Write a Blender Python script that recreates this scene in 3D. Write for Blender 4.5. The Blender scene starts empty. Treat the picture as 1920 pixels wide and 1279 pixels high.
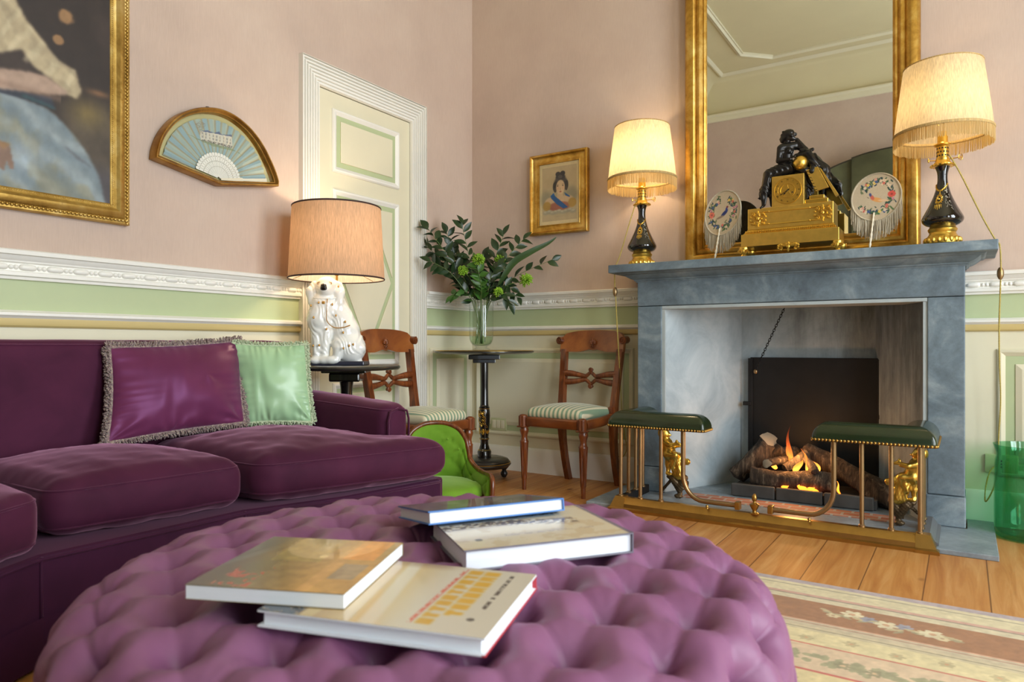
import bpy, bmesh, math, random
import numpy as np
from mathutils import Vector, Matrix, Euler
try:
    import openvdb
except Exception:
    openvdb = None

PI = math.pi
random.seed(7)
rng = np.random.default_rng(11)
scene = bpy.context.scene
COL = scene.collection
DG = bpy.context.evaluated_depsgraph_get

# ------------------------------------------------------------------ colour helpers
def lin(c):
    return c / 12.92 if c <= 0.04045 else ((c + 0.055) / 1.055) ** 2.4
def rgb(h):
    """'#rrggbb' or (r,g,b) in sRGB 0-255 -> linear rgba"""
    if isinstance(h, str):
        h = h.lstrip('#')
        h = tuple(int(h[i:i + 2], 16) for i in (0, 2, 4))
    return tuple(lin(v / 255.0) for v in h) + (1.0,)
def nlin(a):
    a = np.asarray(a, float)
    return np.where(a <= 0.04045, a / 12.92, ((a + 0.055) / 1.055) ** 2.4)

# ------------------------------------------------------------------ materials
class NT:
    def __init__(self, name):
        self.m = bpy.data.materials.new(name)
        self.m.use_nodes = True
        self.t = self.m.node_tree
        self.t.nodes.clear()
        self.out = self.n('ShaderNodeOutputMaterial')
    def n(self, typ, **kw):
        nd = self.t.nodes.new(typ)
        for k, v in kw.items():
            setattr(nd, k, v)
        return nd
    def l(self, a, b):
        self.t.links.new(a, b)
    def coords(self, scale=(1, 1, 1), kind='Object', rot=(0, 0, 0)):
        tc = self.n('ShaderNodeTexCoord')
        mp = self.n('ShaderNodeMapping')
        mp.inputs['Scale'].default_value = scale
        mp.inputs['Rotation'].default_value = rot
        self.l(tc.outputs[kind], mp.inputs[0])
        return mp.outputs[0]
    def noise(self, vec, scale, detail=4, rough=.6, dist=0):
        nd = self.n('ShaderNodeTexNoise')
        nd.inputs['Scale'].default_value = scale
        nd.inputs['Detail'].default_value = detail
        nd.inputs['Roughness'].default_value = rough
        nd.inputs['Distortion'].default_value = dist
        if vec is not None:
            self.l(vec, nd.inputs['Vector'])
        return nd.outputs['Fac']
    def ramp(self, fac, stops):
        r = self.n('ShaderNodeValToRGB')
        els = r.color_ramp.elements
        while len(els) < len(stops):
            els.new(.5)
        for e, (p, c) in zip(els, stops):
            e.position = p
            e.color = c if len(c) == 4 else tuple(c) + (1,)
        self.l(fac, r.inputs[0])
        return r.outputs[0]
    def math(self, op, a, b=None, c=None):
        m = self.n('ShaderNodeMath', operation=op)
        for i, v in enumerate((a, b, c)):
            if v is None:
                continue
            if isinstance(v, (int, float)):
                m.inputs[i].default_value = v
            else:
                self.l(v, m.inputs[i])
        return m.outputs[0]
    def mix(self, fac, a, b, blend='MIX'):
        m = self.n('ShaderNodeMix', data_type='RGBA', blend_type=blend)
        for i, v in ((0, fac), (6, a), (7, b)):
            if isinstance(v, (int, float)):
                m.inputs[i].default_value = v
            elif isinstance(v, tuple):
                m.inputs[i].default_value = v
            else:
                self.l(v, m.inputs[i])
        return m.outputs[2]
    def bump(self, h, strength=.2, dist=.01, normal=None):
        b = self.n('ShaderNodeBump')
        b.inputs['Strength'].default_value = strength
        b.inputs['Distance'].default_value = dist
        self.l(h, b.inputs['Height'])
        if normal is not None:
            self.l(normal, b.inputs['Normal'])
        return b.outputs[0]
    def bsdf(self, color, rough=.5, metal=0, sheen=0, sheen_tint=None, coat=0, normal=None, spec=None, emit=None, emit_s=0, aniso=0, sheen_rough=.4):
        p = self.n('ShaderNodeBsdfPrincipled')
        def put(k, v):
            if v is None:
                return
            if isinstance(v, (int, float, tuple)):
                p.inputs[k].default_value = v
            else:
                self.l(v, p.inputs[k])
        put('Base Color', color); put('Roughness', rough); put('Metallic', metal)
        put('Sheen Weight', sheen); put('Sheen Roughness', sheen_rough)
        put('Sheen Tint', sheen_tint); put('Coat Weight', coat)
        put('Normal', normal); put('Specular IOR Level', spec)
        put('Emission Color', emit); put('Emission Strength', emit_s)
        put('Anisotropic', aniso)
        self.l(p.outputs[0], self.out.inputs[0])
        return p

def M(name, col, rough=.5, metal=0, vary=0, vscale=6, bump=0, bscale=60, bdist=.002, sheen=0, coat=0, spec=None, stretch=(1, 1, 1), detail=4):
    t = NT(name)
    c = rgb(col)
    v = t.coords(stretch) if (vary or bump) else None
    color = c
    if vary:
        f = t.noise(v, vscale, detail)
        d = tuple(max(0, x * (1 - vary)) for x in c[:3]) + (1,)
        b = tuple(min(1, x * (1 + vary)) for x in c[:3]) + (1,)
        color = t.ramp(f, [(.3, d), (.7, b)])
    nrm = None
    if bump:
        nrm = t.bump(t.noise(v, bscale, 3), bump, bdist)
    t.bsdf(color, rough, metal, sheen, None, coat, nrm, spec)
    return t.m

def M_vcol(name, rough=.6, coat=0, bump=0, bscale=200, stretch=(1, 1, 1), sheen=0):
    t = NT(name)
    a = t.n('ShaderNodeVertexColor', layer_name='paint')
    nrm = None
    if bump:
        nrm = t.bump(t.noise(t.coords(stretch), bscale, 2), bump, .002)
    t.bsdf(a.outputs[0], rough, 0, sheen, None, coat, nrm)
    return t.m

# ------------------------------------------------------------------ mesh builder
def rot_to(d):
    """matrix turning +Z into direction d"""
    d = Vector(d).normalized()
    return d.to_track_quat('Z', 'Y').to_matrix()

class MB:
    def __init__(self):
        self.v, self.f, self.mi, self.m = [], [], [], 0
    def add(self, verts, faces, mat=None):
        o = len(self.v)
        if mat is not None:
            verts = [mat @ Vector(p) for p in verts]
        self.v.extend([tuple(p) for p in verts])
        self.f.extend([tuple(i + o for i in f) for f in faces])
        self.mi.extend([self.m] * len(faces))
        return self
    def box(self, c, s, bevel=0, mat=None, seg=2):
        bm = bmesh.new()
        bmesh.ops.create_cube(bm, size=1)
        bmesh.ops.scale(bm, vec=s, verts=bm.verts)
        if bevel:
            bmesh.ops.bevel(bm, geom=bm.edges[:], offset=min(bevel, min(s) * .49), segments=seg, affect='EDGES', profile=.5)
        bmesh.ops.translate(bm, vec=c, verts=bm.verts)
        self.from_bm(bm, mat)
        return self
    def bx(self, x0, x1, y0, y1, z0, z1, bevel=0, mat=None, seg=2):
        return self.box(((x0 + x1) / 2, (y0 + y1) / 2, (z0 + z1) / 2), (abs(x1 - x0), abs(y1 - y0), abs(z1 - z0)), bevel, mat, seg)
    def from_bm(self, bm, mat=None):
        bm.verts.index_update()
        self.add([v.co.copy() for v in bm.verts], [[v.index for v in f.verts] for f in bm.faces], mat)
        bm.free()
    def lathe(self, prof, n=32, c=(0, 0, 0), mat=None, cap=True, flute=None):
        """prof: list of (r,z). flute: (count, depth, zlo, zhi)"""
        vs, fs = [], []
        k = len(prof)
        for i in range(n):
            a = 2 * PI * i / n
            for r, z in prof:
                rr = r
                if flute and flute[2] <= z <= flute[3]:
                    rr = r - flute[1] * (0.5 + 0.5 * math.cos(flute[0] * a))
                vs.append((c[0] + rr * math.cos(a), c[1] + rr * math.sin(a), c[2] + z))
        for i in range(n):
            j = (i + 1) % n
            for q in range(k - 1):
                fs.append((i * k + q, j * k + q, j * k + q + 1, i * k + q + 1))
        if cap:
            if prof[0][0] > 1e-6:
                fs.append(tuple(i * k for i in range(n - 1, -1, -1)))
            if prof[-1][0] > 1e-6:
                fs.append(tuple(i * k + k - 1 for i in range(n)))
        return self.add(vs, fs, mat)
    def tube(self, pts, r, n=8, closed=False, mat=None, cap=True, flat=1.0, up=None):
        pts = [Vector(p) for p in pts]
        if not hasattr(r, '__len__'):
            r = [r] * len(pts)
        m = len(pts)
        vs, fs = [], []
        tang = []
        for i in range(m):
            if closed:
                t = pts[(i + 1) % m] - pts[i - 1]
            else:
                t = pts[min(i + 1, m - 1)] - pts[max(i - 1, 0)]
            tang.append(t.normalized() if t.length > 1e-9 else Vector((0, 0, 1)))
        u = Vector(up) if up is not None else (Vector((0, 0, 1)) if abs(tang[0].z) < .9 else Vector((1, 0, 0)))
        nx = (u - tang[0] * u.dot(tang[0])).normalized()
        for i in range(m):
            if i:
                if up is not None:
                    nx = (Vector(up) - tang[i] * Vector(up).dot(tang[i]))
                else:
                    nx = nx - tang[i] * nx.dot(tang[i])
                nx = nx.normalized() if nx.length > 1e-6 else Vector((1, 0, 0))
            ny = tang[i].cross(nx)
            for q in range(n):
                a = 2 * PI * q / n
                vs.append(pts[i] + (nx * math.cos(a) * flat + ny * math.sin(a)) * r[i])
        rings = m if closed else m - 1
        for i in range(rings):
            j = (i + 1) % m
            for q in range(n):
                p = (q + 1) % n
                fs.append((i * n + q, i * n + p, j * n + p, j * n + q))
        if cap and not closed:
            fs.append(tuple(range(n - 1, -1, -1)))
            fs.append(tuple((m - 1) * n + q for q in range(n)))
        return self.add(vs, fs, mat)
    def cyl(self, a, b, r, n=16, r2=None, mat=None):
        return self.tube([a, b], [r, r if r2 is None else r2], n, mat=mat)
    def ball(self, c, r, nu=16, nv=10, mat=None):
        if not hasattr(r, '__len__'):
            r = (r, r, r)
        vs, fs = [(c[0], c[1], c[2] - r[2])], []
        for j in range(1, nv):
            ph = -PI / 2 + PI * j / nv
            for i in range(nu):
                a = 2 * PI * i / nu
                vs.append((c[0] + r[0] * math.cos(ph) * math.cos(a), c[1] + r[1] * math.cos(ph) * math.sin(a), c[2] + r[2] * math.sin(ph)))
        vs.append((c[0], c[1], c[2] + r[2]))
        for i in range(nu):
            k = (i + 1) % nu
            fs.append((0, 1 + k, 1 + i))
            for j in range(nv - 2):
                fs.append((1 + j * nu + i, 1 + j * nu + k, 1 + (j + 1) * nu + k, 1 + (j + 1) * nu + i))
            fs.append((len(vs) - 1, 1 + (nv - 2) * nu + i, 1 + (nv - 2) * nu + k))
        return self.add(vs, fs, mat)
    def prism(self, poly, z0, z1, mat=None, holes=None, bevel=0):
        """extrude a 2-D polygon (x,y) from z0 to z1"""
        bm = bmesh.new()
        vs = [bm.verts.new((x, y, z0)) for x, y in poly]
        f = bm.faces.new(vs)
        r = bmesh.ops.extrude_face_region(bm, geom=[f])
        nv = [g for g in r['geom'] if isinstance(g, bmesh.types.BMVert)]
        bmesh.ops.translate(bm, vec=(0, 0, z1 - z0), verts=nv)
        bmesh.ops.recalc_face_normals(bm, faces=bm.faces)
        if bevel:
            es = [e for e in bm.edges if abs(e.verts[0].co.z - e.verts[1].co.z) < 1e-7]
            bmesh.ops.bevel(bm, geom=es, offset=bevel, segments=2, affect='EDGES', profile=.5)
        self.from_bm(bm, mat)
        return self
    def grid(self, P, nu, nv, wrapu=False, mat=None):
        """P[i][j] points"""
        vs = [P[i][j] for i in range(nu) for j in range(nv)]
        fs = []
        for i in range(nu if wrapu else nu - 1):
            k = (i + 1) % nu
            for j in range(nv - 1):
                fs.append((i * nv + j, k * nv + j, k * nv + j + 1, i * nv + j + 1))
        return self.add(vs, fs, mat)
    def sweep(self, prof, path, closed=False, mat=None, nrm=(0, 0, 1)):
        """sweep a closed profile (a = outwards, b = along nrm) along a planar path, mitred"""
        N = Vector(nrm).normalized()
        pts = [Vector(p) for p in path]
        m, k = len(pts), len(prof)
        vs, fs = [], []
        for i in range(m):
            d0 = (pts[i] - pts[i - 1]).normalized() if (closed or i) else None
            d1 = (pts[(i + 1) % m] - pts[i]).normalized() if (closed or i < m - 1) else None
            if d0 is None: d0 = d1
            if d1 is None: d1 = d0
            n0, n1 = d0.cross(N), d1.cross(N)
            s = n0 + n1
            s = s / max(.2, (1 + n0.dot(n1)))
            for a, b in prof:
                vs.append(pts[i] + s * a + N * b)
        for i in range(m if closed else m - 1):
            j = (i + 1) % m
            for q in range(k):
                p = (q + 1) % k
                fs.append((i * k + q, j * k + q, j * k + p, i * k + p))
        if not closed:
            fs.append(tuple(range(k - 1, -1, -1)))
            fs.append(tuple((m - 1) * k + q for q in range(k)))
        return self.add(vs, fs, mat)
    def build(self, name, mats, parent=None, smooth=35, loc=None, rot=None):
        me = bpy.data.meshes.new(name)
        me.from_pydata(self.v, [], self.f)
        if not isinstance(mats, (list, tuple)):
            mats = [mats]
        for q in mats:
            me.materials.append(q)
        if len(mats) > 1:
            me.polygons.foreach_set('material_index', self.mi)
        bm = bmesh.new(); bm.from_mesh(me)
        bmesh.ops.recalc_face_normals(bm, faces=bm.faces)
        bm.to_mesh(me); bm.free()
        if smooth:
            me.polygons.foreach_set('use_smooth', [True] * len(me.polygons))
            if smooth < 180:
                me.set_sharp_from_angle(angle=math.radians(smooth))
        me.update()
        o = bpy.data.objects.new(name, me)
        COL.objects.link(o)
        if parent is not None:
            o.parent = parent
        if loc is not None:
            o.location = loc
        if rot is not None:
            o.rotation_euler = rot
        return o

def tag(o, label, cat, group=None, kind=None):
    o['label'] = label; o['category'] = cat
    if group: o['group'] = group
    if kind: o['kind'] = kind
    return o
def thing(name, label, cat, loc=(0, 0, 0), rz=0, group=None):
    o = bpy.data.objects.new(name, None)
    COL.objects.link(o)
    o.empty_display_size = .05
    o.location = loc; o.rotation_euler = (0, 0, rz)
    return tag(o, label, cat, group)
def struct(o):
    o['kind'] = 'structure'
    return o
def copy_tree(o, parent=None):
    c = o.copy(); COL.objects.link(c)
    if parent is not None: c.parent = parent
    for ch in [q for q in bpy.data.objects if q.parent == o]:
        copy_tree(ch, c)
    return c

def Rz(a): return Matrix.Rotation(a, 4, 'Z')
def Rx(a): return Matrix.Rotation(a, 4, 'X')
def Ry(a): return Matrix.Rotation(a, 4, 'Y')
def T(x, y, z): return Matrix.Translation((x, y, z))

# painted grid: flat mesh whose pigment is a function of (u,v)
def painted(name, w, h, nx, ny, fn, mat, parent=None, xf=None, mask=None, zfn=None):
    """w x h sheet in local XZ plane facing -Y, origin bottom-left; fn(U,V)->rgb sRGB 0..1 arrays"""
    us = np.linspace(0, 1, nx) if isinstance(nx, int) else np.asarray(nx); vs_ = np.linspace(0, 1, ny) if isinstance(ny, int) else np.asarray(ny)
    nx, ny = len(us), len(vs_)
    U, V = np.meshgrid(us, vs_, indexing='ij')
    rgbv = nlin(np.clip(fn(U, V), 0, 1))
    Y = zfn(U, V) if zfn else np.zeros_like(U)
    co = np.stack([U * w, Y, V * h], -1).reshape(-1, 3)
    idx = np.arange(nx * ny).reshape(nx, ny)
    q = np.stack([idx[:-1, :-1], idx[1:, :-1], idx[1:, 1:], idx[:-1, 1:]], -1).reshape(-1, 4)
    if mask is not None:
        mk = mask(U, V)
        ok = (mk[:-1, :-1] & mk[1:, :-1] & mk[1:, 1:] & mk[:-1, 1:]).reshape(-1)
        q = q[ok]
    me = bpy.data.meshes.new(name)
    me.from_pydata(co.tolist(), [], q.tolist())
    ca = me.color_attributes.new('paint', 'FLOAT_COLOR', 'POINT')
    rgba = np.concatenate([rgbv.reshape(-1, 3), np.ones((nx * ny, 1))], 1).astype(np.float32)
    ca.data.foreach_set('color', rgba.reshape(-1))
    if xf is not None:
        me.transform(xf)
    me.materials.append(mat)
    me.polygons.foreach_set('use_smooth', [True] * len(me.polygons))
    if mask is not None:
        bm = bmesh.new(); bm.from_mesh(me)
        bmesh.ops.delete(bm, geom=[v for v in bm.verts if not v.link_faces], context='VERTS')
        bm.to_mesh(me); bm.free()
    o = bpy.data.objects.new(name, me)
    COL.objects.link(o)
    if parent is not None: o.parent = parent
    return o

# value noise for pigments
def vnoise(U, V, sx, sy, seed=0):
    r = np.random.default_rng(seed)
    g = r.random((int(sx) + 3, int(sy) + 3))
    x, y = np.clip(U, 0, 1) * sx, np.clip(V, 0, 1) * sy
    i, j = x.astype(int), y.astype(int)
    fx, fy = x - i, y - j
    fx, fy = fx * fx * (3 - 2 * fx), fy * fy * (3 - 2 * fy)
    return (g[i, j] * (1 - fx) + g[i + 1, j] * fx) * (1 - fy) + (g[i, j + 1] * (1 - fx) + g[i + 1, j + 1] * fx) * fy
def fbm(U, V, s, seed=0, oct=4, asp=1):
    o, a, t = 0, 1, 0
    for k in range(oct):
        o = o + a * vnoise(U, V, s * asp * 2 ** k, s * 2 ** k, seed + k); t += a; a *= .5
    return o / t
def sstep(a, b, x):
    t = np.clip((x - a) / (b - a), 0, 1)
    return t * t * (3 - 2 * t)
def lay(base, col, a):
    return base * (1 - a[..., None]) + np.array(col) * a[..., None]
def inpoly(U, V, poly):
    """soft-free point in polygon mask"""
    ins = np.zeros(U.shape, bool)
    n = len(poly)
    for i in range(n):
        x0, y0 = poly[i]; x1, y1 = poly[(i + 1) % n]
        c = ((y0 > V) != (y1 > V)) & (U < (x1 - x0) * (V - y0) / ((y1 - y0) if abs(y1 - y0) > 1e-12 else 1e-12) + x0)
        ins ^= c
    return ins
def blur(A, k):
    for _ in range(k):
        P = np.pad(A, 1, mode='edge')
        A = (P[1:-1, 1:-1] * 2 + P[:-2, 1:-1] + P[2:, 1:-1] + P[1:-1, :-2] + P[1:-1, 2:]) / 6
    return A

# ------------------------------------------------------------------ sculpting with smooth distance fields
def cap(a, b, ra, rb=None):
    a, b = np.array(a, float), np.array(b, float); rb = ra if rb is None else rb
    def f(P):
        d = b - a; L = max(1e-9, d @ d)
        t = np.clip(((P - a) @ d) / L, 0, 1)
        return np.linalg.norm(P - a - t[..., None] * d, axis=-1) - (ra + (rb - ra) * t)
    r = max(ra, rb)
    return f, np.minimum(a, b) - r, np.maximum(a, b) + r
def ell(c, r, rot=None):
    c, r = np.array(c, float), np.array(r, float)
    R = np.array(Euler(rot).to_matrix()) if rot is not None else np.eye(3)
    def f(P):
        q = (P - c) @ R
        k0 = np.linalg.norm(q / r, axis=-1); k1 = np.linalg.norm(q / (r * r), axis=-1)
        return np.where(k1 > 1e-9, k0 * (k0 - 1) / np.maximum(k1, 1e-9), -r.min())
    m = r.max()
    return f, c - m, c + m
def sculpt(prims, vox, k=.01, disp=None, smooth=0):
    """smooth union of primitives -> (verts, faces)"""
    lo = np.min([p[1] for p in prims], 0) - 3 * vox - k; hi = np.max([p[2] for p in prims], 0) + 3 * vox + k
    n = np.ceil((hi - lo) / vox).astype(int) + 1
    ax = [lo[i] + vox * np.arange(n[i]) for i in range(3)]
    P = np.stack(np.meshgrid(*ax, indexing='ij'), -1)
    D = None
    for f, _, _ in prims:
        d = f(P)
        if D is None:
            D = d
        else:
            h = np.clip(.5 + .5 * (D - d) / k, 0, 1)
            D = D * (1 - h) + d * h - k * h * (1 - h)
    if disp is not None:
        D = D + disp(P)
    g = openvdb.FloatGrid(1.0)
    g.copyFromArray(np.clip(D, -1, .99).astype(np.float32))
    p, q = g.convertToQuads(isovalue=0.0)
    return (p * vox + lo).tolist(), q.tolist()
def sculpted(name, prims, vox, k, mat, parent=None, xf=None, disp=None):
    v, f = sculpt(prims, vox, k, disp)
    mb = MB(); mb.add(v, f, xf)
    o = mb.build(name, mat, parent, smooth=180)
    return o
def text_mesh(s, size, depth=.0004, align='CENTER'):
    cu = bpy.data.curves.new('txt', 'FONT')
    cu.body = s; cu.size = size; cu.align_x = align; cu.align_y = 'CENTER'; cu.extrude = depth
    ob = bpy.data.objects.new('txt', cu); COL.objects.link(ob)
    bpy.context.view_layer.update()
    me = bpy.data.meshes.new_from_object(ob.evaluated_get(DG()))
    vs = [v.co.copy() for v in me.vertices]; fs = [tuple(p.vertices) for p in me.polygons]
    bpy.data.objects.remove(ob); bpy.data.curves.remove(cu); bpy.data.meshes.remove(me)
    return vs, fs
def catmull(P, n=8, closed=False):
    P = [Vector(p) for p in P]; m = len(P); out = []
    for i in range(m if closed else m - 1):
        g = lambda j: P[j % m] if closed else P[max(0, min(m - 1, j))]
        a, b, c, d = g(i - 1), g(i), g(i + 1), g(i + 2)
        for q in range(n):
            t = q / n
            out.append(.5 * ((2 * b) + (c - a) * t + (2 * a - 5 * b + 4 * c - d) * t * t + (3 * b - a - 3 * c + d) * t ** 3))
    if not closed: out.append(P[-1])
    return out
# ================================================================== MATERIALS
def m_wall_pink():
    t = NT('pink_distemper')
    v = t.coords((1, 1, 1))
    f = t.noise(v, 1.6, 5, .62)
    f2 = t.noise(t.coords((60, 60, 5)), 4, 3)
    c = t.ramp(f, [(.28, rgb('#b8a395')), (.5, rgb('#c4ae9f')), (.75, rgb('#cdb9a9'))])
    c = t.mix(.10, c, t.ramp(f2, [(.3, rgb('#a58e83')), (.7, rgb('#decabc'))]))
    t.bsdf(c, .85, normal=t.bump(f2, .08, .002))
    return t.m
def m_planks():
    t = NT('pine_boards')
    tc = t.n('ShaderNodeTexCoord')
    sx = t.n('ShaderNodeSeparateXYZ'); t.l(tc.outputs['Object'], sx.inputs[0])
    a = t.math('DIVIDE', t.math('ADD', sx.outputs[0], 10 * .176 + .008 + .1), .176)
    idn = t.math('FLOOR', a)
    fr = t.math('FRACT', a)
    wn = t.n('ShaderNodeTexWhiteNoise', noise_dimensions='1D'); t.l(idn, wn.inputs['W'])
    cm = t.n('ShaderNodeCombineXYZ')
    t.l(t.math('MULTIPLY', sx.outputs[0], 26), cm.inputs[0])
    t.l(t.math('ADD', t.math('MULTIPLY', sx.outputs[1], 1.6), t.math('MULTIPLY', idn, 7.3)), cm.inputs[1])
    t.l(t.math('MULTIPLY', idn, 3.1), cm.inputs[2])
    g = t.noise(cm.outputs[0], 1.0, 5, .6, .8)
    c = t.ramp(g, [(.25, rgb('#a2642f')), (.5, rgb('#bb8447')), (.72, rgb('#cc9c62'))])
    hue = t.ramp(wn.outputs['Value'], [(0, rgb('#bf8a55')), (.5, rgb('#ffffff')), (1, rgb('#e8c49a'))])
    c = t.mix(.35, c, hue, 'MULTIPLY')
    # knots
    kv = t.n('ShaderNodeTexVoronoi', feature='F1'); kv.inputs['Scale'].default_value = 1
    cm2 = t.n('ShaderNodeCombineXYZ')
    t.l(t.math('MULTIPLY', sx.outputs[0], 5.2), cm2.inputs[0]); t.l(t.math('MULTIPLY', sx.outputs[1], 2.6), cm2.inputs[1]); t.l(t.math('MULTIPLY', idn, 5.7), cm2.inputs[2])
    t.l(cm2.outputs[0], kv.inputs['Vector'])
    kn = t.ramp(kv.outputs['Distance'], [(.03, (1, 1, 1)), (.085, (0, 0, 0))])
    c = t.mix(t.math('MULTIPLY', kn, .8), c, rgb('#6b3a1c'))
    seam = t.math('MINIMUM', fr, t.math('SUBTRACT', 1, fr))
    sm = t.ramp(seam, [(.0, (1, 1, 1)), (.018, (0, 0, 0))])
    c = t.mix(sm, c, rgb('#5a3218'))
    b = t.bump(seam, .3, .004)
    t.bsdf(c, .5, normal=t.bump(g, .06, .002), coat=.0)
    return t.m
def m_stone(name, a, b, c3, rough=.6, scale=3.5):
    t = NT(name)
    v = t.coords()
    f = t.noise(v, scale, 7, .62, .6)
    f2 = t.noise(v, 38, 4, .7)
    c = t.ramp(f, [(.3, rgb(a)), (.52, rgb(b)), (.72, rgb(c3))])
    c = t.mix(.18, c, t.ramp(f2, [(.35, rgb('#3d474f')), (.65, rgb('#c4ced2'))]), 'OVERLAY')
    t.bsdf(c, rough, normal=t.bump(f2, .12, .002))
    return t.m
def m_gilt(name, c1, c2, c3, rough=.32, scale=9):
    t = NT(name)
    v = t.coords()
    f = t.noise(v, scale, 6, .65, .4)
    f2 = t.noise(v, 70, 4, .7)
    c = t.ramp(f, [(.28, rgb(c1)), (.5, rgb(c2)), (.74, rgb(c3))])
    c = t.mix(t.math('MULTIPLY', t.ramp(f2, [(.62, (0, 0, 0)), (.72, (1, 1, 1))]), .5), c, rgb('#6e3a1a'))
    t.bsdf(c, t.math('ADD', t.math('MULTIPLY', f2, .3), rough - .12), .85, normal=t.bump(f2, .15, .002))
    return t.m
def m_wood(name, a, b, c3, rough=.3, scale=7, stretch=(1, 1, 9), coat=.3):
    t = NT(name)
    v = t.coords(tuple(1.0 if s == 1 else 1.0 for s in stretch))
    v = t.coords((stretch[2], stretch[2], 1.0) if stretch[2] > 1 else stretch)
    f = t.noise(v, scale, 5, .6, .7)
    c = t.ramp(f, [(.28, rgb(a)), (.5, rgb(b)), (.75, rgb(c3))])
    t.bsdf(c, rough, coat=coat, normal=t.bump(f, .05, .001))
    return t.m
def m_velvet(name, a, b, sheen_col, sheen=1.0, rough=.75, scale=5):
    t = NT(name)
    v = t.coords()
    f = t.noise(v, scale, 4, .6, .5)
    c = t.ramp(f, [(.3, rgb(a)), (.7, rgb(b))])
    f2 = t.noise(v, 400, 2)
    t.bsdf(c, rough, sheen=sheen, sheen_tint=rgb(sheen_col), sheen_rough=.35, spec=.15, normal=t.bump(f2, .08, .001))
    return t.m
def m_satin(name, a, b, rough=.36, sheen=.3, sheen_col='#ffffff', spec=.5, fine=500, tint='#ffffff'):
    t = NT(name)
    v = t.coords()
    f = t.noise(v, 6, 3, .5)
    c = t.ramp(f, [(.3, rgb(a)), (.7, rgb(b))])
    f2 = t.noise(v, fine, 2)
    p = t.bsdf(c, rough, sheen=sheen, sheen_tint=rgb(sheen_col), spec=spec, normal=t.bump(f2, .05, .0006))
    p.inputs['Specular Tint'].default_value = rgb(tint)
    return t.m
def m_thin_glass(name, tint, refl=.10, tint_mix=.9):
    t = NT(name)
    tr = t.n('ShaderNodeBsdfTransparent'); tr.inputs[0].default_value = tint
    gl = t.n('ShaderNodeBsdfGlossy'); gl.inputs['Roughness'].default_value = .02
    lw = t.n('ShaderNodeLayerWeight'); lw.inputs[0].default_value = .5
    f = t.math('ADD', t.math('MULTIPLY', t.math('POWER', lw.outputs['Facing'], 4), tint_mix), refl * .5)
    mx = t.n('ShaderNodeMixShader')
    t.l(f, mx.inputs[0]); t.l(tr.outputs[0], mx.inputs[1]); t.l(gl.outputs[0], mx.inputs[2])
    t.l(mx.outputs[0], t.out.inputs[0])
    return t.m
def m_shade(name, col, trans=.55, fscale=(300, 300, 14)):
    t = NT(name)
    f = t.noise(t.coords(fscale), 1.2, 3)
    c = t.ramp(f, [(.3, tuple(x * .66 for x in rgb(col)[:3])), (.7, rgb(col)[:3])])
    d = t.n('ShaderNodeBsdfDiffuse'); tl = t.n('ShaderNodeBsdfTranslucent')
    t.l(c, d.inputs[0]); t.l(c, tl.inputs[0])
    mx = t.n('ShaderNodeMixShader'); mx.inputs[0].default_value = trans
    t.l(d.outputs[0], mx.inputs[1]); t.l(tl.outputs[0], mx.inputs[2])
    t.l(mx.outputs[0], t.out.inputs[0])
    return t.m
def m_emit(name, col, s):
    t = NT(name)
    e = t.n('ShaderNodeEmission'); e.inputs[0].default_value = rgb(col); e.inputs[1].default_value = s
    t.l(e.outputs[0], t.out.inputs[0])
    return t.m
def m_stripe():
    t = NT('striped_seat_satin')
    tc = t.n('ShaderNodeTexCoord'); sx = t.n('ShaderNodeSeparateXYZ'); t.l(tc.outputs['Object'], sx.inputs[0])
    fr = t.math('FRACT', t.math('MULTIPLY', sx.outputs[0], 1 / .027))
    c = t.ramp(fr, [(.0, rgb('#7f9a80')), (.40, rgb('#7f9a80')), (.47, rgb('#d9d2b4')), (.93, rgb('#d9d2b4')), (.99, rgb('#7f9a80'))])
    t.bsdf(c, .42, sheen=.3)
    return t.m
def m_bricks():
    t = NT('hearth_bricks')
    b = t.n('ShaderNodeTexBrick')
    b.inputs['Color1'].default_value = rgb('#a0654e'); b.inputs['Color2'].default_value = rgb('#b98872'); b.inputs['Mortar'].default_value = rgb('#a9a49c')
    b.inputs['Scale'].default_value = 1; b.inputs['Brick Width'].default_value = .075; b.inputs['Row Height'].default_value = .06
    b.inputs['Mortar Size'].default_value = .006
    t.l(t.coords(), b.inputs['Vector'])
    t.bsdf(b.outputs[0], .8)
    return t.m
def m_log():
    t = NT('charred_bark')
    v = t.coords((40, 40, 5))
    f = t.noise(v, 1.0, 6, .7, 1.0)
    c = t.ramp(f, [(.35, rgb('#15100c')), (.55, rgb('#4a3d31')), (.72, rgb('#8d7d68'))])
    t.bsdf(c, .9, normal=t.bump(f, .9, .012))
    return t.m
def m_flame():
    t = NT('flame')
    tc = t.n('ShaderNodeTexCoord'); sx = t.n('ShaderNodeSeparateXYZ'); t.l(tc.outputs['Generated'], sx.inputs[0])
    c = t.ramp(sx.outputs[2], [(0, rgb('#ff6a10')), (.35, rgb('#ff9a3a')), (.7, rgb('#e0602a')), (1, rgb('#a03a20'))])
    st = t.ramp(sx.outputs[2], [(0, (1, 1, 1)), (.4, (.55, .55, .55)), (1, (.05, .05, .05))])
    e = t.n('ShaderNodeEmission'); t.l(c, e.inputs[0]); t.l(t.math('MULTIPLY', st, 6.0), e.inputs[1])
    tr = t.n('ShaderNodeBsdfTransparent')
    mx = t.n('ShaderNodeMixShader'); t.l(t.ramp(sx.outputs[2], [(0, (.9, .9, .9)), (1, (.25, .25, .25))]), mx.inputs[0])
    t.l(tr.outputs[0], mx.inputs[1]); t.l(e.outputs[0], mx.inputs[2]); t.l(mx.outputs[0], t.out.inputs[0])
    return t.m
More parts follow.
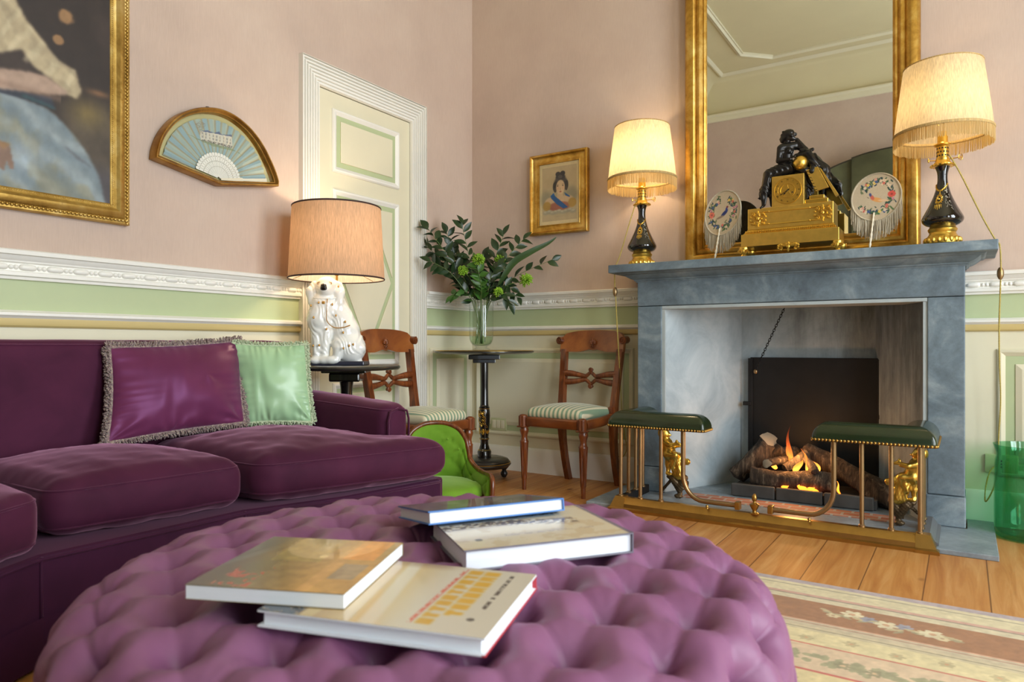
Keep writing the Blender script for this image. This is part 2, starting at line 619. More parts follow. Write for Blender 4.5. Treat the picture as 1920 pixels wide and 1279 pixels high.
def m_firebox():
    t = NT('firebox_plaster')
    v = t.coords()
    f = t.noise(v, 4, 7, .65, .5)
    f2 = t.noise(t.coords((9, 9, 1.5)), 1.5, 6, .7)
    c = t.ramp(f, [(.3, rgb('#93a1a9')), (.5, rgb('#adbac0')), (.72, rgb('#c4cdd0'))])
    # soot staining high up, plus painted shade deepening towards the right cheek
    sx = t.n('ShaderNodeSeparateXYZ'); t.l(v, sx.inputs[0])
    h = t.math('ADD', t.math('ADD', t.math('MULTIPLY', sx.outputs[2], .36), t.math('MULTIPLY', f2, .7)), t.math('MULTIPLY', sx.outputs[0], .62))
    soot_shade = t.ramp(h, [(.62, (0, 0, 0)), (1.0, (1, 1, 1))])
    c = t.mix(t.math('MULTIPLY', soot_shade, .75), c, rgb('#2c2a29'))
    t.bsdf(c, .9, normal=t.bump(f, .1, .004))
    return t.m
def m_canvas():
    return M_vcol('oil_paint', .62, bump=.12, bscale=350)

PINK = m_wall_pink()
CREAM = M('cream_eggshell', '#ddd7bc', .5, vary=.03, vscale=3)
WHITE = M('white_gloss_moulding', '#e9e7df', .4, vary=.02)
GREEN = M('sage_green_paint', '#b3bf95', .55, vary=.04, vscale=3)
YELLOW = M('ochre_line_paint', '#cdb77a', .5)
CEIL = M('ceiling_distemper', '#d3c9a4', .9, vary=.03, vscale=2)
PINE = m_planks()
STONE = m_stone('blue_grey_stone', '#535f69', '#70808a', '#9ba7ac', .6, 4.5)
HEARTH = m_stone('slate_hearth', '#75818a', '#8d98a0', '#a9b2b7', .45, 5)
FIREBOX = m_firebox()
IRON = M('black_iron', '#1b1b1c', .6, .3, vary=.3, bump=.2, bscale=40)
SOOTY = M('sooted_tray', '#4a4a49', .8, vary=.3, bump=.3, bscale=60)
BRASS = M('antique_brass', '#b08a48', .34, .95, vary=.12, vscale=14)
BRASS_D = M('aged_brass_rod', '#a08560', .36, .9, vary=.1, vscale=20)
GILT = m_gilt('gilded_gesso', '#8a6120', '#c79a45', '#e6c777')
GILT_P = m_gilt('picture_gilding', '#8f6c2c', '#c2a056', '#dcc384', .38)
ORMOLU = M('gilt_bronze', '#e0b854', .28, .95, vary=.10, vscale=12)
ORMOLU_D = M('matte_gilt_bronze', '#e6bf5e', .32, .92, vary=.10, vscale=30)
BRONZE = M('dark_bronze', '#272523', .26, .55, vary=.25, vscale=16)
LACQ = M('black_lacquer', '#12110f', .18, coat=.6)
LACQW = M('worn_black_lacquer', '#23211f', .32, vary=.5, vscale=18, coat=.3)
MAHOG = m_wood('mahogany', '#42200f', '#6b3518', '#92552a', .28, 5)
MAHOG_B = m_wood('figured_mahogany', '#4c2511', '#7c421d', '#a4652f', .28, 4, (1, 1, 1))
VELVET = m_velvet('aubergine_velvet', '#3c162c', '#4d1f38', '#bf8ca6', .9)
VELVET_B = m_velvet('aubergine_velvet_base', '#33142a', '#421a36', '#a0788e', .6)
SATIN = m_satin('mauve_satin', '#794a6b', '#87597a', .46, .04, '#d8b4d0', .325)
SILK = m_satin('plum_silk', '#582440', '#683050', .38, .4, '#c090d0', .7, 500, '#b482b8')
SILK_G = m_satin('green_silk', '#98bd92', '#a9cba0', .32, .3, '#ffffff', .6)
STRIPE = m_stripe()
LEATHER = M('green_hide', '#1d2c16', .24, vary=.25, vscale=10, coat=.35, bump=.1, bscale=180)
GVELVET = m_velvet('lime_velvet', '#5c871f', '#70992e', '#cfe8a0', .7)
CLEAR = m_thin_glass('clear_glass', (.97, .985, .978, 1), .07, .7)
PANE = m_thin_glass('picture_glass', (.985, .985, .98, 1), .012, .12)
BOTTLE = m_thin_glass('green_glass', (.57, .83, .69, 1), .09, .4)
WATER = m_thin_glass('water', (.84, .93, .80, 1), .03, .25)
PORC = M('white_glazed_pottery', '#e9e9e4', .12, coat=.7)
PAPER = M('page_block', '#e6ecf2', .8, vary=.03, stretch=(1, 1, 60), vscale=8)
SHADE_P = m_shade('peach_linen', '#e6c3a4', .45)
SHADE_C = m_shade('cream_pleated_silk', '#f0dfbb', .55, (260, 260, 4))
SHADE_IN = m_shade('white_lining', '#f6efe2', .4)
FRINGE = M('gold_bullion_fringe', '#b79a63', .7, vary=.35, vscale=3, stretch=(90, 90, 2))
LEAF = M('ruscus_leaf', '#1e361a', .32, vary=.35, vscale=9)
LEAF_L = M('young_leaf', '#3a6222', .42, vary=.3, vscale=9)
STEM = M('green_stem', '#5d7338', .5)
LIME = M('lime_bloom', '#86b02c', .6, vary=.3, vscale=30)
MIRROR = M('silvered_glass', '#e9eceb', .015, 1.0)
OIL = m_canvas()
PRINT = M_vcol('print_paper', .75)
EMBROID = M_vcol('wool_embroidery', .85, bump=.5, bscale=900)
COVER = M_vcol('printed_jacket', .22, coat=.4)
RUGM = M_vcol('rug_pile', .95, bump=.4, bscale=700, sheen=.2)
COTTON = M('twisted_gold_flex', '#b3a050', .6, vary=.4, vscale=1, stretch=(300, 300, 300))
SOCK = M('socket_plastic', '#c3c79c', .4)
BLACKP = M('black_enamel', '#0d0b0b', .1, coat=.8)
MARBLE_K = M('black_slate_slot', '#151515', .5)

# ================================================================== CAMERA
FPX = 1310.0
cd = bpy.data.cameras.new('camera'); cam = bpy.data.objects.new('camera', cd); COL.objects.link(cam)
cd.sensor_width = 36; cd.lens = 36 * FPX / 1920
cam.location = (0, 0, .78)
cam.rotation_euler = (PI / 2, 0, math.radians(32.9))
cd.shift_y = (648 - 639.5) / 1920
cd.clip_start = .05
cd.dof.use_dof = True; cd.dof.focus_distance = 3.7; cd.dof.aperture_fstop = 5.6
scene.camera = cam

# ================================================================== ROOM
XL, YB, XR, YF, ZC = -2.69, 3.68, 2.0, -1.2, 3.95
WT = .25
FBX0, FBX1, FBZ = -1.316, -.131, .985          # fireplace opening
FC = (FBX0 + FBX1) / 2

mb = MB(); mb.bx(XL - WT, XR + WT, YF - WT, YB, -.1, 0)
struct(mb.build('floor', PINE, smooth=0))
mb = MB(); mb.bx(XL - WT, XR + WT, YF - WT, YB + WT, ZC, ZC + .15)
struct(mb.build('ceiling', CEIL, smooth=0))

def wall_strips(mb, x0, x1, y0, y1, zlo=0, zhi=ZC):
    for m, a, b in ((2, 0, .86), (1, .86, 1.05), (0, 1.05, ZC)):
        a, b = max(a, zlo), min(b, zhi)
        if b > a:
            mb.m = m; mb.bx(x0, x1, y0, y1, a, b)
WM = [PINK, GREEN, CREAM]
mb = MB()
wall_strips(mb, XL - WT, XL, YF - WT, 2.385)
wall_strips(mb, XL - WT, XL, 3.07, YB + WT)
wall_strips(mb, XL - WT, XL, 2.385, 3.07, 2.068, ZC)
struct(mb.build('wall_left', WM, smooth=0))
mb = MB()
wall_strips(mb, XL, FBX0, YB, YB + WT)
wall_strips(mb, FBX1, XR + WT, YB, YB + WT)
wall_strips(mb, FBX0, FBX1, YB, YB + WT, FBZ, ZC)
struct(mb.build('wall_back', WM, smooth=0))
# right wall with two tall windows, front wall with one added for frontal light
WINR = [(-.45, .75), (1.45, 2.65)]
WZ0, WZ1 = .35, 3.1
mb = MB()
ys = [YF - WT, WINR[0][0], WINR[0][1], WINR[1][0], WINR[1][1], YB]
for i in range(5):
    if i % 2 == 0: wall_strips(mb, XR, XR + WT, ys[i], ys[i + 1])
    else:
        wall_strips(mb, XR, XR + WT, ys[i], ys[i + 1], 0, WZ0); wall_strips(mb, XR, XR + WT, ys[i], ys[i + 1], WZ1, ZC)
struct(mb.build('wall_right', WM, smooth=0))
mb = MB()
WIN_ADDED = (.45, 1.65)
wall_strips(mb, XL, WIN_ADDED[0], YF - WT, YF); wall_strips(mb, WIN_ADDED[1], XR, YF - WT, YF)
wall_strips(mb, WIN_ADDED[0], WIN_ADDED[1], YF - WT, YF, 0, WZ0); wall_strips(mb, WIN_ADDED[0], WIN_ADDED[1], YF - WT, YF, WZ1, ZC)
struct(mb.build('wall_front', WM, smooth=0))

def window(n, c, w, axis):
    """sash frame in the opening; axis 'x' = wall normal along x"""
    mb = MB()
    def bar(u0, u1, z0, z1, d0, d1):
        if axis == 'x': mb.bx(XR + d0, XR + d1, u0, u1, z0, z1)
        else: mb.bx(u0, u1, YF - d1, YF - d0, z0, z1)
    a, b = c - w / 2, c + w / 2
    for u in (a, b - .05): bar(u, u + .05, WZ0, WZ1, .08, .14)
    for z in (WZ0, WZ1 - .06, 1.7): bar(a, b, z, z + .06, .08, .14)
    bar(c - .02, c + .02, WZ0, WZ1, .09, .13)
    struct(mb.build('window_%d' % n, WHITE, smooth=0))
window(1, .15, 1.2, 'x'); window(2, 2.05, 1.2, 'x'); window(3, 1.05, 1.2, 'y')  # the third, behind the camera, is added for frontal light

# ---- mouldings
def run(name, prof, paths, mats, closed=False):
    mb = MB()
    for p in paths: mb.sweep(prof, p, closed)
    return struct(mb.build(name, mats, smooth=30))
PATHS = [[(XL, YF, 0), (XL, 2.27, 0)],
         [(XL, 3.19, 0), (XL, YB, 0), (-1.449, YB, 0)],
         [(.002, YB, 0), (XR, YB, 0), (XR, 2.68, 0)],
         [(XR, 1.42, 0), (XR, .78, 0)], [(XR, -.48, 0), (XR, YF, 0), (1.68, YF, 0)], [(.42, YF, 0), (XL, YF, 0), (XL, YF + .01, 0)]]
rail_prof = [(0, 1.003), (.012, 1.003), (.014, 1.012), (.022, 1.016), (.022, 1.028), (.014, 1.031), (.013, 1.057), (.02, 1.061), (.021, 1.066), (.028, 1.072), (.034, 1.083), (.044, 1.085), (.046, 1.098), (.04, 1.102), (0, 1.104)]
o = run('trim_1', rail_prof, PATHS, WHITE)
# bead and reel carved along the rail
mb = MB()
def beads(p0, p1, nrm):
    p0, p1, nrm = Vector(p0), Vector(p1), Vector(nrm)
    L = (p1 - p0).length; n = max(1, round(L / .084)); st = L / n; d = (p1 - p0).normalized()
    for i in range(n):
        c = p0 + d * (st * (i + .36)) + nrm * .0135
        e = .5 * st * .64
        R = rot_to(d).to_4x4()
        mb.lathe([(.002, -e), (.0085, -e + .004), (.0115, -e + .012), (.0115, e - .012), (.0085, e - .004), (.002, e)], 8, mat=Matrix.Translation(c) @ R)
        for q in (-.0075, .0075):
            mb.ball(p0 + d * (st * (i + .86) + q) + nrm * .0135, .0085, 8, 6)
beads((XL, .3, 1.044), (XL, 2.27, 1.044), (1, 0, 0))
beads((XL, 3.19, 1.044), (XL, 3.66, 1.044), (1, 0, 0))
beads((-2.66, YB, 1.044), (-1.45, YB, 1.044), (0, -1, 0))
beads((.005, YB, 1.044), (1.0, YB, 1.044), (0, -1, 0))
c = mb.build('bead_and_reel', WHITE, o, smooth=50)
run('trim_2', [(0, .872), (.016, .872), (.022, .878), (.028, .882), (.028, .891), (.018, .894), (.012, .899), (0, .9)], PATHS, WHITE)
run('trim_3', [(0, .842), (.006, .842), (.013, .848), (.016, .857), (.016, .872), (0, .872)], PATHS, YELLOW)
mb = MB()
BPATHS = PATHS[:5] + [PATHS[5]]
o = run('baseboard_left', [(0, 0), (.02, 0), (.02, .118), (.016, .128), (.014, .138), (.006, .148), (0, .15)], BPATHS[:1] + BPATHS[1:2], WHITE)
run('baseboard_back', [(0, 0), (.02, 0), (.02, .118), (.016, .128), (.014, .138), (.006, .148), (0, .15)], BPATHS[2:], WHITE)
# cornice band, cove and ceiling border
LOOP = [(XL, YF, 0), (XL, YB, 0), (XR, YB, 0), (XR, YF, 0)]
run('trim_4', [(0, 3.50), (.025, 3.50), (.03, 3.52), (.03, 3.56), (.045, 3.575), (.045, 3.59), (0, 3.6)], [LOOP], CREAM, True)
cove = [(0, 3.59)] + [(.30 * (1 - math.cos(a)), 3.59 + .355 * math.sin(a)) for a in np.linspace(.05, PI / 2, 10)] + [(.30, 3.949), (0, 3.949)]
run('trim_5', cove, [LOOP], CEIL, True)
run('trim_6', [(.28, 3.945), (.29, 3.925), (.31, 3.92), (.325, 3.93), (.335, 3.949)], [LOOP], CREAM, True)
x0, x1, y0, y1, ch = -2.03, 1.34, -.66, 3.1, .27
oct_ = [(x0, y0 + ch), (x0, y1 - ch), (x0 + ch, y1), (x1 - ch, y1), (x1, y1 - ch), (x1, y0 + ch), (x1 - ch, y0), (x0 + ch, y0)]
run('trim_7', [(-.03, 3.949), (-.03, 3.93), (-.015, 3.935), (0, 3.915), (.015, 3.935), (.03, 3.93), (.03, 3.949)], [[(x, y, 0) for x, y in oct_]], CREAM, True)

# ---- wainscot panels
def panel(n, wall, a0, a1, z0, z1, fr=.03, gr=.035):
    """bolection frame, green field, raised panel.  wall 'L' (x=XL) or 'B' (y=YB)"""
    if wall == 'L': X = Matrix(((0, 0, 1, XL), (1, 0, 0, 0), (0, 1, 0, 0), (0, 0, 0, 1)))     # local x->world y, y->z, z->+x
    else: X = Matrix(((1, 0, 0, 0), (0, 0, -1, YB), (0, 1, 0, 0), (0, 0, 0, 1)))
    rect = lambda a, b, c, d: [(a, c, 0), (b, c, 0), (b, d, 0), (a, d, 0)]
    mb = MB(); mb.sweep([(0, 0), (0, .006), (-.006, .014), (-.014, .016), (-.022, .010), (-fr, .004), (-fr, 0)], rect(a0, a1, z0, z1), True, X)
    o = struct(mb.build('trim_%d' % n, CREAM, smooth=30))
    mb = MB(); mb.bx(a0 + fr - .001, a1 - fr + .001, z0 + fr - .001, z1 - fr + .001, 0, .0025, mat=X)
    mb.build('green_field', GREEN, o, smooth=0)
    i = fr + gr
    mb = MB()
    A, B, C, D = a0 + i, a1 - i, z0 + i, z1 - i
    b = .022
    v = [(A, C, .001), (B, C, .001), (B, D, .001), (A, D, .001), (A, C, .006), (B, C, .006), (B, D, .006), (A, D, .006), (A + b, C + b, .013), (B - b, C + b, .013), (B - b, D - b, .013), (A + b, D - b, .013)]
    f = [(j, (j + 1) % 4, 4 + (j + 1) % 4, 4 + j) for j in range(4)] + [(4 + j, 4 + (j + 1) % 4, 8 + (j + 1) % 4, 8 + j) for j in range(4)] + [(8, 9, 10, 11)]
    mb.add(v, f, X)
    mb.build('raised_panel', CREAM, o, smooth=0)
panel(8, 'L', 3.244, 3.648, .215, .765)
panel(9, 'B', -2.655, -1.56, .215, .765)
panel(10, 'B', .12, 1.2, .215, .765)
panel(11, 'L', .2, 2.2, .215, .765)

# ---- door
d = thing('door_1', 'cream panelled door with green bands in a fluted white frame', 'door', (XL, 2.7275, 0)); d['kind'] = 'structure'
DX = Matrix(((0, 0, 1, 0), (1, 0, 0, 0), (0, 1, 0, 0), (0, 0, 0, 1)))      # u->y, v->z, w->+x
hw = .3425
prof = [(0, 0)]
n = 7; W = .118
prof = [(0, -.02), (0, .012)]
for i in range(n):
    a = i * W / n
    prof += [(a + .002, .010), (a + .004, .019 + .001 * i), (a + W / n - .006, .019 + .001 * i), (a + W / n - .003, .010)]
prof += [(W - .001, .03), (W, .03), (W, -.0)]
mb = MB(); mb.sweep([(p[0], p[1]) for p in prof], [(hw, 0, 0), (hw, 2.068, 0), (-hw, 2.068, 0), (-hw, 0, 0)], False, DX)
mb.build('architrave', WHITE, d, smooth=25)
mb = MB(); mb.bx(-hw, hw, .005, 2.066, -.05, -.002, mat=DX)
mb.build('door_leaf', CREAM, d, smooth=0)
def door_panel(a0, a1, z0, z1, loz=False):
    fr, gr = .03, .026
    rect = [(a0, z0, 0), (a1, z0, 0), (a1, z1, 0), (a0, z1, 0)]
    mb = MB(); mb.sweep([(0, -.004), (0, .004), (-.006, .012), (-.014, .013), (-.024, .006), (-fr, .002), (-fr, -.004)], rect, True, DX)
    mb.build('panel_moulding', WHITE, d, smooth=30)
    mb = MB(); mb.bx(a0 + fr - .001, a1 - fr + .001, z0 + fr - .001, z1 - fr + .001, -.002, .001, mat=DX)
    mb.build('green_band', GREEN, d, smooth=0)
    A, B, C, D = a0 + fr + gr, a1 - fr - gr, z0 + fr + gr, z1 - fr - gr
    def raised(poly):
        mb = MB(); mb.prism(poly, .0, .008, DX, bevel=.004); mb.build('raised_panel', CREAM, d, smooth=0)
    if not loz:
        raised([(A, C), (B, C), (B, D), (A, D)])
    else:
        cx, cz = (A + B) / 2, (C + D) / 2
        g = .012
        k = (B - A) / 2 / ((D - C) / 2)
        raised([(cx, C + g * 2.4), (B - g, cz), (cx, D - g * 2.4), (A + g, cz)])
        for sx, sz in ((-1, -1), (1, -1), (1, 1), (-1, 1)):
            ex = A if sx < 0 else B; ez = C if sz < 0 else D
            raised([(ex, ez), (cx + sx * g * 1.1, ez), (ex, cz + sz * g * 2.6)])
door_panel(2.477 - 2.7275, 2.975 - 2.7275, 1.662, 1.985)
door_panel(2.48 - 2.7275, 2.973 - 2.7275, .675, 1.578, True)
door_panel(2.48 - 2.7275, 2.973 - 2.7275, .13, .588)

# ---- sockets in the skirting zone
def socket(label, x, z, kind):
    s = thing('wall_socket', label, 'socket', (x, YB, z))
    mb = MB(); mb.box((0, -.007, 0), (.118, .014, .08), .004); mb.build('face_plate', SOCK, s)
    if kind:
        mb = MB(); mb.cyl((0, -.012, 0), (0, -.016, 0), .021, 24); mb.build('socket_insert', SOCK, s)
        mb = MB()
        for dz in (-.013, 0, .013): mb.cyl((0, -.0155, dz), (0, -.0165, dz), .0032, 10)
        mb.build('pin_hole', MARBLE_K, s)
    else:
        for dx in (-.032, .0, .032):
            mb = MB(); mb.box((dx, -.0150, 0), (.027, .004, .05), .0015); mb.build('switch_module', CREAM, s)
socket('cream socket plate low on the wall behind the pedestal table', -2.475, .283, 0)
socket('three-pin socket behind the green glass jar', .135, .27, 1)

# ================================================================== LIGHT
def area(name, loc, rot, sx, sy, power, col):
    l = bpy.data.lights.new(name, 'AREA'); l.shape = 'RECTANGLE'; l.size = sx; l.size_y = sy
    l.energy = power; l.color = col
    o = bpy.data.objects.new(name, l); COL.objects.link(o); o.location = loc; o.rotation_euler = rot
    return o
DAY = (.88, .95, 1.0)
area('window_light_near', (XR + .3, .15, 1.75), (0, PI / 2, 0), 2.8, 1.3, 135, DAY)
area('window_light_far', (XR + .3, 2.05, 1.75), (0, PI / 2, 0), 2.8, 1.3, 165, DAY)
area('window_light_behind', (1.05, YF - .3, 1.75), (-PI / 2, 0, 0), 1.3, 2.8, 80, DAY)  # added fill for surfaces facing the camera
def bulb(name, loc, p, col=(1, .72, .42), r=.03):
    l = bpy.data.lights.new(name, 'POINT'); l.energy = p; l.color = col; l.shadow_soft_size = r
    o = bpy.data.objects.new(name, l); COL.objects.link(o); o.location = loc
    return o
w = bpy.data.worlds.new('world'); scene.world = w; w.use_nodes = True
w.node_tree.nodes['Background'].inputs[0].default_value = (.75, .86, 1, 1)
w.node_tree.nodes['Background'].inputs[1].default_value = 1.0
scene.view_settings.view_transform = 'Standard'; scene.view_settings.look = 'None'
scene.view_settings.exposure = -.1; scene.view_settings.gamma = 1; scene.view_settings.use_curve_mapping = False
scene.cycles.use_denoising = True
scene.cycles.max_bounces = 10; scene.cycles.diffuse_bounces = 5; scene.cycles.transparent_max_bounces = 16
scene.cycles.sample_clamp_indirect = 4.0
scene.cycles.caustics_reflective = False; scene.cycles.caustics_refractive = False
# ================================================================== FIREPLACE
YJ = 3.46
fp = thing('fireplace', 'blue-grey stone chimneypiece with a moulded shelf and open firebox', 'fireplace', (FC, YJ, 0))
FO = T(-FC, -YJ, 0)
JL, JR = -1.448, .004
for a, b in ((JL, FBX0), (FBX1, JR)):
    mb = MB(); mb.bx(a, b, YJ, YB - .001, .15, .985, .004, FO); mb.build('jamb', STONE, fp, smooth=0)
    mb = MB(); mb.bx(a - .006, b + .003, YJ - .012, YB - .001, .021, .148, .005, FO); mb.build('plinth_block', STONE, fp, smooth=0)
mb = MB(); mb.bx(JL, JR, YJ - .003, YB - .001, .987, 1.118, .004, FO); mb.build('frieze', STONE, fp, smooth=0)
SLIP = M('pale_stone_slip', '#a9b3b5', .6, vary=.1)
mb = MB()
mb.bx(FBX0, FBX0 + .016, YJ + .006, YB, .021, .985, 0, FO); mb.bx(FBX1 - .016, FBX1, YJ + .006, YB, .021, .985, 0, FO)
mb.bx(FBX0, FBX1, YJ + .002, YB, .968, .985, .003, FO)
mb.build('opening_slip', SLIP, fp, smooth=0)
mb = MB()
mb.sweep([(-.02, 1.112), (.006, 1.112), (.008, 1.118), (.014, 1.120), (.016, 1.126), (.028, 1.130), (.044, 1.140), (.056, 1.150), (.066, 1.152), (.074, 1.158), (.09, 1.1585), (-.02, 1.1585)],
         [(JL, YB - .001, 0), (JL, YJ, 0), (JR, YJ, 0), (JR, YB - .001, 0)], False, FO)
mb.build('cornice_moulding', STONE, fp, smooth=25)
mb = MB(); mb.bx(-1.563, .114, 3.34, YB - .001, 1.158, 1.20, .004, FO); mb.build('mantel_shelf', STONE, fp, smooth=0)
# splayed firebox
q = [(FBX0 + .016, YJ + .02), (-1.05, 4.0), (-.38, 4.0), (FBX1 - .016, YJ + .02)]
mb = MB()
out = [(FBX0 + .0, YJ + .02), (FBX0 + .0, YB), (-1.10, 4.05), (-.33, 4.05), (FBX1, YB), (FBX1, YJ + .02)]
def wallseg(a, b, th):
    a, b = Vector(a), Vector(b); d = (b - a).normalized(); n_ = Vector((-d.y, d.x)) * th
    mb.prism([tuple(a), tuple(b), tuple(b + n_), tuple(a + n_)], .0, .984, FO)
wallseg(q[0], q[1], .012); wallseg(q[1], q[2], .03); wallseg(q[2], q[3], .012)
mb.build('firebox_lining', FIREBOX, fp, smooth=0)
mb = MB(); mb.prism([(FBX0 + .016, YJ + .03), (FBX1 - .016, YJ + .03), (-.36, 4.04), (-1.07, 4.04)], .984, 1.0, FO)
mb.build('flue_throat', M('sooted_plaster', '#2a2827', .95, vary=.3), fp, smooth=0)  # flat plate added to block light where the flue would open
mb = MB(); mb.prism([(FBX0 + .016, YJ + .22), (FBX1 - .016, YJ + .22), (-.37, 4.02), (-1.06, 4.02)], -.02, .0215, FO)
mb.build('firebox_floor', HEARTH, fp, smooth=0)

hs = thing('hearthstone', 'grey slate hearth slab with a row of bricks under the fender', 'hearth', (FC, 3.3, 0))
HO = T(-FC, -3.3, 0)
mb = MB(); mb.bx(-1.552, .107, 3.065, 3.458, 0, .02, .003, HO); mb.bx(-1.552, FBX0 - .135, 3.44, 3.655, 0, .0195, 0, HO); mb.bx(.012, .107, 3.44, 3.655, 0, .0195, 0, HO)
mb.bx(FBX0 + .016, FBX1 - .016, 3.45, 3.68, 0, .0205, 0, HO)
mb.build('slate_slab', HEARTH, hs, smooth=0)
mb = MB(); mb.bx(-1.19, -.25, 3.40, 3.52, .018, .0235, .001, HO); mb.build('brick_row', m_bricks(), hs, smooth=0)

fb = thing('fireback', 'black iron plate standing against the back of the firebox', 'fireback', (-.673, 3.97, .02))
mb = MB(); mb.bx(-.321, .321, -.006, .012, 0, .695, .003); mb.build('iron_plate', IRON, fb, smooth=0)
for x in (-.318, .318):
    mb = MB(); mb.bx(x - .012, x + .012, -.016, .0, 0, .69, .002)
    mb.build('edge_bar', IRON, fb, smooth=0)
for x, z in ((-.335, .44), (.335, .40)):
    mb = MB(); mb.box((x, -.012, z), (.045, .02, .022), .003); mb.build('bracket', IRON, fb, smooth=0)

# chain hanging from the lintel to the plate
ch = thing('chain', 'thin black chain hanging from the lintel down to the iron plate', 'chain', (-.88, 3.93, .7))
p0, p1 = Vector((-.805 + .88, -.0, .284)), Vector((-.955 + .88, 0, -.05))
mb = MB(); nl = 26
for i in range(nl):
    c = p0.lerp(p1, (i + .5) / nl); d = (p1 - p0).normalized()
    R = rot_to(d).to_4x4() @ Rz(PI / 2 * (i % 2))
    ring = [(.0055 * math.cos(a), 0, .0105 * math.sin(a)) for a in np.linspace(0, 2 * PI, 11)[:-1]]
    mb.tube([tuple((Matrix.Translation(c) @ R) @ Vector(p)) for p in ring], .0017, 5, True)
mb.build('chain_links', IRON, ch)
mb = MB(); mb.ball(p1 + Vector((0, -.005, -.012)), (.011, .009, .014)); mb.build('chain_knob', BRASS_D, ch)

# ---- gas fire
gt = thing('fire_tray', 'sooty black tray under the burning logs', 'grate', (-.665, 3.74, .0225))
mb = MB(); mb.bx(-.33, .33, -.15, .15, 0, .045, .004); mb.build('tray_bed', SOOTY, gt, smooth=0)
mb = MB()
for i in range(3): mb.bx(-.325 + i * .217, -.325 + i * .217 + .21, -.172, -.148, 0, .062, .006)
mb.build('tray_front', SOOTY, gt, smooth=0)
LOG = m_log(); ENDW = M('pale_sawn_wood', '#988e7b', .85, vary=.25, bump=.3, bscale=80)
def log(label, a, b, r, seed, ends=(False, True), n=14):
    a, b = Vector(a), Vector(b)
    o = thing('log', label, 'log', a, 0, 'logs on the fire')
    d = b - a; L = d.length; R = rot_to(d).to_4x4()
    rg = random.Random(seed); ph = [rg.uniform(0, 6) for _ in range(6)]
    mb = MB(); m = 18
    P = []
    for i in range(n):
        al = 2 * PI * i / n; row = []
        for j in range(m):
            s = j / (m - 1)
            rr = r * (1 + .10 * math.sin(3 * al + ph[0] + 2 * s) + .07 * math.sin(5 * al + ph[1] - 6 * s) + .08 * math.sin(7 * s + ph[2]) + rg.uniform(-.05, .05))
            row.append(Vector((rr * math.cos(al) + .25 * r * math.sin(5 * s + ph[3]), rr * math.sin(al) + .2 * r * math.sin(4 * s + ph[4]), s * L)))
        P.append(row)
    Ri = R.to_3x3().inverted(); cv = Ri @ Vector((.35, -1.0, .45)).normalized()
    for i in range(n):
        for j in range(m):
            k = (P[i][j].x * cv.x + P[i][j].y * cv.y + r) * .8
            if ends[1]: P[i][j].z = min(P[i][j].z, L - k + .002 * j / m)
            if ends[0]: P[i][j].z = max(P[i][j].z, k - .002 * (1 - j / m))
    mb.grid([[tuple(R @ p) for p in row] for row in P], n, m, True)
    mb.build('bark', LOG, o, smooth=60)
    for e, j in ((0, 0), (1, m - 1)):
        mb = MB(); ring = [R @ P[i][j] for i in range(n)]
        c = sum(ring, Vector()) / n + (R @ Vector((0, 0, .012 if e else -.012)))
        mb.add([tuple(p) for p in ring] + [tuple(c)], [(i, (i + 1) % n, n) for i in range(n)])
        mb.build('cut_end', ENDW if ends[e] else LOG, o, smooth=60)
    return o
log('long log with a pale sawn end leaning up at the left of the fire', (-1.0, 3.70, .10), (-.825, 3.80, .315), .047, 1, (False, True))
log('short charred log propped under the leaning pale-ended log', (-.93, 3.72, .105), (-.795, 3.80, .245), .034, 2, (False, False))
log('thick charred log lying across the front of the fire', (-.905, 3.655, .125), (-.525, 3.66, .105), .047, 3, (False, False))
log('long log sloping down to the right behind the fender seat', (-.69, 3.83, .225), (-.25, 3.66, .075), .05, 4, (False, False))
log('dark round log end-on at the back of the flames', (-.765, 3.76, .205), (-.755, 3.87, .215), .038, 5, (False, False))
log('thin stick with a pale end resting on the front log', (-.835, 3.63, .185), (-.745, 3.74, .205), .020, 6, (True, False))
log('dark stick crossing the middle of the flames', (-.75, 3.66, .17), (-.66, 3.74, .24), .021, 7, (False, False))
log('short dark stick leaning right of the flames', (-.61, 3.64, .165), (-.665, 3.73, .235), .018, 8, (False, False))
# fire : flames are uncountable
mb = MB()
def flame(x, y, z, h, w, lean=0, seed=0):
    rg = random.Random(seed); pts = []; rad = []
    for i in range(12):
        s = i / 11
        pts.append((x + lean * s + .25 * w * math.sin(5 * s + seed), y + .01 * math.sin(4 * s + seed), z + h * s))
        rad.append(max(.0012, w * .5 * (math.sin(PI * min(1, s * .75 + .22)) ** 1.3) * (1 - s * .55)))
    rad[-1] = .0008
    mb.tube(pts, rad, 8, flat=.6)
FZ = [(-.745, 3.70, .16, .22, .05, .02, 1), (-.725, 3.74, .17, .13, .04, -.03, 2), (-.80, 3.69, .16, .06, .05, .01, 3), (-.69, 3.69, .15, .075, .055, 0, 4), (-.64, 3.68, .16, .11, .03, -.035, 5), (-.60, 3.69, .16, .06, .03, -.03, 6), (-.66, 3.60, .072, .035, .05, 0, 7), (-.605, 3.60, .07, .03, .06, 0, 8), (-.73, 3.60, .074, .02, .04, 0, 9), (-.49, 3.62, .08, .055, .02, -.02, 10)]
for f in FZ: flame(*f)
FL = m_flame()
fo = mb.build('fire', FL, smooth=180)
tag(fo, 'orange gas flames licking up between the logs', 'fire', kind='stuff')
bulb('fire_light', (-.70, 3.66, .24), 4.0, (1, .45, .14), .05)

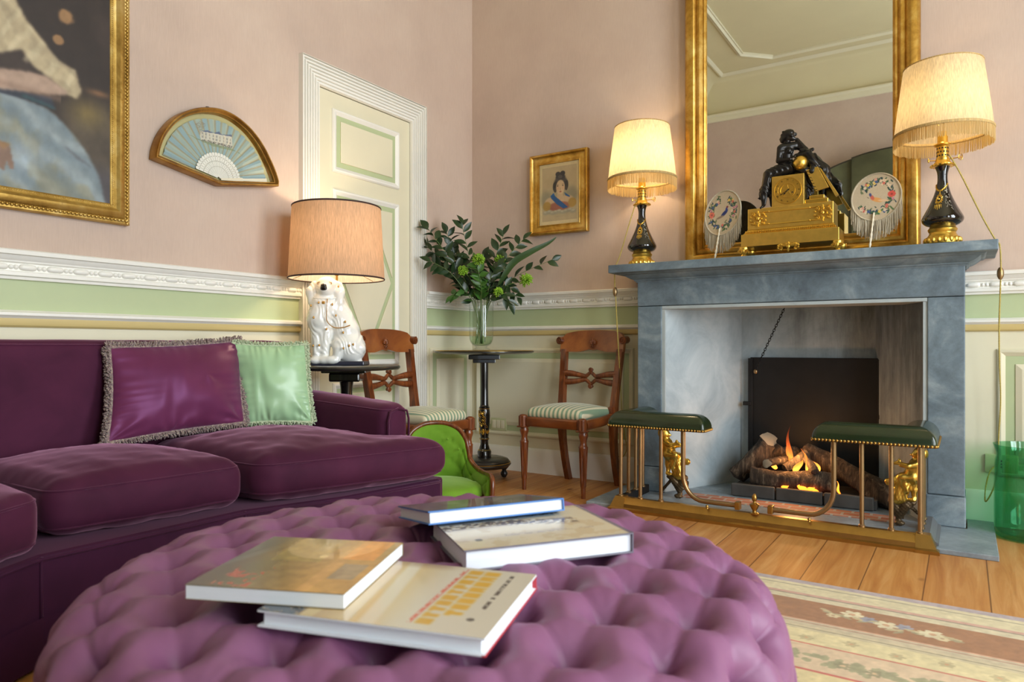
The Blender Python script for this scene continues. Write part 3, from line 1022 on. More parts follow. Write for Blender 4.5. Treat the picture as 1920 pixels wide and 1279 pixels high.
# ================================================================== FENDER
fd = thing('club_fender', 'brass club fender with two green leather corner seats', 'fender', (-.75, 3.02, .0))
X0, X1, YFf, YBk = -.64, .64, .045, .40          # centre line of the base (local)
Y0 = .022
mb = MB()
mb.sweep([(.028, .0205 - Y0 + .0), (.028, .013), (.02, .018), (.017, .034), (.006, .048), (0, .062), (-.026, .062), (-.026, .0015)],
         [(X0, YFf, 0), (X1, YFf, 0)], False, T(0, 0, 0))
mb.build('front_rail', BRASS, fd, smooth=25)
for sx, nm in ((X0, 'L'), (X1, 'R')):
    mb = MB()
    pth = [(sx, YBk, 0), (sx, YFf + .03, 0)] if sx < 0 else [(sx, YFf + .03, 0), (sx, YBk, 0)]
    mb.sweep([(.03, .0225), (.03, .03), (.018, .036), (.008, .052), (0, .062), (-.022, .062), (-.022, .0225)], pth)
    mb.build('side_rail', M('grey_painted_metal', '#6b6d70', .5, .2) if sx > 0 else IRON, fd, smooth=25)
    mb = MB(); s = 1 if sx > 0 else -1
    v = []
    for z, o_ in ((.0, .034), (.012, .034), (.018, .024), (.066, .004)):
        v += [(sx - s * .045, YFf - o_, z), (sx + s * o_, YFf - o_, z), (sx + s * o_, YFf + .035, z), (sx - s * .045, YFf + .035, z)]
    f = [(0, 1, 2, 3), (12, 13, 14, 15)] + [(4 * k + j, 4 * k + (j + 1) % 4, 4 * k + 4 + (j + 1) % 4, 4 * k + 4 + j) for k in range(3) for j in range(4)]
    mb.add(v, f); mb.build('corner_block', BRASS, fd, smooth=0)
RODR = .0085
SZ = .395
def rod(x, y):
    mb = MB(); mb.cyl((x, y, .06), (x, y, SZ + .005), RODR, 14)
    mb.lathe([(.0085, .06), (.0125, .062), (.0125, .068), (.0085, .072)], 14, (x, y, 0), cap=False)
    mb.build('upright_rod', BRASS_D, fd)
yr = .06
for x in (-.624, -.525, -.424, .41, .513, .61): rod(x, yr)
for x in (-.624, .61):
    for y in (.15, .24, .33): rod(x, y)
def bent(x, s):
    pts = [(x, yr, SZ + .005), (x, yr, .24)]
    for a in np.linspace(0, PI / 2, 9): pts.append((x + s * .095 * (1 - math.cos(a)), yr, .195 - .11 * math.sin(a)))
    pts.append((x + s * .245, yr - .0, .085))
    mb = MB(); mb.tube(pts, .0105, 14); mb.build('bent_rod', BRASS_D, fd)
    mb = MB(); mb.box((x + s * .245, yr, .0855), (.022, .034, .034), .003); mb.build('rod_end_block', BRASS, fd, smooth=0)
bent(-.319, 1); bent(.308, -1)
mb = MB(); mb.lathe([(0, .062), (.016, .062), (.017, .066), (.009, .07), (.008, .076), (.015, .088), (.02, .1), (.021, .104), (.012, .108), (.007, .112), (.006, .116), (.01, .122), (.0115, .13), (.009, .14), (.004, .147), (0, .149)], 20, (0, .042, 0))
mb.build('finial', BRASS, fd)
for x in (-.20, .22):
    mb = MB(); mb.lathe([(0, .062), (.006, .062), (.005, .067), (.007, .071), (.005, .077), (0, .079)], 12, (x, .03, 0)); mb.build('stud', BRASS, fd)
def offset_poly(P, d):
    n = len(P); o = []
    for i in range(n):
        a, b, c = Vector(P[i - 1]), Vector(P[i]), Vector(P[(i + 1) % n])
        d0, d1 = (b - a).normalized(), (c - b).normalized()
        n0, n1 = Vector((-d0.y, d0.x)), Vector((-d1.y, d1.x))
        s = (n0 + n1) / (1 + n0.dot(n1)); o.append(b + s * d)
    return o
def round_poly(P, r, k=5):
    n = len(P); o = []
    for i in range(n):
        a, b, c = Vector(P[i - 1]), Vector(P[i]), Vector(P[(i + 1) % n])
        u, v = (a - b).normalized(), (c - b).normalized()
        p, q = b + u * r, b + v * r
        for j in range(k + 1):
            t = j / k; o.append((1 - t) ** 2 * p + 2 * t * (1 - t) * b + t * t * q)
    return o
def seat(poly):
    """domed hide cushion over an L-shaped board"""
    P = round_poly(poly, .02, 5)
    n = len(P); hw = .0625; m = 12
    mb = MB(); vs = []; fs = []
    ds = [0, .0] + [hw * .95 * (1 - math.cos(PI / 2 * j / (m - 3))) for j in range(m - 2)]
    zs = [SZ, SZ + .014] + [SZ + .014 + .062 * math.sin(math.acos(1 - min(1, d_ / hw))) for d_ in ds[2:]]
    for d_, z in zip(ds, zs):
        for p in round_poly(offset_poly(poly, d_), max(.0006, .02 * (1 - d_ / hw)), 5): vs.append((p.x, p.y, z))
    for j in range(len(ds) - 1):
        for i in range(n): fs.append((j * n + i, j * n + (i + 1) % n, (j + 1) * n + (i + 1) % n, (j + 1) * n + i))
    fs.append(tuple(range(n))); fs.append(tuple((len(ds) - 1) * n + i for i in range(n)))
    mb.add(vs, fs); s = mb.build('leather_seat', LEATHER, fd, smooth=50)
    mb = MB(); L = 0; step = .0135; Q = [Vector(p) for p in P] + [Vector(P[0])]
    need = 0
    for a, b in zip(Q[:-1], Q[1:]):
        l = (b - a).length
        while need <= L + l:
            p = a.lerp(b, (need - L) / l) if l else a
            mb.ball((p.x, p.y, SZ + .006), .0062, 8, 6); need += step
        L += l
    mb.build('nailhead_trim', BRASS, s, smooth=180)
seat([(.23, .018), (.667, .018), (.667, .395), (.538, .395), (.538, .147), (.23, .147)])
seat([(-.21, .018), (-.21, .147), (-.548, .147), (-.548, .395), (-.677, .395), (-.677, .018)])

# ================================================================== ANDIRONS
def andiron(label, x, y, s, flip):
    o = thing('andiron', label, 'andiron', (x, y, .022), 0, 'andirons')
    P = lambda a, b, c=0: (a * s, c * s, b * s)
    k = s
    pr = []
    H = P(-.070, .300)
    pr += [ell(H, (.026 * k, .024 * k, .029 * k)), ell(P(-.055, .297, -.002), (.012 * k, .012 * k, .013 * k)), ell(P(-.078, .305), (.022 * k, .024 * k, .024 * k)),
           ell(P(-.040, .296), (.006 * k, .005 * k, .005 * k))]
    pr += [cap(P(-.066, .285), P(-.060, .262), .014 * k, .022 * k), cap(P(-.058, .255), P(-.045, .205), .029 * k, .030 * k), ell(P(-.036, .218, -.006), (.024 * k, .024 * k, .026 * k))]
    pr += [cap(P(-.058, .262, -.02), P(-.028, .252, -.034), .012 * k, .010 * k), cap(P(-.028, .252, -.034), P(.004, .262, -.03), .010 * k, .0075 * k), ell(P(.012, .262, -.03), (.011 * k, .007 * k, .006 * k)), ell(P(.002, .272, -.03), (.006 * k, .005 * k, .009 * k)), cap(P(.014, .26, -.03), P(.028, .254, -.028), .004 * k, .003 * k)]
    pr += [cap(P(-.058, .262, .02), P(-.03, .24, .032), .012 * k, .010 * k), cap(P(-.03, .24, .032), P(.0, .245, .02), .010 * k, .007 * k)]
    pr += [cap(P(-.042, .205, -.014), P(-.008, .205, -.022), .022 * k, .018 * k), cap(P(-.008, .205, -.022), P(-.024, .15, -.02), .015 * k, .011 * k)]
    pr += [cap(P(-.048, .2, .01), P(-.05, .155, .004), .022 * k, .016 * k), cap(P(-.05, .155, .004), P(-.05, .118, -.004), .014 * k, .009 * k), ell(P(-.042, .112, -.01), (.017 * k, .010 * k, .008 * k))]
    pr += [cap(P(-.005, .195, .004), P(.008, .11, .0), .022 * k, .026 * k), cap(P(.006, .19, .01), P(.03, .175, .0), .018 * k, .012 * k), ell(P(.042, .176, 0), (.016 * k, .013 * k, .016 * k)),
           cap(P(-.03, .18, -.012), P(-.01, .11, -.008), .012 * k, .014 * k), cap(P(.0, .18, -.016), P(.012, .12, -.012), .009 * k, .008 * k)]
    def dis(Q):
        return .0012 * np.sin(Q[..., 0] * 520 + 60 * Q[..., 2]) * np.sin(Q[..., 2] * 190) * (Q[..., 2] < .2 * s)
    xf = Matrix.Scale(-1, 4, (1, 0, 0)) if flip else None
    sculpted('putto_figure', pr, .0032, .008, ORMOLU, o, xf, dis)
    br = [cap(P(-.045, .10), P(.03, .098), .013 * k, .016 * k), cap(P(-.02, .085), P(.0, .05), .02 * k, .016 * k), cap(P(.02, .085), P(.008, .045), .016 * k, .012 * k), cap(P(.004, .05), P(.008, .02), .013 * k, .011 * k), ell(P(.002, .012, -.006), (.02 * k, .016 * k, .011 * k)),
          cap(P(-.03, .09), P(-.075, .04, .02), .008 * k, .006 * k), cap(P(-.075, .04, .02), P(-.10, .006, .03), .006 * k, .006 * k), cap(P(.012, .06), P(.022, .05), .012 * k, .009 * k), cap(P(0, .06, 0), P(.0, .055, .12), .012 * k, .008 * k), cap(P(0, .055, .12), P(0, .006, .13), .008 * k, .006 * k)]
    def dis2(Q):
        return .0016 * np.sin(Q[..., 0] * 400) * np.sin(Q[..., 2] * 400 + 1)
    sculpted('scroll_base', br, .0032, .008, M('worn_gilt_base', '#5b4a33', .45, .6, vary=.5, vscale=22), o, xf, dis2)
andiron('gilt cherub andiron in front of the pale left firebox cheek', -1.19, 3.36, 1.05, False)
andiron('gilt cherub andiron behind the right-hand fender seat', -.225, 3.36, 1.02, True)

# ================================================================== MIRROR
def rect_frame(mb, x0, x1, z0, z1, prof, xf=None):
    """prof (a: 0 outer edge, negative inwards; b: towards the room, -Y)"""
    mb.sweep(prof, [(x0, 0, z0), (x1, 0, z0), (x1, 0, z1), (x0, 0, z1)], True, xf, (0, -1, 0))
mr = thing('overmantel_mirror', 'tall mirror in a wide gilded frame standing on the mantel shelf', 'mirror', (-.707, 3.672, 1.2))
mb = MB(); rect_frame(mb, -.543, .543, .001, 1.72, [(0, 0), (0, .04), (-.006, .05), (-.016, .056), (-.03, .062), (-.046, .058), (-.056, .046), (-.060, .038), (-.067, .042), (-.078, .044), (-.085, .036), (-.092, .028), (-.1, .032), (-.108, .026), (-.112, .018), (-.112, 0)])
mb.build('gilt_frame', GILT, mr, smooth=40)
mb = MB(); mb.bx(-.435, .435, -.018, -.012, .107, 1.613); mb.build('mirror_glass', MIRROR, mr, smooth=0)
# ================================================================== MANTEL CLOCK
ck = thing('mantel_clock', 'gilt mantel clock with a dark seated female figure leaning on a gold globe', 'clock', (-.68, 3.47, 1.2))
yf = -.075
for x in (-.205, .205):
    for y in (yf + .02, .075):
        mb = MB()
        mb.lathe([(0, 0), (.018, 0), (.016, .006), (.012, .014), (.02, .03), (.024, .044), (.022, .05), (0, .05)], 16, (x, y, 0))
        if y < 0:
            for s in (-1, 1):
                mb.tube([(x + s * (.014 + .010 * (1 - k / 14) * math.cos(k * .65)), y - .018, .026 + .011 * (1 - k / 14) * math.sin(k * .65)) for k in range(14)], .0042, 6)
            mb.ball((x, y - .018, .03), (.009, .006, .012), 10, 6)
        mb.build('scroll_foot', ORMOLU, ck)
def curls(mb, cx, cz, y, w, h, n=3):
    """leafy arabesque made of mirrored scrolls"""
    for sx in (-1, 1):
        for k in range(n):
            z0 = cz + (k - (n - 1) / 2) * h / n; r0 = .42 * h / n + .002
            c0 = cx + sx * w * (.17 + .16 * ((k + 1) % 2))
            mb.tube([(c0 + sx * r0 * (1 - q / 15) * math.cos(q * .62 + 1), y, z0 + r0 * (1 - q / 15) * math.sin(q * .62 + 1)) for q in range(15)], [.0032 * (1 - .5 * q / 15) for q in range(15)], 6)
        for k in range(4):
            a = -1.1 + k * .73
            mb.ball((cx + sx * (.2 * w + .26 * w * math.cos(a)), y, cz + .4 * h * math.sin(a)), (.0052, .004, .0052), 8, 6)
    mb.ball((cx, y, cz), (.008, .006, .010), 10, 6)
    for s in (-1, 1):
        mb.ball((cx, y, cz + s * h * .36), (.006, .004, .009), 8, 6)
        mb.ball((cx, y, cz + s * h * .52), (.004, .003, .006), 8, 6)
mb = MB(); curls(mb, 0, .036, yf - .002, .10, .035, 2); mb.ball((0, yf, .045), (.05, .004, .010), 16, 6); mb.build('apron_mount', ORMOLU, ck)
mb = MB(); mb.bx(-.214, .214, yf, .085, .05, .108, .002); mb.build('lower_plinth', ORMOLU_D, ck, smooth=0)
mb = MB(); mb.sweep([(0, .108), (-.0, .111), (-.004, .114), (-.012, .124), (-.016, .131), (-.05, .131), (-.05, .108)], [(-.205, yf + .006, 0), (.205, yf + .006, 0), (.205, .08, 0), (-.205, .08, 0)], True)
for i in range(48):
    x = -.195 + .39 * i / 47
    mb.ball((x, yf + .011, .119), (.0034, .0036, .0056), 6, 4)
mb.build('leaf_band', ORMOLU, ck)
mb = MB(); mb.bx(-.188, .188, yf + .02, .075, .131, .23, .002); mb.build('upper_plinth', ORMOLU_D, ck, smooth=0)
mb = MB(); rect_frame(mb, -.135, .14, .148, .212, [(0, 0), (0, .003), (-.003, .004), (-.006, .002), (-.006, 0)], T(0, yf + .02, 0)); mb.build('panel_bead', ORMOLU, ck)
for s in (-1, 1):
    mb = MB(); curls(mb, s * .142 + .002, .181, yf + .014, .075, .062, 3)
    for z in (.152, .210): mb.cyl((s * .142 - s * .05, yf + .016, z), (s * .142 + s * .01, yf + .016, z), .0028, 8); mb.ball((s * .142 - s * .052, yf + .015, z), .004, 8, 6)
    mb.build('arabesque_mount', ORMOLU, ck)
mb = MB(); mb.bx(-.078, .064, yf + .024, .05, .23, .372, .0015); mb.build('dial_block', ORMOLU_D, ck, smooth=0)
# dial
dc = (-.008, .300); dy = yf + .024
YX = Matrix(((1, 0, 0, 0), (0, 0, -1, 0), (0, 1, 0, 0), (0, 0, 0, 1)))
dX = T(dc[0], dy, dc[1]) @ YX
mb = MB(); mb.lathe([(0, .0006), (.030, .0006), (.031, .003), (.034, .003), (.0345, .0012), (.042, .0012), (.0425, .002), (.0575, .002), (.058, .0045), (.0615, .0045), (.0625, .0)], 64, mat=dX, cap=False)
di = mb.build('dial', ORMOLU, ck, smooth=30)
mb = MB()
pts = [((.028 if i % 2 == 0 else .009) * math.sin(PI * i / 5), (.028 if i % 2 == 0 else .009) * math.cos(PI * i / 5)) for i in range(10)]
mb.prism(pts, .0008, .0026, dX, bevel=.0008); mb.build('star_boss', ORMOLU, di, smooth=0)
NUM = ['XII', 'I', 'II', 'III', 'IIII', 'V', 'VI', 'VII', 'VIII', 'IX', 'X', 'XI']
for h, s in enumerate(NUM):
    v, f = text_mesh(s, .0105, .0003)
    a = -2 * PI * h / 12
    mb = MB(); mb.add(v, f, dX @ T(-.050 * math.sin(a), .050 * math.cos(a), .0026) @ Rz(a) @ Matrix.Diagonal((.78, 1, 1, 1)))
    mb.build('numeral', BLACKP, di, smooth=0)
def hand(ang, L, w, nm):
    a = -math.radians(ang); R = dX @ T(0, 0, .0045) @ Rz(a)
    mb = MB(); mb.prism([(-w, -.010), (w, -.010), (w * .7, L * .7), (0, L), (-w * .7, L * .7)], 0, .001, R)
    mb.lathe([(0, 0), (w * 2.4, 0), (w * 2.4, .0014), (0, .0014)], 12, (0, L * .62, 0), R)
    mb.build(nm, BLACKP, di, smooth=0)
hand(240, .050, .0011, 'minute_hand'); hand(222, .030, .0014, 'hour_hand')
mb = MB(); mb.ball((dc[0], dy - .006, dc[1]), (.0035, .003, .0035), 10, 6); mb.build('hand_boss', BLACKP, di)
mb = MB(); mb.cyl((dc[0] + .021, dy - .0005, dc[1] - .010), (dc[0] + .021, dy - .002, dc[1] - .010), .0032, 12); mb.build('winding_hole', MARBLE_K, di)
# steps, leaning book
for i, (x0, x1, z0, z1) in enumerate(((.066, .165, .2305, .250), (.084, .148, .2505, .268))):
    mb = MB(); mb.bx(x0, x1, yf + .03 + .008 * i, .05, z0, z1, .003); mb.build('step_block', ORMOLU, ck, smooth=0)
bk = [(.070, .386), (.121, .396), (.167, .297), (.112, .284)]
bX = T(0, yf + .045, 0) @ YX
mb = MB(); mb.prism(bk, .0, .012, bX, bevel=.0015); lb = mb.build('leaning_tablet', ORMOLU_D, ck, smooth=0)
mb = MB()
for i in range(7):
    t = (i + .5) / 7; p = (bk[0][0] * (1 - t) + bk[3][0] * t, bk[0][1] * (1 - t) + bk[3][1] * t)
    mb.box((p[0] + .004, yf + .0325, p[1]), (.011, .002, .0022), .0005)
mb.build('tablet_notch', BRONZE, lb, smooth=0)
mb = MB(); mb.prism([(.124, .394), (.134, .386), (.205, .262), (.192, .256)], -.03, .0, bX, bevel=.001); mb.build('gilt_strut', ORMOLU_D, ck, smooth=0)
mb = MB(); mb.ball((.045, -.035, .424), .0335, 32, 20); mb.build('globe', ORMOLU, ck)
# seated figure : x right, z up, y depth (front negative)
V3 = lambda zx, zy, y=0: (zx * .000305 - .1656, y, .6166 - zy * .000329)
yb = -.012
pr = [ell(V3(488, 158, yb), (.0255, .023, .0285), (0, -.2, 0)), ell(V3(440, 185, yb), (.0165, .015, .0235), (0, .12, 0)), cap(V3(408, 165, yb), V3(383, 192, yb), .0035, .0042), ell(V3(412, 232, yb), (.0075, .008, .0062)), ell(V3(396, 211, yb), (.0042, .006, .0022)), ell(V3(398, 221, yb), (.0036, .005, .0022)), ell(V3(412, 140, yb), (.007, .012, .006)),
      ell(V3(520, 130, yb), (.023, .0225, .021)), ell(V3(545, 185, yb), (.013, .017, .015)), ell(V3(600, 148, yb + .004), (.0085, .009, .0085)), cap(V3(435, 105, yb - .012), V3(560, 175, yb - .018), .006, .006), cap(V3(430, 125, yb + .012), V3(560, 185, yb + .014), .006, .006),
      cap(V3(480, 225, yb), V3(492, 285, yb), .0125, .0135),
      cap(V3(420, 330, yb - .012), V3(580, 305, yb + .012), .020, .020), ell(V3(475, 390, yb), (.033, .024, .036)), ell(V3(425, 400, yb - .018), (.014, .014, .014)), ell(V3(520, 390, yb - .02), (.014, .013, .014)),
      cap(V3(475, 440, yb), V3(480, 540, yb), .027, .027),
      # right arm bent up to the cheek
      cap(V3(600, 300, yb + .018), V3(745, 385, yb + .012), .0155, .0125), cap(V3(745, 385, yb + .012), V3(625, 225, yb + .006), .0125, .0085), ell(V3(575, 215, yb), (.012, .009, .007)), ell(V3(560, 200, yb), (.012, .012, .012)),
      # left arm down and across to the globe
      cap(V3(395, 340, yb - .02), V3(378, 520, yb - .028), .0145, .0115), cap(V3(378, 520, yb - .028), V3(560, 530, yb - .046), .0112, .008), ell(V3(610, 505, yb - .052), (.013, .007, .005)),
      # lap and legs under drapery
      cap(V3(520, 600, yb), V3(240, 690, yb - .02), .034, .026), cap(V3(560, 620, yb + .02), V3(320, 690, yb + .012), .032, .026),
      cap(V3(225, 700, yb - .02), V3(165, 950, yb - .028), .0235, .019), cap(V3(300, 740, yb + .01), V3(230, 960, yb + .0), .022, .018),
      cap(V3(165, 950, yb - .028), V3(160, 1110, yb - .03), .021, .011), cap(V3(160, 1110, yb - .03), V3(120, 1185, yb - .038), .0085, .0055), cap(V3(245, 960, yb), V3(265, 1120, yb), .014, .009),
      cap(V3(120, 900, yb - .02), V3(85, 1022, yb - .02), .010, .0025), cap(V3(70, 1015, yb - .02), V3(95, 1035, yb - .02), .004, .003),
      # drapery over and behind the globe
      cap(V3(620, 470, yb - .01), V3(790, 460, yb - .012), .011, .016), cap(V3(790, 460, yb - .012), V3(880, 650, yb - .008), .019, .021), cap(V3(880, 650, yb - .008), V3(850, 720, yb - .03), .018, .012),
      cap(V3(780, 420, yb), V3(850, 400, yb), .009, .008), cap(V3(690, 395, yb - .01), V3(800, 420, yb), .009, .009), ell(V3(690, 600, yb + .025), (.045, .02, .045)),
      cap(V3(860, 480, yb + .02), V3(970, 620, yb + .02), .014, .013), cap(V3(970, 640, yb + .02), V3(1060, 830, yb + .02), .021, .015), cap(V3(900, 640, yb + .02), V3(990, 700, yb + .02), .03, .03),
      cap(V3(760, 700, yb + .01), V3(770, 1080, yb - .0), .012, .017), cap(V3(800, 740, yb + .015), V3(815, 1000, yb + .01), .014, .014), cap(V3(640, 640, yb), V3(760, 690, yb - .01), .02, .02)]
def folds(Q):
    x, y, z = Q[..., 0], Q[..., 1], Q[..., 2]
    m = 1 / (1 + np.exp((z - .43 - .6 * np.maximum(0, x - .03)) * 160))
    return m * .0016 * np.sin(330 * (x * .55 + z * .35 + y * .8) + 3 * np.sin(60 * z)) + .0006 * np.sin(900 * x + 400 * z) * (z > .575)
sculpted('figure', pr, .0022, .0055, BRONZE, ck, None, folds)

# ================================================================== HAND SCREENS
def screen_paint(seed, bird, birdpos, wreath):
    def fn(U, V):
        x, y = (U - .5) * 2, (V - .5) * 2
        C = np.zeros(U.shape + (3,)) + np.array([.76, .70, .60])
        C = C * (1 + .04 * (vnoise(U, V, 60, 60, seed) - .5)[..., None])
        r = random.Random(seed)
        def blob(cx, cy, a, b, th, col, soft=.25):
            nonlocal C
            ct, st = math.cos(th), math.sin(th)
            p = ((x - cx) * ct + (y - cy) * st) / a; q = (-(x - cx) * st + (y - cy) * ct) / b
            C = lay(C, col, 1 - sstep(1 - soft, 1 + soft, np.sqrt(p * p + q * q)))
        GR = [(.24, .38, .26), (.33, .44, .28), (.20, .28, .36), (.42, .47, .34), (.16, .26, .24)]
        for k in range(150):
            a = r.uniform(*wreath); rad = r.gauss(.66, .085)
            blob(rad * math.cos(a), rad * math.sin(a), r.uniform(.05, .10), r.uniform(.022, .036), r.uniform(0, 3.1), r.choice(GR))
        FL_ = [(.86, .64, .56), (.88, .80, .70), (.30, .38, .56), (.82, .46, .40), (.90, .78, .42), (.80, .55, .60)]
        for k in range(26):
            a = r.uniform(*wreath); rad = r.gauss(.66, .06); c = r.choice(FL_); cx, cy = rad * math.cos(a), rad * math.sin(a)
            for j in range(5):
                blob(cx + .035 * math.cos(j * 1.256), cy + .035 * math.sin(j * 1.256), .034, .028, j * 1.256, c)
            blob(cx, cy, .018, .018, 0, tuple(v * .75 for v in c))
        rx, ry, rc = bird['rose']
        for j in range(9): blob(rx + .09 * math.cos(j * .7), ry + .07 * math.sin(j * .7), .075, .05, j * .7, rc)
        blob(rx, ry, .05, .045, 0, tuple(v * .75 for v in rc))
        for b in bird['parts']: blob(*b)
        return C
    return fn
birdA = dict(rose=(-.62, -.08, (.84, .44, .38)), parts=[(.10, -.02, .22, .085, .75, (.17, .22, .45)), (.19, .14, .06, .10, .2, (.20, .26, .55)), (.21, .26, .055, .05, 0, (.45, .20, .28)), (-.12, -.20, .22, .05, .35, (.55, .48, .42)), (.28, .28, .04, .014, -.2, (.75, .55, .3))])
birdB = dict(rose=(.62, .10, (.82, .34, .30)), parts=[(.05, -.12, .25, .09, -.25, (.86, .62, .36)), (-.15, -.02, .12, .07, 2.2, (.78, .40, .32)), (-.24, .10, .08, .05, 2.0, (.30, .32, .50)), (.34, -.16, .24, .045, -.05, (.85, .72, .58)), (-.32, -.02, .05, .012, 2.6, (.3, .25, .25))])
TASSEL = M('cream_silk_fringe', '#b9ae97', .65, vary=.25, vscale=2, stretch=(120, 120, 3), sheen=.3)
IVORY = M('carved_ivory', '#e4dac2', .4, vary=.08)
def hand_screen(label, x, y, rz, tilt, roll, w, h, paint, zc):
    o = thing('hand_screen', label, 'hand screen', (x, y, 1.2), rz, 'embroidered hand screens')
    # leans back: local frame, bottom of handle at origin
    R = Rx(-tilt) @ Ry(roll)
    ctr = Vector((0, 0, zc))
    disc = MB(); n = 48
    rim = [(w / 2 * math.cos(2 * PI * i / n), 0, h / 2 * math.sin(2 * PI * i / n)) for i in range(n)]
    mb = MB(); mb.tube([tuple(R @ (Vector(p) + ctr)) for p in rim], .0042, 8, True)
    for i in range(0, n * 3):
        a = 2 * PI * i / (n * 3); mb.ball(R @ (Vector((w / 2 * math.cos(a), -.003, h / 2 * math.sin(a))) + ctr), (.003, .003, .003), 6, 4)
    mb.build('cord_rim', TASSEL, o)
    mb = MB(); mb.prism([(p[0], p[2]) for p in rim], -.003, .0, R @ T(0, 0, zc) @ YX); mb.build('backing', TASSEL, o, smooth=0)
    painted('embroidered_panel', w, h, 150, 150, paint, EMBROID, o, R @ T(-w / 2, -.0008, zc - h / 2), lambda U, V: ((U - .5) ** 2 + (V - .5) ** 2) < .2475)
    # handle
    mb = MB(); prof = []
    L = zc - h / 2 + .035
    for i in range(40):
        s = i / 39; prof.append((.0038 + .0011 * math.sin(i * 1.25) + .001 * (1 - s), L * s))
    prof = [(0, 0)] + prof + [(0, L)]
    mb.lathe(prof, 10, (0, -.006, .0), R); mb.build('handle', IVORY, o)
    # fringe falls from the lower edge
    mb = MB(); rg = random.Random(int(abs(x) * 1000)); Ri = R.to_3x3()
    for i in range(290):
        a = PI + .1 + (PI - .2) * (i / 289) + rg.uniform(-.01, .01)
        if i % 2: a = PI - .3 + (PI + .6) * (i / 289)
        p = R @ (Vector((w / 2 * math.cos(a), .003 - .006 * rg.random(), h / 2 * math.sin(a))) + ctr)
        ln = h * (.30 + .12 * rg.random()); ln = min(ln, p.z - .012)
        q = p + Vector((rg.uniform(-.006, .006), rg.uniform(-.004, .004) - .002, -ln))
        m_ = p.lerp(q, .5) + Vector((rg.uniform(-.003, .003), rg.uniform(-.003, .003), 0))
        mb.tube([p, m_, q], [.0013, .0015, .0010], 4)
    mb.build('fringe', TASSEL, o)
hand_screen('round embroidered hand screen with a blue bird, left of the gilt clock', -1.04, 3.47, -.30, .12, .10, .20, .225, screen_paint(3, birdA, 0, (-4.3, 1.25)), .243)
hand_screen('round embroidered hand screen with an orange bird, right of the gilt clock', -.352, 3.47, -.1, .12, .08, .20, .215, screen_paint(8, birdB, 0, (-2.6, 2.9)), .245)

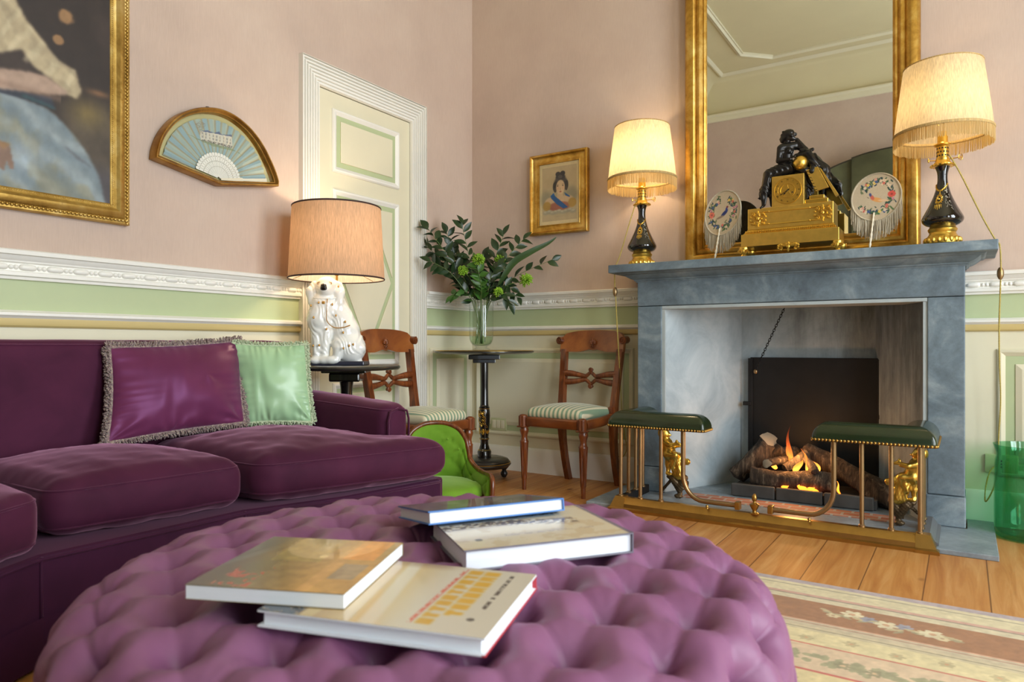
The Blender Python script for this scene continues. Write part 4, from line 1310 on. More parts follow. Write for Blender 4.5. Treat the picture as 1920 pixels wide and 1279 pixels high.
# ================================================================== OIL LAMPS
def twisted(mb, pts, r=.0021, pitch=.011):
    P = catmull(pts, 14); acc = 0; A = []; B = []
    # resample
    Q = [P[0]]; step = .0028
    for a, b in zip(P[:-1], P[1:]):
        k = max(1, int((b - a).length / step))
        for j in range(1, k + 1): Q.append(a.lerp(b, j / k))
    nx = Vector((1, 0, 0))
    for i, p in enumerate(Q):
        t = (Q[min(i + 1, len(Q) - 1)] - Q[max(0, i - 1)]).normalized()
        nx = (nx - t * nx.dot(t)).normalized(); ny = t.cross(nx)
        if i: acc += (p - Q[i - 1]).length
        an = 2 * PI * acc / pitch
        d = nx * math.cos(an) + ny * math.sin(an)
        A.append(p + d * r * .8); B.append(p - d * r * .8)
    mb.tube(A, r, 5); mb.tube(B, r, 5)
def oil_lamp(label, x, y, rz, power, cord, sw):
    o = thing('oil_lamp', label, 'table lamp', (x, y, 1.2), rz, 'fringed lamps on the mantel')
    mb = MB()
    mb.lathe([(0, 0), (.058, 0), (.064, .004), (.066, .014), (.060, .028), (.054, .036), (.050, .042), (.048, .05), (.052, .056), (.054, .064), (.049, .07), (.046, .078), (0, .078)], 40)
    for k in range(18):
        a = 2 * PI * k / 18
        mb.ball((.062 * math.cos(a), .062 * math.sin(a), .017), (.009, .009, .013), 8, 6)
    mb.build('gilt_foot', ORMOLU, o)
    bp = [(.046, .076), (.060, .082), (.072, .092), (.0768, .104), (.074, .116), (.065, .134), (.053, .158), (.041, .184), (.031, .21), (.024, .235), (.0195, .26), (.0185, .285), (.021, .305), (.028, .325), (.0, .326)]
    mb = MB(); mb.lathe([(p.x, p.z) for p in catmull([(a, 0, b) for a, b in bp[:-1]], 4)] + [(0, .326)], 48); body = mb.build('vase_body', BLACKP, o, smooth=60)
    bz = sorted((b, a) for a, b in bp)
    def surf(ang, z, off=.0008):
        r = float(np.interp(z, [q[0] for q in bz][:-1], [q[1] for q in bz][:-1])) + off
        return (r * math.cos(ang), r * math.sin(ang), z)
    mb = MB(); A = -PI / 2 - .28
    wob = lambda a, z: surf(A + a, z)
    for s in (-1, 1):      # garland round the neck
        mb.tube([wob(s * k * .12, .222 + .030 * (k / 10) ** 1.4) for k in range(11)], .0022, 5)
        for k in range(2, 11, 2): mb.ball(wob(s * k * .12, .222 + .030 * (k / 10) ** 1.4 - .003), .0036, 6, 4)
    for k in range(16):    # sunburst pendant
        a = 2 * PI * k / 16; r1, r2 = .011, .0175
        mb.tube([wob(r1 * math.cos(a) / .05, .185 + r1 * 1.25 * math.sin(a)), wob(r2 * math.cos(a) / .05, .185 + r2 * 1.35 * math.sin(a))], [.0022, .0012], 5)
    mb.tube([wob(.0105 * math.cos(a) / .05, .185 + .0135 * math.sin(a)) for a in np.linspace(0, 2 * PI, 18)[:-1]], .0024, 5, True)
    mb.ball(wob(0, .185), .004, 8, 5); mb.tube([wob(0, .206), wob(0, .222)], .0022, 5)
    for k in range(-2, 3): mb.tube([wob(k * .10, .160), wob(k * .11, .146 - .004 * (2 - abs(k)))], [.0022, .001], 5)
    mb.build('gilt_pendant', ORMOLU, body)
    mb = MB(); rg = random.Random(5)
    for k in range(26):
        an = .75 + rg.uniform(-.22, .22); z = .14 + .1 * rg.random()
        mb.tube([wob(an, z), wob(an + rg.uniform(-.1, .1), z + rg.uniform(-.012, .014))], [.0009, .0004], 4)
    for k in range(7): mb.ball(wob(.75 + rg.uniform(-.15, .15), .165 + .06 * rg.random()), .0028, 6, 4)
    mb.build('painted_spray', M('pale_enamel', '#b9b2a4', .5) if 'pale_enamel' not in bpy.data.materials else bpy.data.materials['pale_enamel'], body)
    mb = MB(); mb.lathe([(0, .324), (.032, .324), (.043, .329), (.044, .333), (.034, .336), (.029, .344), (.026, .35), (.0, .35)], 32)
    for k in range(16):
        a = 2 * PI * k / 16; mb.ball((.042 * math.cos(a), .042 * math.sin(a), .329), (.0055, .0055, .004), 6, 4)
    mb.build('petal_collar', ORMOLU, o)
    mb = MB(); mb.lathe([(0, .35), (.024, .35), (.024, .36), (.0215, .363), (.0215, .407), (.024, .41), (.031, .413), (.031, .418), (.022, .421), (.019, .425), (.019, .47), (0, .47)], 32)
    g = mb.build('burner_gallery', ORMOLU, o, smooth=30)
    mb = MB()
    for row in range(3):
        for k in range(12):
            a = 2 * PI * (k + .5 * (row % 2)) / 12; c = Vector((.0217 * math.cos(a), .0217 * math.sin(a), .370 + .015 * row))
            mb.lathe([(0, .0), (.0036, .0), (.0036, .0006), (0, .0008)], 8, mat=Matrix.Translation(c) @ rot_to((math.cos(a), math.sin(a), 0)).to_4x4())
    mb.build('pierced_hole', MARBLE_K, g, smooth=0)
    mb = MB()
    for s, L in ((-1, .05), (1, .055)):
        mb.cyl((s * .02, -.004, .353), (s * L, -.008, .355), .0022, 8)
        if s < 0: mb.ball((s * L, -.008, .355), (.004, .004, .009), 8, 6)
        else:
            for k in range(3):
                a = k * 2.1; mb.tube([(L + .008 + .007 * math.cos(a + q * .7), -.008, .355 + .007 * math.sin(a + q * .7) + .006 * math.sin(a)) for q in range(9)], .0015, 5)
    mb.build('wick_key', ORMOLU, o)
    # shade
    rb, rt, zb, zt = .178, .143, .462, .742
    mb = MB(); n = 144; P = []
    for i in range(n):
        a = 2 * PI * i / n; pl = .0011 * (1 if i % 2 else -1)
        P.append([((r + pl) * math.cos(a), (r + pl) * math.sin(a), z) for r, z in ((rb, zb), (rb * .75 + rt * .25 + .001, zb * .75 + zt * .25), ((rb + rt) / 2 + .001, (zb + zt) / 2), (rt, zt))])
    mb.grid(P, n, 4, True); sh = mb.build('lamp_shade', SHADE_C, o, smooth=180)
    mb = MB(); ring = lambda r, z: [(r * math.cos(a), r * math.sin(a), z) for a in np.linspace(0, 2 * PI, 73)[:-1]]
    mb.tube(ring(rb + .001, zb + .002), .0055, 8, True, flat=1.2); mb.build('lower_braid', FRINGE, sh)
    mb = MB(); mb.tube(ring(rt + .0005, zt), .0028, 6, True); mb.build('upper_braid', FRINGE, sh)
    mb = MB(); rg = random.Random(3)
    for i in range(300):
        a = 2 * PI * i / 300; r = rb + .0015 + rg.uniform(-.001, .001); l = .054 + rg.uniform(-.003, .003)
        mb.tube([(r * math.cos(a), r * math.sin(a), zb), ((r + rg.uniform(-.001, .002)) * math.cos(a + rg.uniform(-.008, .008)), (r + .001) * math.sin(a + rg.uniform(-.008, .008)), zb - l)], [.0017, .0013], 4, cap=False)
    mb.build('fringe', M_FR, sh)
    mb = MB()
    for k in range(3):
        a = 2 * PI * k / 3 + .3; mb.cyl((.018 * math.cos(a), .018 * math.sin(a), .50), ((rt - .002) * math.cos(a), (rt - .002) * math.sin(a), zt - .004), .0014, 6)
    mb.build('shade_wire', BRASS, sh)
    inv = Matrix.Rotation(-rz, 4, 'Z') @ T(-x, -y, -1.2)
    mb = MB(); twisted(mb, [inv @ Vector(p) for p in cord]); c = mb.build('power_cord', COTTON, o, smooth=180)
    mb = MB(); mb.lathe([(0, -.026), (.006, -.024), (.0115, -.012), (.0125, 0), (.0115, .012), (.006, .024), (0, .026)], 16, inv @ Vector(sw)); mb.build('inline_switch', BRASS_D, c)
    bulb('lamp_bulb', (x, y, 1.2 + .56), power, (1, .74, .43), .032)
    return o
t_ = NT('gold_fringe_thread'); d_ = t_.n('ShaderNodeBsdfDiffuse'); e_ = t_.n('ShaderNodeBsdfTranslucent'); m_ = t_.n('ShaderNodeMixShader')
d_.inputs[0].default_value = e_.inputs[0].default_value = rgb('#ddc690'); m_.inputs[0].default_value = .55
t_.l(d_.outputs[0], m_.inputs[1]); t_.l(e_.outputs[0], m_.inputs[2]); t_.l(m_.outputs[0], t_.out.inputs[0]); M_FR = t_.m
oil_lamp('black and gilt lamp with a fringed cream shade at the left end of the mantel', -1.44, 3.50, .40, 4.6,
         [(-1.46, 3.485, 1.565), (-1.49, 3.465, 1.45), (-1.545, 3.45, 1.26), (-1.570, 3.445, 1.196), (-1.575, 3.45, 1.11), (-1.578, 3.47, 1.03), (-1.582, 3.50, .86), (-1.59, 3.55, .63), (-1.60, 3.60, .42), (-1.60, 3.63, .30), (-1.585, 3.63, .2), (-1.62, 3.63, .15), (-1.66, 3.63, .2), (-1.66, 3.64, .3), (-1.63, 3.655, .4)],
         (-1.576, 3.457, 1.07))
oil_lamp('black and gilt lamp with a fringed cream shade at the right end of the mantel', -.075, 3.42, .0, 2.3,
         [(-.05, 3.40, 1.565), (-.01, 3.405, 1.48), (.06, 3.43, 1.31), (.108, 3.45, 1.208), (.122, 3.455, 1.185), (.126, 3.47, 1.10), (.125, 3.50, 1.0), (.122, 3.52, .85), (.124, 3.54, .7), (.128, 3.55, .55), (.122, 3.56, .4), (.118, 3.57, .27), (.105, 3.58, .18), (.078, 3.60, .115), (.078, 3.62, .17), (.095, 3.64, .24), (.125, 3.66, .27)],
         (.125, 3.485, 1.075))
# ================================================================== SOFT FURNISHINGS
def boxgrid(nx, ny, nz):
    """surface lattice of the cube [-1,1]^3"""
    idx = {}; V = []; F = []
    def vid(i, j, k):
        if (i, j, k) not in idx:
            idx[(i, j, k)] = len(V); V.append((2 * i / nx - 1, 2 * j / ny - 1, 2 * k / nz - 1))
        return idx[(i, j, k)]
    for i in range(nx):
        for j in range(ny):
            for k in (0, nz): F.append([vid(i, j, k), vid(i + 1, j, k), vid(i + 1, j + 1, k), vid(i, j + 1, k)])
    for i in range(nx):
        for k in range(nz):
            for j in (0, ny): F.append([vid(i, j, k), vid(i + 1, j, k), vid(i + 1, j, k + 1), vid(i, j, k + 1)])
    for j in range(ny):
        for k in range(nz):
            for i in (0, nx): F.append([vid(i, j, k), vid(i, j + 1, k), vid(i, j + 1, k + 1), vid(i, j, k + 1)])
    return np.array(V), F
def snoise(P, s, seed=0):
    """smooth pseudo noise of 3-D points from summed sines"""
    r = np.random.default_rng(seed); o = 0
    for k in range(6):
        d = r.normal(size=3); d /= np.linalg.norm(d)
        o = o + np.sin((P @ d) * s * (1 + .5 * k) + r.uniform(0, 6)) / (1 + .4 * k)
    return o / 3
def padded(name, corners, z0, z1, r, crown, mat, parent, off, bulge=.0, n=(36, 36, 10), ear=0, wr=.002, seed=0, tilt=0, crown_pow=1.0):
    """upholstered block on a plan quad FL, FR, BR, BL"""
    FLc, FRc, BRc, BLc = [np.array(c, float) for c in corners]
    L = (np.linalg.norm(FRc - FLc) + np.linalg.norm(BRc - BLc)) / 2; W = (np.linalg.norm(BLc - FLc) + np.linalg.norm(BRc - FRc)) / 2
    h = np.array([L / 2, W / 2, (z1 - z0) / 2])
    V, F = boxgrid(*n)
    # concentrate lattice lines near the edges
    V = np.sign(V) * (1 - (1 - np.abs(V)) ** 1.5)
    p = V * h; rr = min(r, h.min() * .98)
    q = np.clip(p, -(h - rr), h - rr); d = p - q; ln = np.linalg.norm(d, axis=1, keepdims=True)
    pn = np.where(ln > 1e-9, q + d / np.maximum(ln, 1e-9) * rr, p)
    a, b, c = (pn / h).T
    def warp(a, b, c, zz):
        u, v = (a + 1) / 2, (b + 1) / 2
        xy = ((1 - u) * (1 - v))[:, None] * FLc + (u * (1 - v))[:, None] * FRc + (u * v)[:, None] * BRc + ((1 - u) * v)[:, None] * BLc
        if ear:
            e = ear * sstep(.35, 1.0, a) * (1 - sstep(-.62, -.50, b))
            dr = (FRc - FLc) / np.linalg.norm(FRc - FLc); xy = xy + e[:, None] * dr
        fn_ = np.array([(FRc - FLc)[1], -(FRc - FLc)[0]]); fn_ = fn_ / np.linalg.norm(fn_)
        xy = xy + (bulge * np.clip(1 - a * a, 0, 1) * np.clip(1 - c * c, 0, 1) * np.clip(-b, 0, 1) ** 4)[:, None] * fn_
        return np.column_stack([xy, zz + tilt * v])
    zz = (z0 + z1) / 2 + pn[:, 2] + np.where(c > 0, crown * (np.clip(1 - a ** 2, 0, 1) * np.clip(1 - b ** 2, 0, 1)) ** crown_pow, -.3 * crown * np.clip(1 - a * a, 0, 1) * np.clip(1 - b * b, 0, 1))
    co = warp(a, b, c, zz)
    nz = snoise(co, 26, seed) * wr + (snoise(co * np.array([1, 1, .25]), 55, seed + 9) * wr * .8)
    co = co + nz[:, None] * np.column_stack([np.zeros(len(a)), np.zeros(len(a)), np.sign(c)])
    co -= np.array(off)
    mb = MB(); mb.add(co.tolist(), F)
    o = mb.build(name, mat, parent, smooth=180)
    # welt round the top edge
    k = 160; tt = np.linspace(0, 1, k, endpoint=False)
    per = 2 * (L + W); pa, pb = [], []
    rp = rr * .9
    for t in tt:
        s = t * per
        if s < L: x, y = -L / 2 + s, -W / 2
        elif s < L + W: x, y = L / 2, -W / 2 + s - L
        elif s < 2 * L + W: x, y = L / 2 - (s - L - W), W / 2
        else: x, y = -L / 2, W / 2 - (s - 2 * L - W)
        qx, qy = np.clip(x, -(L / 2 - rp), L / 2 - rp), np.clip(y, -(W / 2 - rp), W / 2 - rp)
        dx, dy = x - qx, y - qy; l = math.hypot(dx, dy)
        if l > 1e-9: x, y = qx + dx / l * rp, qy + dy / l * rp
        pa.append(x / (L / 2)); pb.append(y / (W / 2))
    pa, pb = np.array(pa) * (1 - .17 * rr / (L / 2)), np.array(pb) * (1 - .17 * rr / (W / 2))
    for zc, cc in ((z1 - rr * .45, .5), (z0 + rr * .45, -.5)):
        ins = 1 - (1 - math.sqrt(max(0, 1 - .55 ** 2))) * 0
        pts = warp(pa, pb, np.full(k, cc), np.full(k, zc)) - np.array(off)
        mb = MB(); mb.tube([tuple(x) for x in pts], .0032, 6, True); mb.build('welt', mat, o, smooth=180)
    return o

sf = thing('sofa', 'long aubergine velvet sofa with loose seat cushions along the left wall', 'sofa', (-2.2, 1.2, 0))
SO = (-2.2, 1.2, 0)
front = [(-1.56, .15), (-1.875, .80), (-1.86, 1.36), (-1.745, 1.66), (-1.675, 2.085)]
# plinth body
poly = front + [(-1.70, 2.13), (-2.655, 2.13), (-2.655, .0), (-1.6, .0)]
mb = MB(); mb.prism([(x - SO[0], y - SO[1]) for x, y in poly], .055, .272, bevel=.012); mb.build('base', VELVET_B, sf, smooth=0)
mb = MB()
for x, y in front[1:3]: mb.cyl((x - SO[0] + .002, y - SO[1], .06), (x - SO[0] + .002, y - SO[1], .268), .004, 6)
mb.tube([(x - SO[0] + .003, y - SO[1], .262) for x, y in front], .0045, 6); mb.build('base_welt', VELVET_B, sf, smooth=180)
# ribbed fringe
mb = MB(); P = []; pts = [Vector((x - SO[0], y - SO[1], 0)) for x, y in front + [(-1.70, 2.13)]]
for a, b in zip(pts[:-1], pts[1:]):
    d = (b - a); n_ = max(2, int(d.length / .0042)); nn = Vector((d.y, -d.x, 0)).normalized()
    for i in range(n_):
        p = a + d * i / n_ + nn * (.010 + (.0035 if i % 2 else 0))
        P.append([(p.x, p.y, .125), (p.x + nn.x * .001, p.y, .115), (p.x, p.y, .012)])
mb.grid(P, len(P), 3); mb.build('bullion_fringe', VELVET_B, sf, smooth=180)
for x, y in ((-1.8, .2), (-1.8, 2.05), (-2.6, 2.05), (-2.6, .1)):
    mb = MB(); mb.lathe([(.022, 0), (.03, .055), (0, .055)], 12, (x - SO[0], y - SO[1], 0)); mb.build('foot', MAHOG, sf)
padded('back', [(-2.50, .0), (-2.50, 2.075), (-2.66, 2.075), (-2.66, .0)], .25, .80, .04, .0, VELVET, sf, SO, n=(40, 10, 24), wr=.002, seed=1)
padded('arm', [(-2.62, 1.985), (-1.862, 1.985), (-1.862, 2.13), (-2.62, 2.13)], .25, .548, .045, .012, VELVET, sf, SO, n=(30, 14, 16), wr=.002, seed=2)
arm_ = [q for q in sf.children if q.name.startswith('arm')][0]
for q in [arm_] + list(arm_.children): q.data.transform(Matrix(((1, 0, 0, 0), (0, 1, 0, 0), (-.055, 0, 1, 0.0187), (0, 0, 0, 1))))
mb = MB()
aw = [(-1.860, 1.999, .285), (-1.860, 1.999, .490), (-1.860, 2.010, .522), (-1.860, 2.058, .534), (-1.860, 2.105, .522), (-1.860, 2.116, .490), (-1.860, 2.116, .285)]
mb.tube([tuple(Vector(p) - Vector(SO)) for p in aw], .0045, 6); mb.build('arm_welt', VELVET, sf, smooth=180)
padded('seat_cushion', [(-1.965, .852), (-1.888, 1.392), (-2.52, 1.40), (-2.535, .85)], .278, .425, .055, .045, VELVET, sf, SO, .014, (44, 44, 14), 0, .0035, 3)
padded('seat_cushion', [(-1.852, 1.402), (-1.648, 1.985), (-2.48, 1.978), (-2.52, 1.41)], .282, .428, .062, .052, VELVET, sf, SO, .016, (48, 60, 14), .11, .004, 4)
padded('seat_cushion', [(-1.63, .28), (-1.905, .815), (-2.535, .84), (-2.52, .06)], .275, .42, .045, .04, VELVET, sf, SO, .012, (40, 40, 12), 0, .003, 5)

# ------------------------------------------------------------------ throw cushions
def throw(name, label, BL, BR, TR, TL, thick, mat, trim, group, seed, strands, slen, srad, folds):
    BL, BR, TR, TL = [np.array(c, float) for c in (BL, BR, TR, TL)]
    c0 = (BL + BR + TR + TL) / 4
    o = thing(name, label, 'cushion', tuple(c0 - np.array([0, 0, .17])), 0, group)
    off = c0 - np.array([0, 0, .17])
    nrm = np.cross(BR - BL, TL - BL); nrm /= np.linalg.norm(nrm)
    if nrm[0] < 0: nrm = -nrm
    n = 110
    A, B = np.meshgrid(np.linspace(-1, 1, n), np.linspace(-1, 1, n), indexing='ij')
    # concave edges between pointed corners
    pin = .055
    A2 = A * (1 - pin * (1 - B * B)); B2 = B * (1 - pin * (1 - A * A))
    u, v = ((A2 + 1) / 2)[..., None], ((B2 + 1) / 2)[..., None]
    base = (1 - u) * (1 - v) * BL + u * (1 - v) * BR + u * v * TR + (1 - u) * v * TL
    prof = (np.clip(1 - np.abs(A) ** 2.2, 0, 1) ** .62) * (np.clip(1 - np.abs(B) ** 2.2, 0, 1) ** .62)
    wr = np.zeros_like(A)
    for (ca, cb, th, k, amp, ext) in folds:       # bundles of creases fanning from a point
        x, y = A - ca, B - cb; rad = np.hypot(x, y); an = np.arctan2(y, x) - th
        an = (an + PI) % (2 * PI) - PI
        wr += amp * np.cos(an * k) * np.exp(-(an / .75) ** 2) * np.clip(rad * 5, 0, 1) * np.exp(-rad / ext)
    wr += .0016 * np.sin(7 * A + 2 * np.sin(3 * B) + seed)
    for q_, o_ in ((A, B), (B, A)):       # puckers gathered along the seams
        wr += .0030 * np.sin(o_ * 31 + 2.5 * np.sin(o_ * 5 + seed)) * np.exp(-(1 - np.abs(q_)) / .16) * np.clip((1 - np.abs(o_)) * 4, 0, 1)
    wr += .0022 * np.sin(9 * (A + .6 * B) + 3 * np.sin(4 * A - 2 * B + seed)) * np.exp(-((A + .1) ** 2 + (B + .3) ** 2) / .5)
    mb = MB()
    for s in (1, -1):
        P = base + nrm * ((prof * thick * (1 if s > 0 else .75))[..., None] * s) + nrm * ((wr * (prof > .02) * np.clip(prof * 3, 0, 1))[..., None] if s > 0 else 0)
        mb.grid((P - off).tolist(), n, n)
    bm_o = mb.build('cushion_cover', mat, o, smooth=180)
    bm = bmesh.new(); bm.from_mesh(bm_o.data); bmesh.ops.remove_doubles(bm, verts=bm.verts, dist=.0008); bmesh.ops.recalc_face_normals(bm, faces=bm.faces); bm.to_mesh(bm_o.data); bm.free()
    # trimming: dense looped fringe round the edge
    edge = [base[i, 0] for i in range(n)] + [base[-1, j] for j in range(1, n)] + [base[i, -1] for i in range(n - 2, -1, -1)] + [base[0, j] for j in range(n - 2, 0, -1)]
    edge = np.array(edge) - off; m = len(edge); cen = edge.mean(0)
    rg = random.Random(seed); mb = MB()
    mb.tube([tuple(p) for p in edge], srad * 3.2, 6, True)
    for i in range(strands):
        t = i / strands * m; k = int(t) % m; f = t - int(t)
        p = Vector(edge[k] * (1 - f) + edge[(k + 1) % m] * f)
        tg = Vector(edge[(k + 1) % m] - edge[k - 1]).normalized(); ow = tg.cross(Vector(nrm)).normalized()
        if ow.dot(p - Vector(cen)) < 0: ow = -ow
        an = rg.uniform(-1.25, 1.25); d = ow * math.cos(an) + Vector(nrm) * math.sin(an) + tg * rg.uniform(-.45, .45)
        q = p + d * slen * rg.uniform(.75, 1.1) * (1 if abs(an) < .8 else .8)
        mb.tube([p, p.lerp(q, .6) + tg * rg.uniform(-.003, .003), q], [srad, srad * 1.2, srad * .8], 4)
    mb.build('fringe_trim', trim, o, smooth=180)
    return o
def m_trim(name, cols):
    t = NT(name); f = t.noise(t.coords((1, 1, 1)), 130, 2)
    k = len(cols)
    t.bsdf(t.ramp(f, [(.30 + .4 * i / (k - 1), rgb(c)) for i, c in enumerate(cols)]), .8, sheen=.3)
    return t.m
throw('throw_cushion', 'plum silk cushion with a mottled fringe leaning on the sofa back', (-2.405, 1.222, .452), (-2.355, 1.722, .478), (-2.475, 1.79, .80), (-2.485, 1.27, .775), .070, SILK,
      m_trim('mottled_fringe', ['#4a2a3a', '#8c8378', '#6e4b58', '#b3a58f', '#5a5560']), 'cushions on the sofa', 1, 2200, .022, .0026,
      [(-.15, -1.1, 1.6, 9, .006, .35), (.95, -.95, 2.4, 7, .010, .5), (-1, -1, .8, 8, .006, .5), (.3, .2, -1.2, 5, .004, .6)])
throw('throw_cushion', 'pale green silk cushion tucked behind the plum one against the sofa arm', (-2.40, 1.735, .47), (-2.235, 1.955, .465), (-2.30, 1.975, .785), (-2.47, 1.745, .79), .055, SILK_G,
      m_trim('pale_green_fringe', ['#7d9370', '#a9b894', '#c2c9ab', '#8fa37f']), 'cushions on the sofa', 2, 1300, .018, .0023,
      [(1, -1, 2.3, 8, .008, .6), (-.2, -1.1, 1.4, 7, .008, .5), (.2, 1.0, -1.5, 6, .004, .5)])

# ------------------------------------------------------------------ ottoman
OC = (-.765, .935); AZ = math.radians(32.9)
ot = thing('ottoman', 'large round mauve ottoman with a deep-buttoned top', 'ottoman', (OC[0], OC[1], .012), AZ)
zt, R0, rr_, flatR = .4125, .575, .10, .475
arc = []      # profile (s, r, z, nr, nz)
for r in np.linspace(0, flatR, 90):
    k = r / flatR; sl = -.034 * 2 * k / flatR
    arc.append((r, zt + .017 - .017 * k * k, -sl * .5, 1))
for a in np.linspace(0, PI / 2, 36)[1:]: arc.append((flatR + rr_ * math.sin(a), zt - rr_ + rr_ * math.cos(a), math.sin(a), math.cos(a)))
for z in np.linspace(zt - rr_, zt - rr_ - .025, 10)[1:]: arc.append((R0, z, 1, 0))
arc = np.array(arc); ds_ = np.hypot(np.diff(arc[:, 0]), np.diff(arc[:, 1])); S = np.concatenate([[0], np.cumsum(ds_)])
nth = 440
th = np.linspace(0, 2 * PI, nth, endpoint=False)
SS, TH = np.meshgrid(S, th, indexing='ij')
x, y = SS * np.cos(TH), SS * np.sin(TH)
a = (y / .110 + x / .058) / 2 - .05; b = (y / .110 - x / .058) / 2 + .468
sa, sb = np.abs(np.sin(PI * a)), np.abs(np.sin(PI * b))
rho = None
for da in (0, 1):
    for db in (0, 1):
        ea, eb = a - np.floor(a) - da, b - np.floor(b) - db
        d2 = np.hypot((ea - eb) * .058, (ea + eb) * .110)
        rho = d2 if rho is None else np.minimum(rho, d2)
la, lb2 = np.abs(a - np.round(a)) * .1026, np.abs(b - np.round(b)) * .1026
line = np.minimum(la, lb2)
near = np.exp(-(rho / .05) ** 2)
D = -.060 * np.exp(-(rho / .0235) ** 1.12) - .0050 * np.exp(-line / .0045) * (.3 + .7 * near) + .004 * (sa * sb) ** .7
D += .0022 * np.sin(np.arctan2(sa, sb + 1e-6) * 9 + a * 3) * np.exp(-rho / .03) * np.clip(rho / .012, 0, 1)
fade = 1 - sstep(S[-1] - .05, S[-1] - .004, SS)
D = D * fade
r_, z_, nr, nz = [arc[:, i][:, None] for i in range(4)]
nl_ = np.hypot(nr, nz); nr, nz = nr / nl_, nz / nl_
RR = np.maximum(r_ + D * nr, 0); ZZ = z_ + D * nz
P = np.stack([RR * np.cos(TH), RR * np.sin(TH), ZZ], -1)
mb = MB()
vs = P[1:].reshape(-1, 3).tolist(); m = len(S) - 1
fs = [(i * nth + j, i * nth + (j + 1) % nth, (i + 1) * nth + (j + 1) % nth, (i + 1) * nth + j) for i in range(m - 1) for j in range(nth)]
vs.append([0, 0, float(ZZ[0, 0])]); fs += [(len(vs) - 1, (j + 1) % nth, j) for j in range(nth)]
mb.add(vs, fs); mb.build('buttoned_top', SATIN, ot, smooth=180)
mb = MB(); zb = zt - rr_ - .025
mb.lathe([(0, 0), (.555, 0), (.560, .01), (.566, zb - .02), (.570, zb + .002), (0, zb + .002)], 120); mb.build('skirt', SATIN, ot, smooth=40)
mb = MB(); mb.tube([(.573 * math.cos(q), .573 * math.sin(q), zb) for q in np.linspace(0, 2 * PI, 121)[:-1]], .006, 8, True); mb.build('welt', SATIN, ot, smooth=180)

# ------------------------------------------------------------------ books
def book(label, corner, d1, l1, d2, l2, th, z, boards, pages_in, paint, spine, tilt=0, board_mat=None, res=(150, 120)):
    """corner = front bottom corner; d1/d2 unit plan vectors; local X along d1, Y along d2"""
    d1 = Vector((d1[0], d1[1], 0)).normalized(); d2v = Vector((d2[0], d2[1], 0)); d2v = (d2v - d1 * d2v.dot(d1)).normalized()
    rz = math.atan2(d1.y, d1.x); flip = d1.cross(d2v).z < 0
    o = thing('book', label, 'book', (corner[0], corner[1], z), rz, 'books on the ottoman')
    if tilt: o.rotation_euler = (tilt, 0, rz)
    sy = -1 if flip else 1
    F = Matrix.Diagonal((1, sy, 1, 1))
    bt = .0026 if boards else .0006
    bmat = board_mat or PAPER
    for nm, z0 in (('back_cover', 0), ('front_cover', th - bt)):
        mb = MB(); mb.bx(0, l1, 0, l2, z0, z0 + bt, bt * .3, F); mb.build(nm, bmat, o, smooth=0)
    i = pages_in
    e = {'y1': (i, l1 - i, i, l2 - .002), 'x1': (i, l1 - .002, i, l2 - i), 'x0': (.002, l1 - i, i, l2 - i), 'y0': (i, l1 - i, .002, l2 - i)}[spine]
    mb = MB(); mb.bx(e[0], e[1], e[2], e[3], bt, th - bt, 0, F); mb.build('pages', PAPER, o, smooth=0)
    s = {'y1': (0, l1, l2 - .003, l2), 'x1': (l1 - .003, l1, 0, l2), 'x0': (0, .003, 0, l2), 'y0': (0, l1, 0, .003)}[spine]
    mb = MB(); mb.bx(s[0], s[1], s[2], s[3], 0, th, .001, F); mb.build('spine', bmat, o, smooth=0)
    X = F @ T(0, 0, th + .0004) @ Matrix(((1, 0, 0, 0), (0, 0, 1, 0), (0, 0, 0, 0), (0, 0, 0, 1)))
    painted('cover_print', l1, l2, res[0], res[1], paint, COVER, o, X)
    return o
def strokes(U, V, C, u0, u1, v0, v1, n, col, seed, thick=.2, al=.9):
    """row of blocky unreadable capitals running along V"""
    r = random.Random(seed); st = (v1 - v0) / n
    for k in range(n):
        a, b = v0 + k * st, v0 + k * st + st * .82
        u, v = (U - u0) / (u1 - u0), (V - a) / (b - a)
        ins = (u > 0) & (u < 1) & (v > 0) & (v < 1)
        kind = r.choice('NMEFTHA')
        bar = np.zeros(U.shape, bool)
        if kind in 'NMHEF': bar |= v < thick * 1.4
        if kind in 'NMH': bar |= v > 1 - thick * 1.4
        if kind == 'N': bar |= np.abs(u - v) < thick
        if kind == 'M': bar |= np.abs(np.abs(v - .5) * 1.2 - (u - .3)) < thick
        if kind in 'EFTA': bar |= u > 1 - thick
        if kind in 'EFHA': bar |= np.abs(u - .5) < thick * .6
        if kind == 'E': bar |= u < thick
        if kind == 'T': bar |= np.abs(v - .5) < thick * .8
        if kind == 'A': bar |= np.abs(np.abs(v - .5) - .42 * (1 - u)) < thick * .8
        C = lay(C, col, blur((ins & bar).astype(float), 2) * al)
    return C
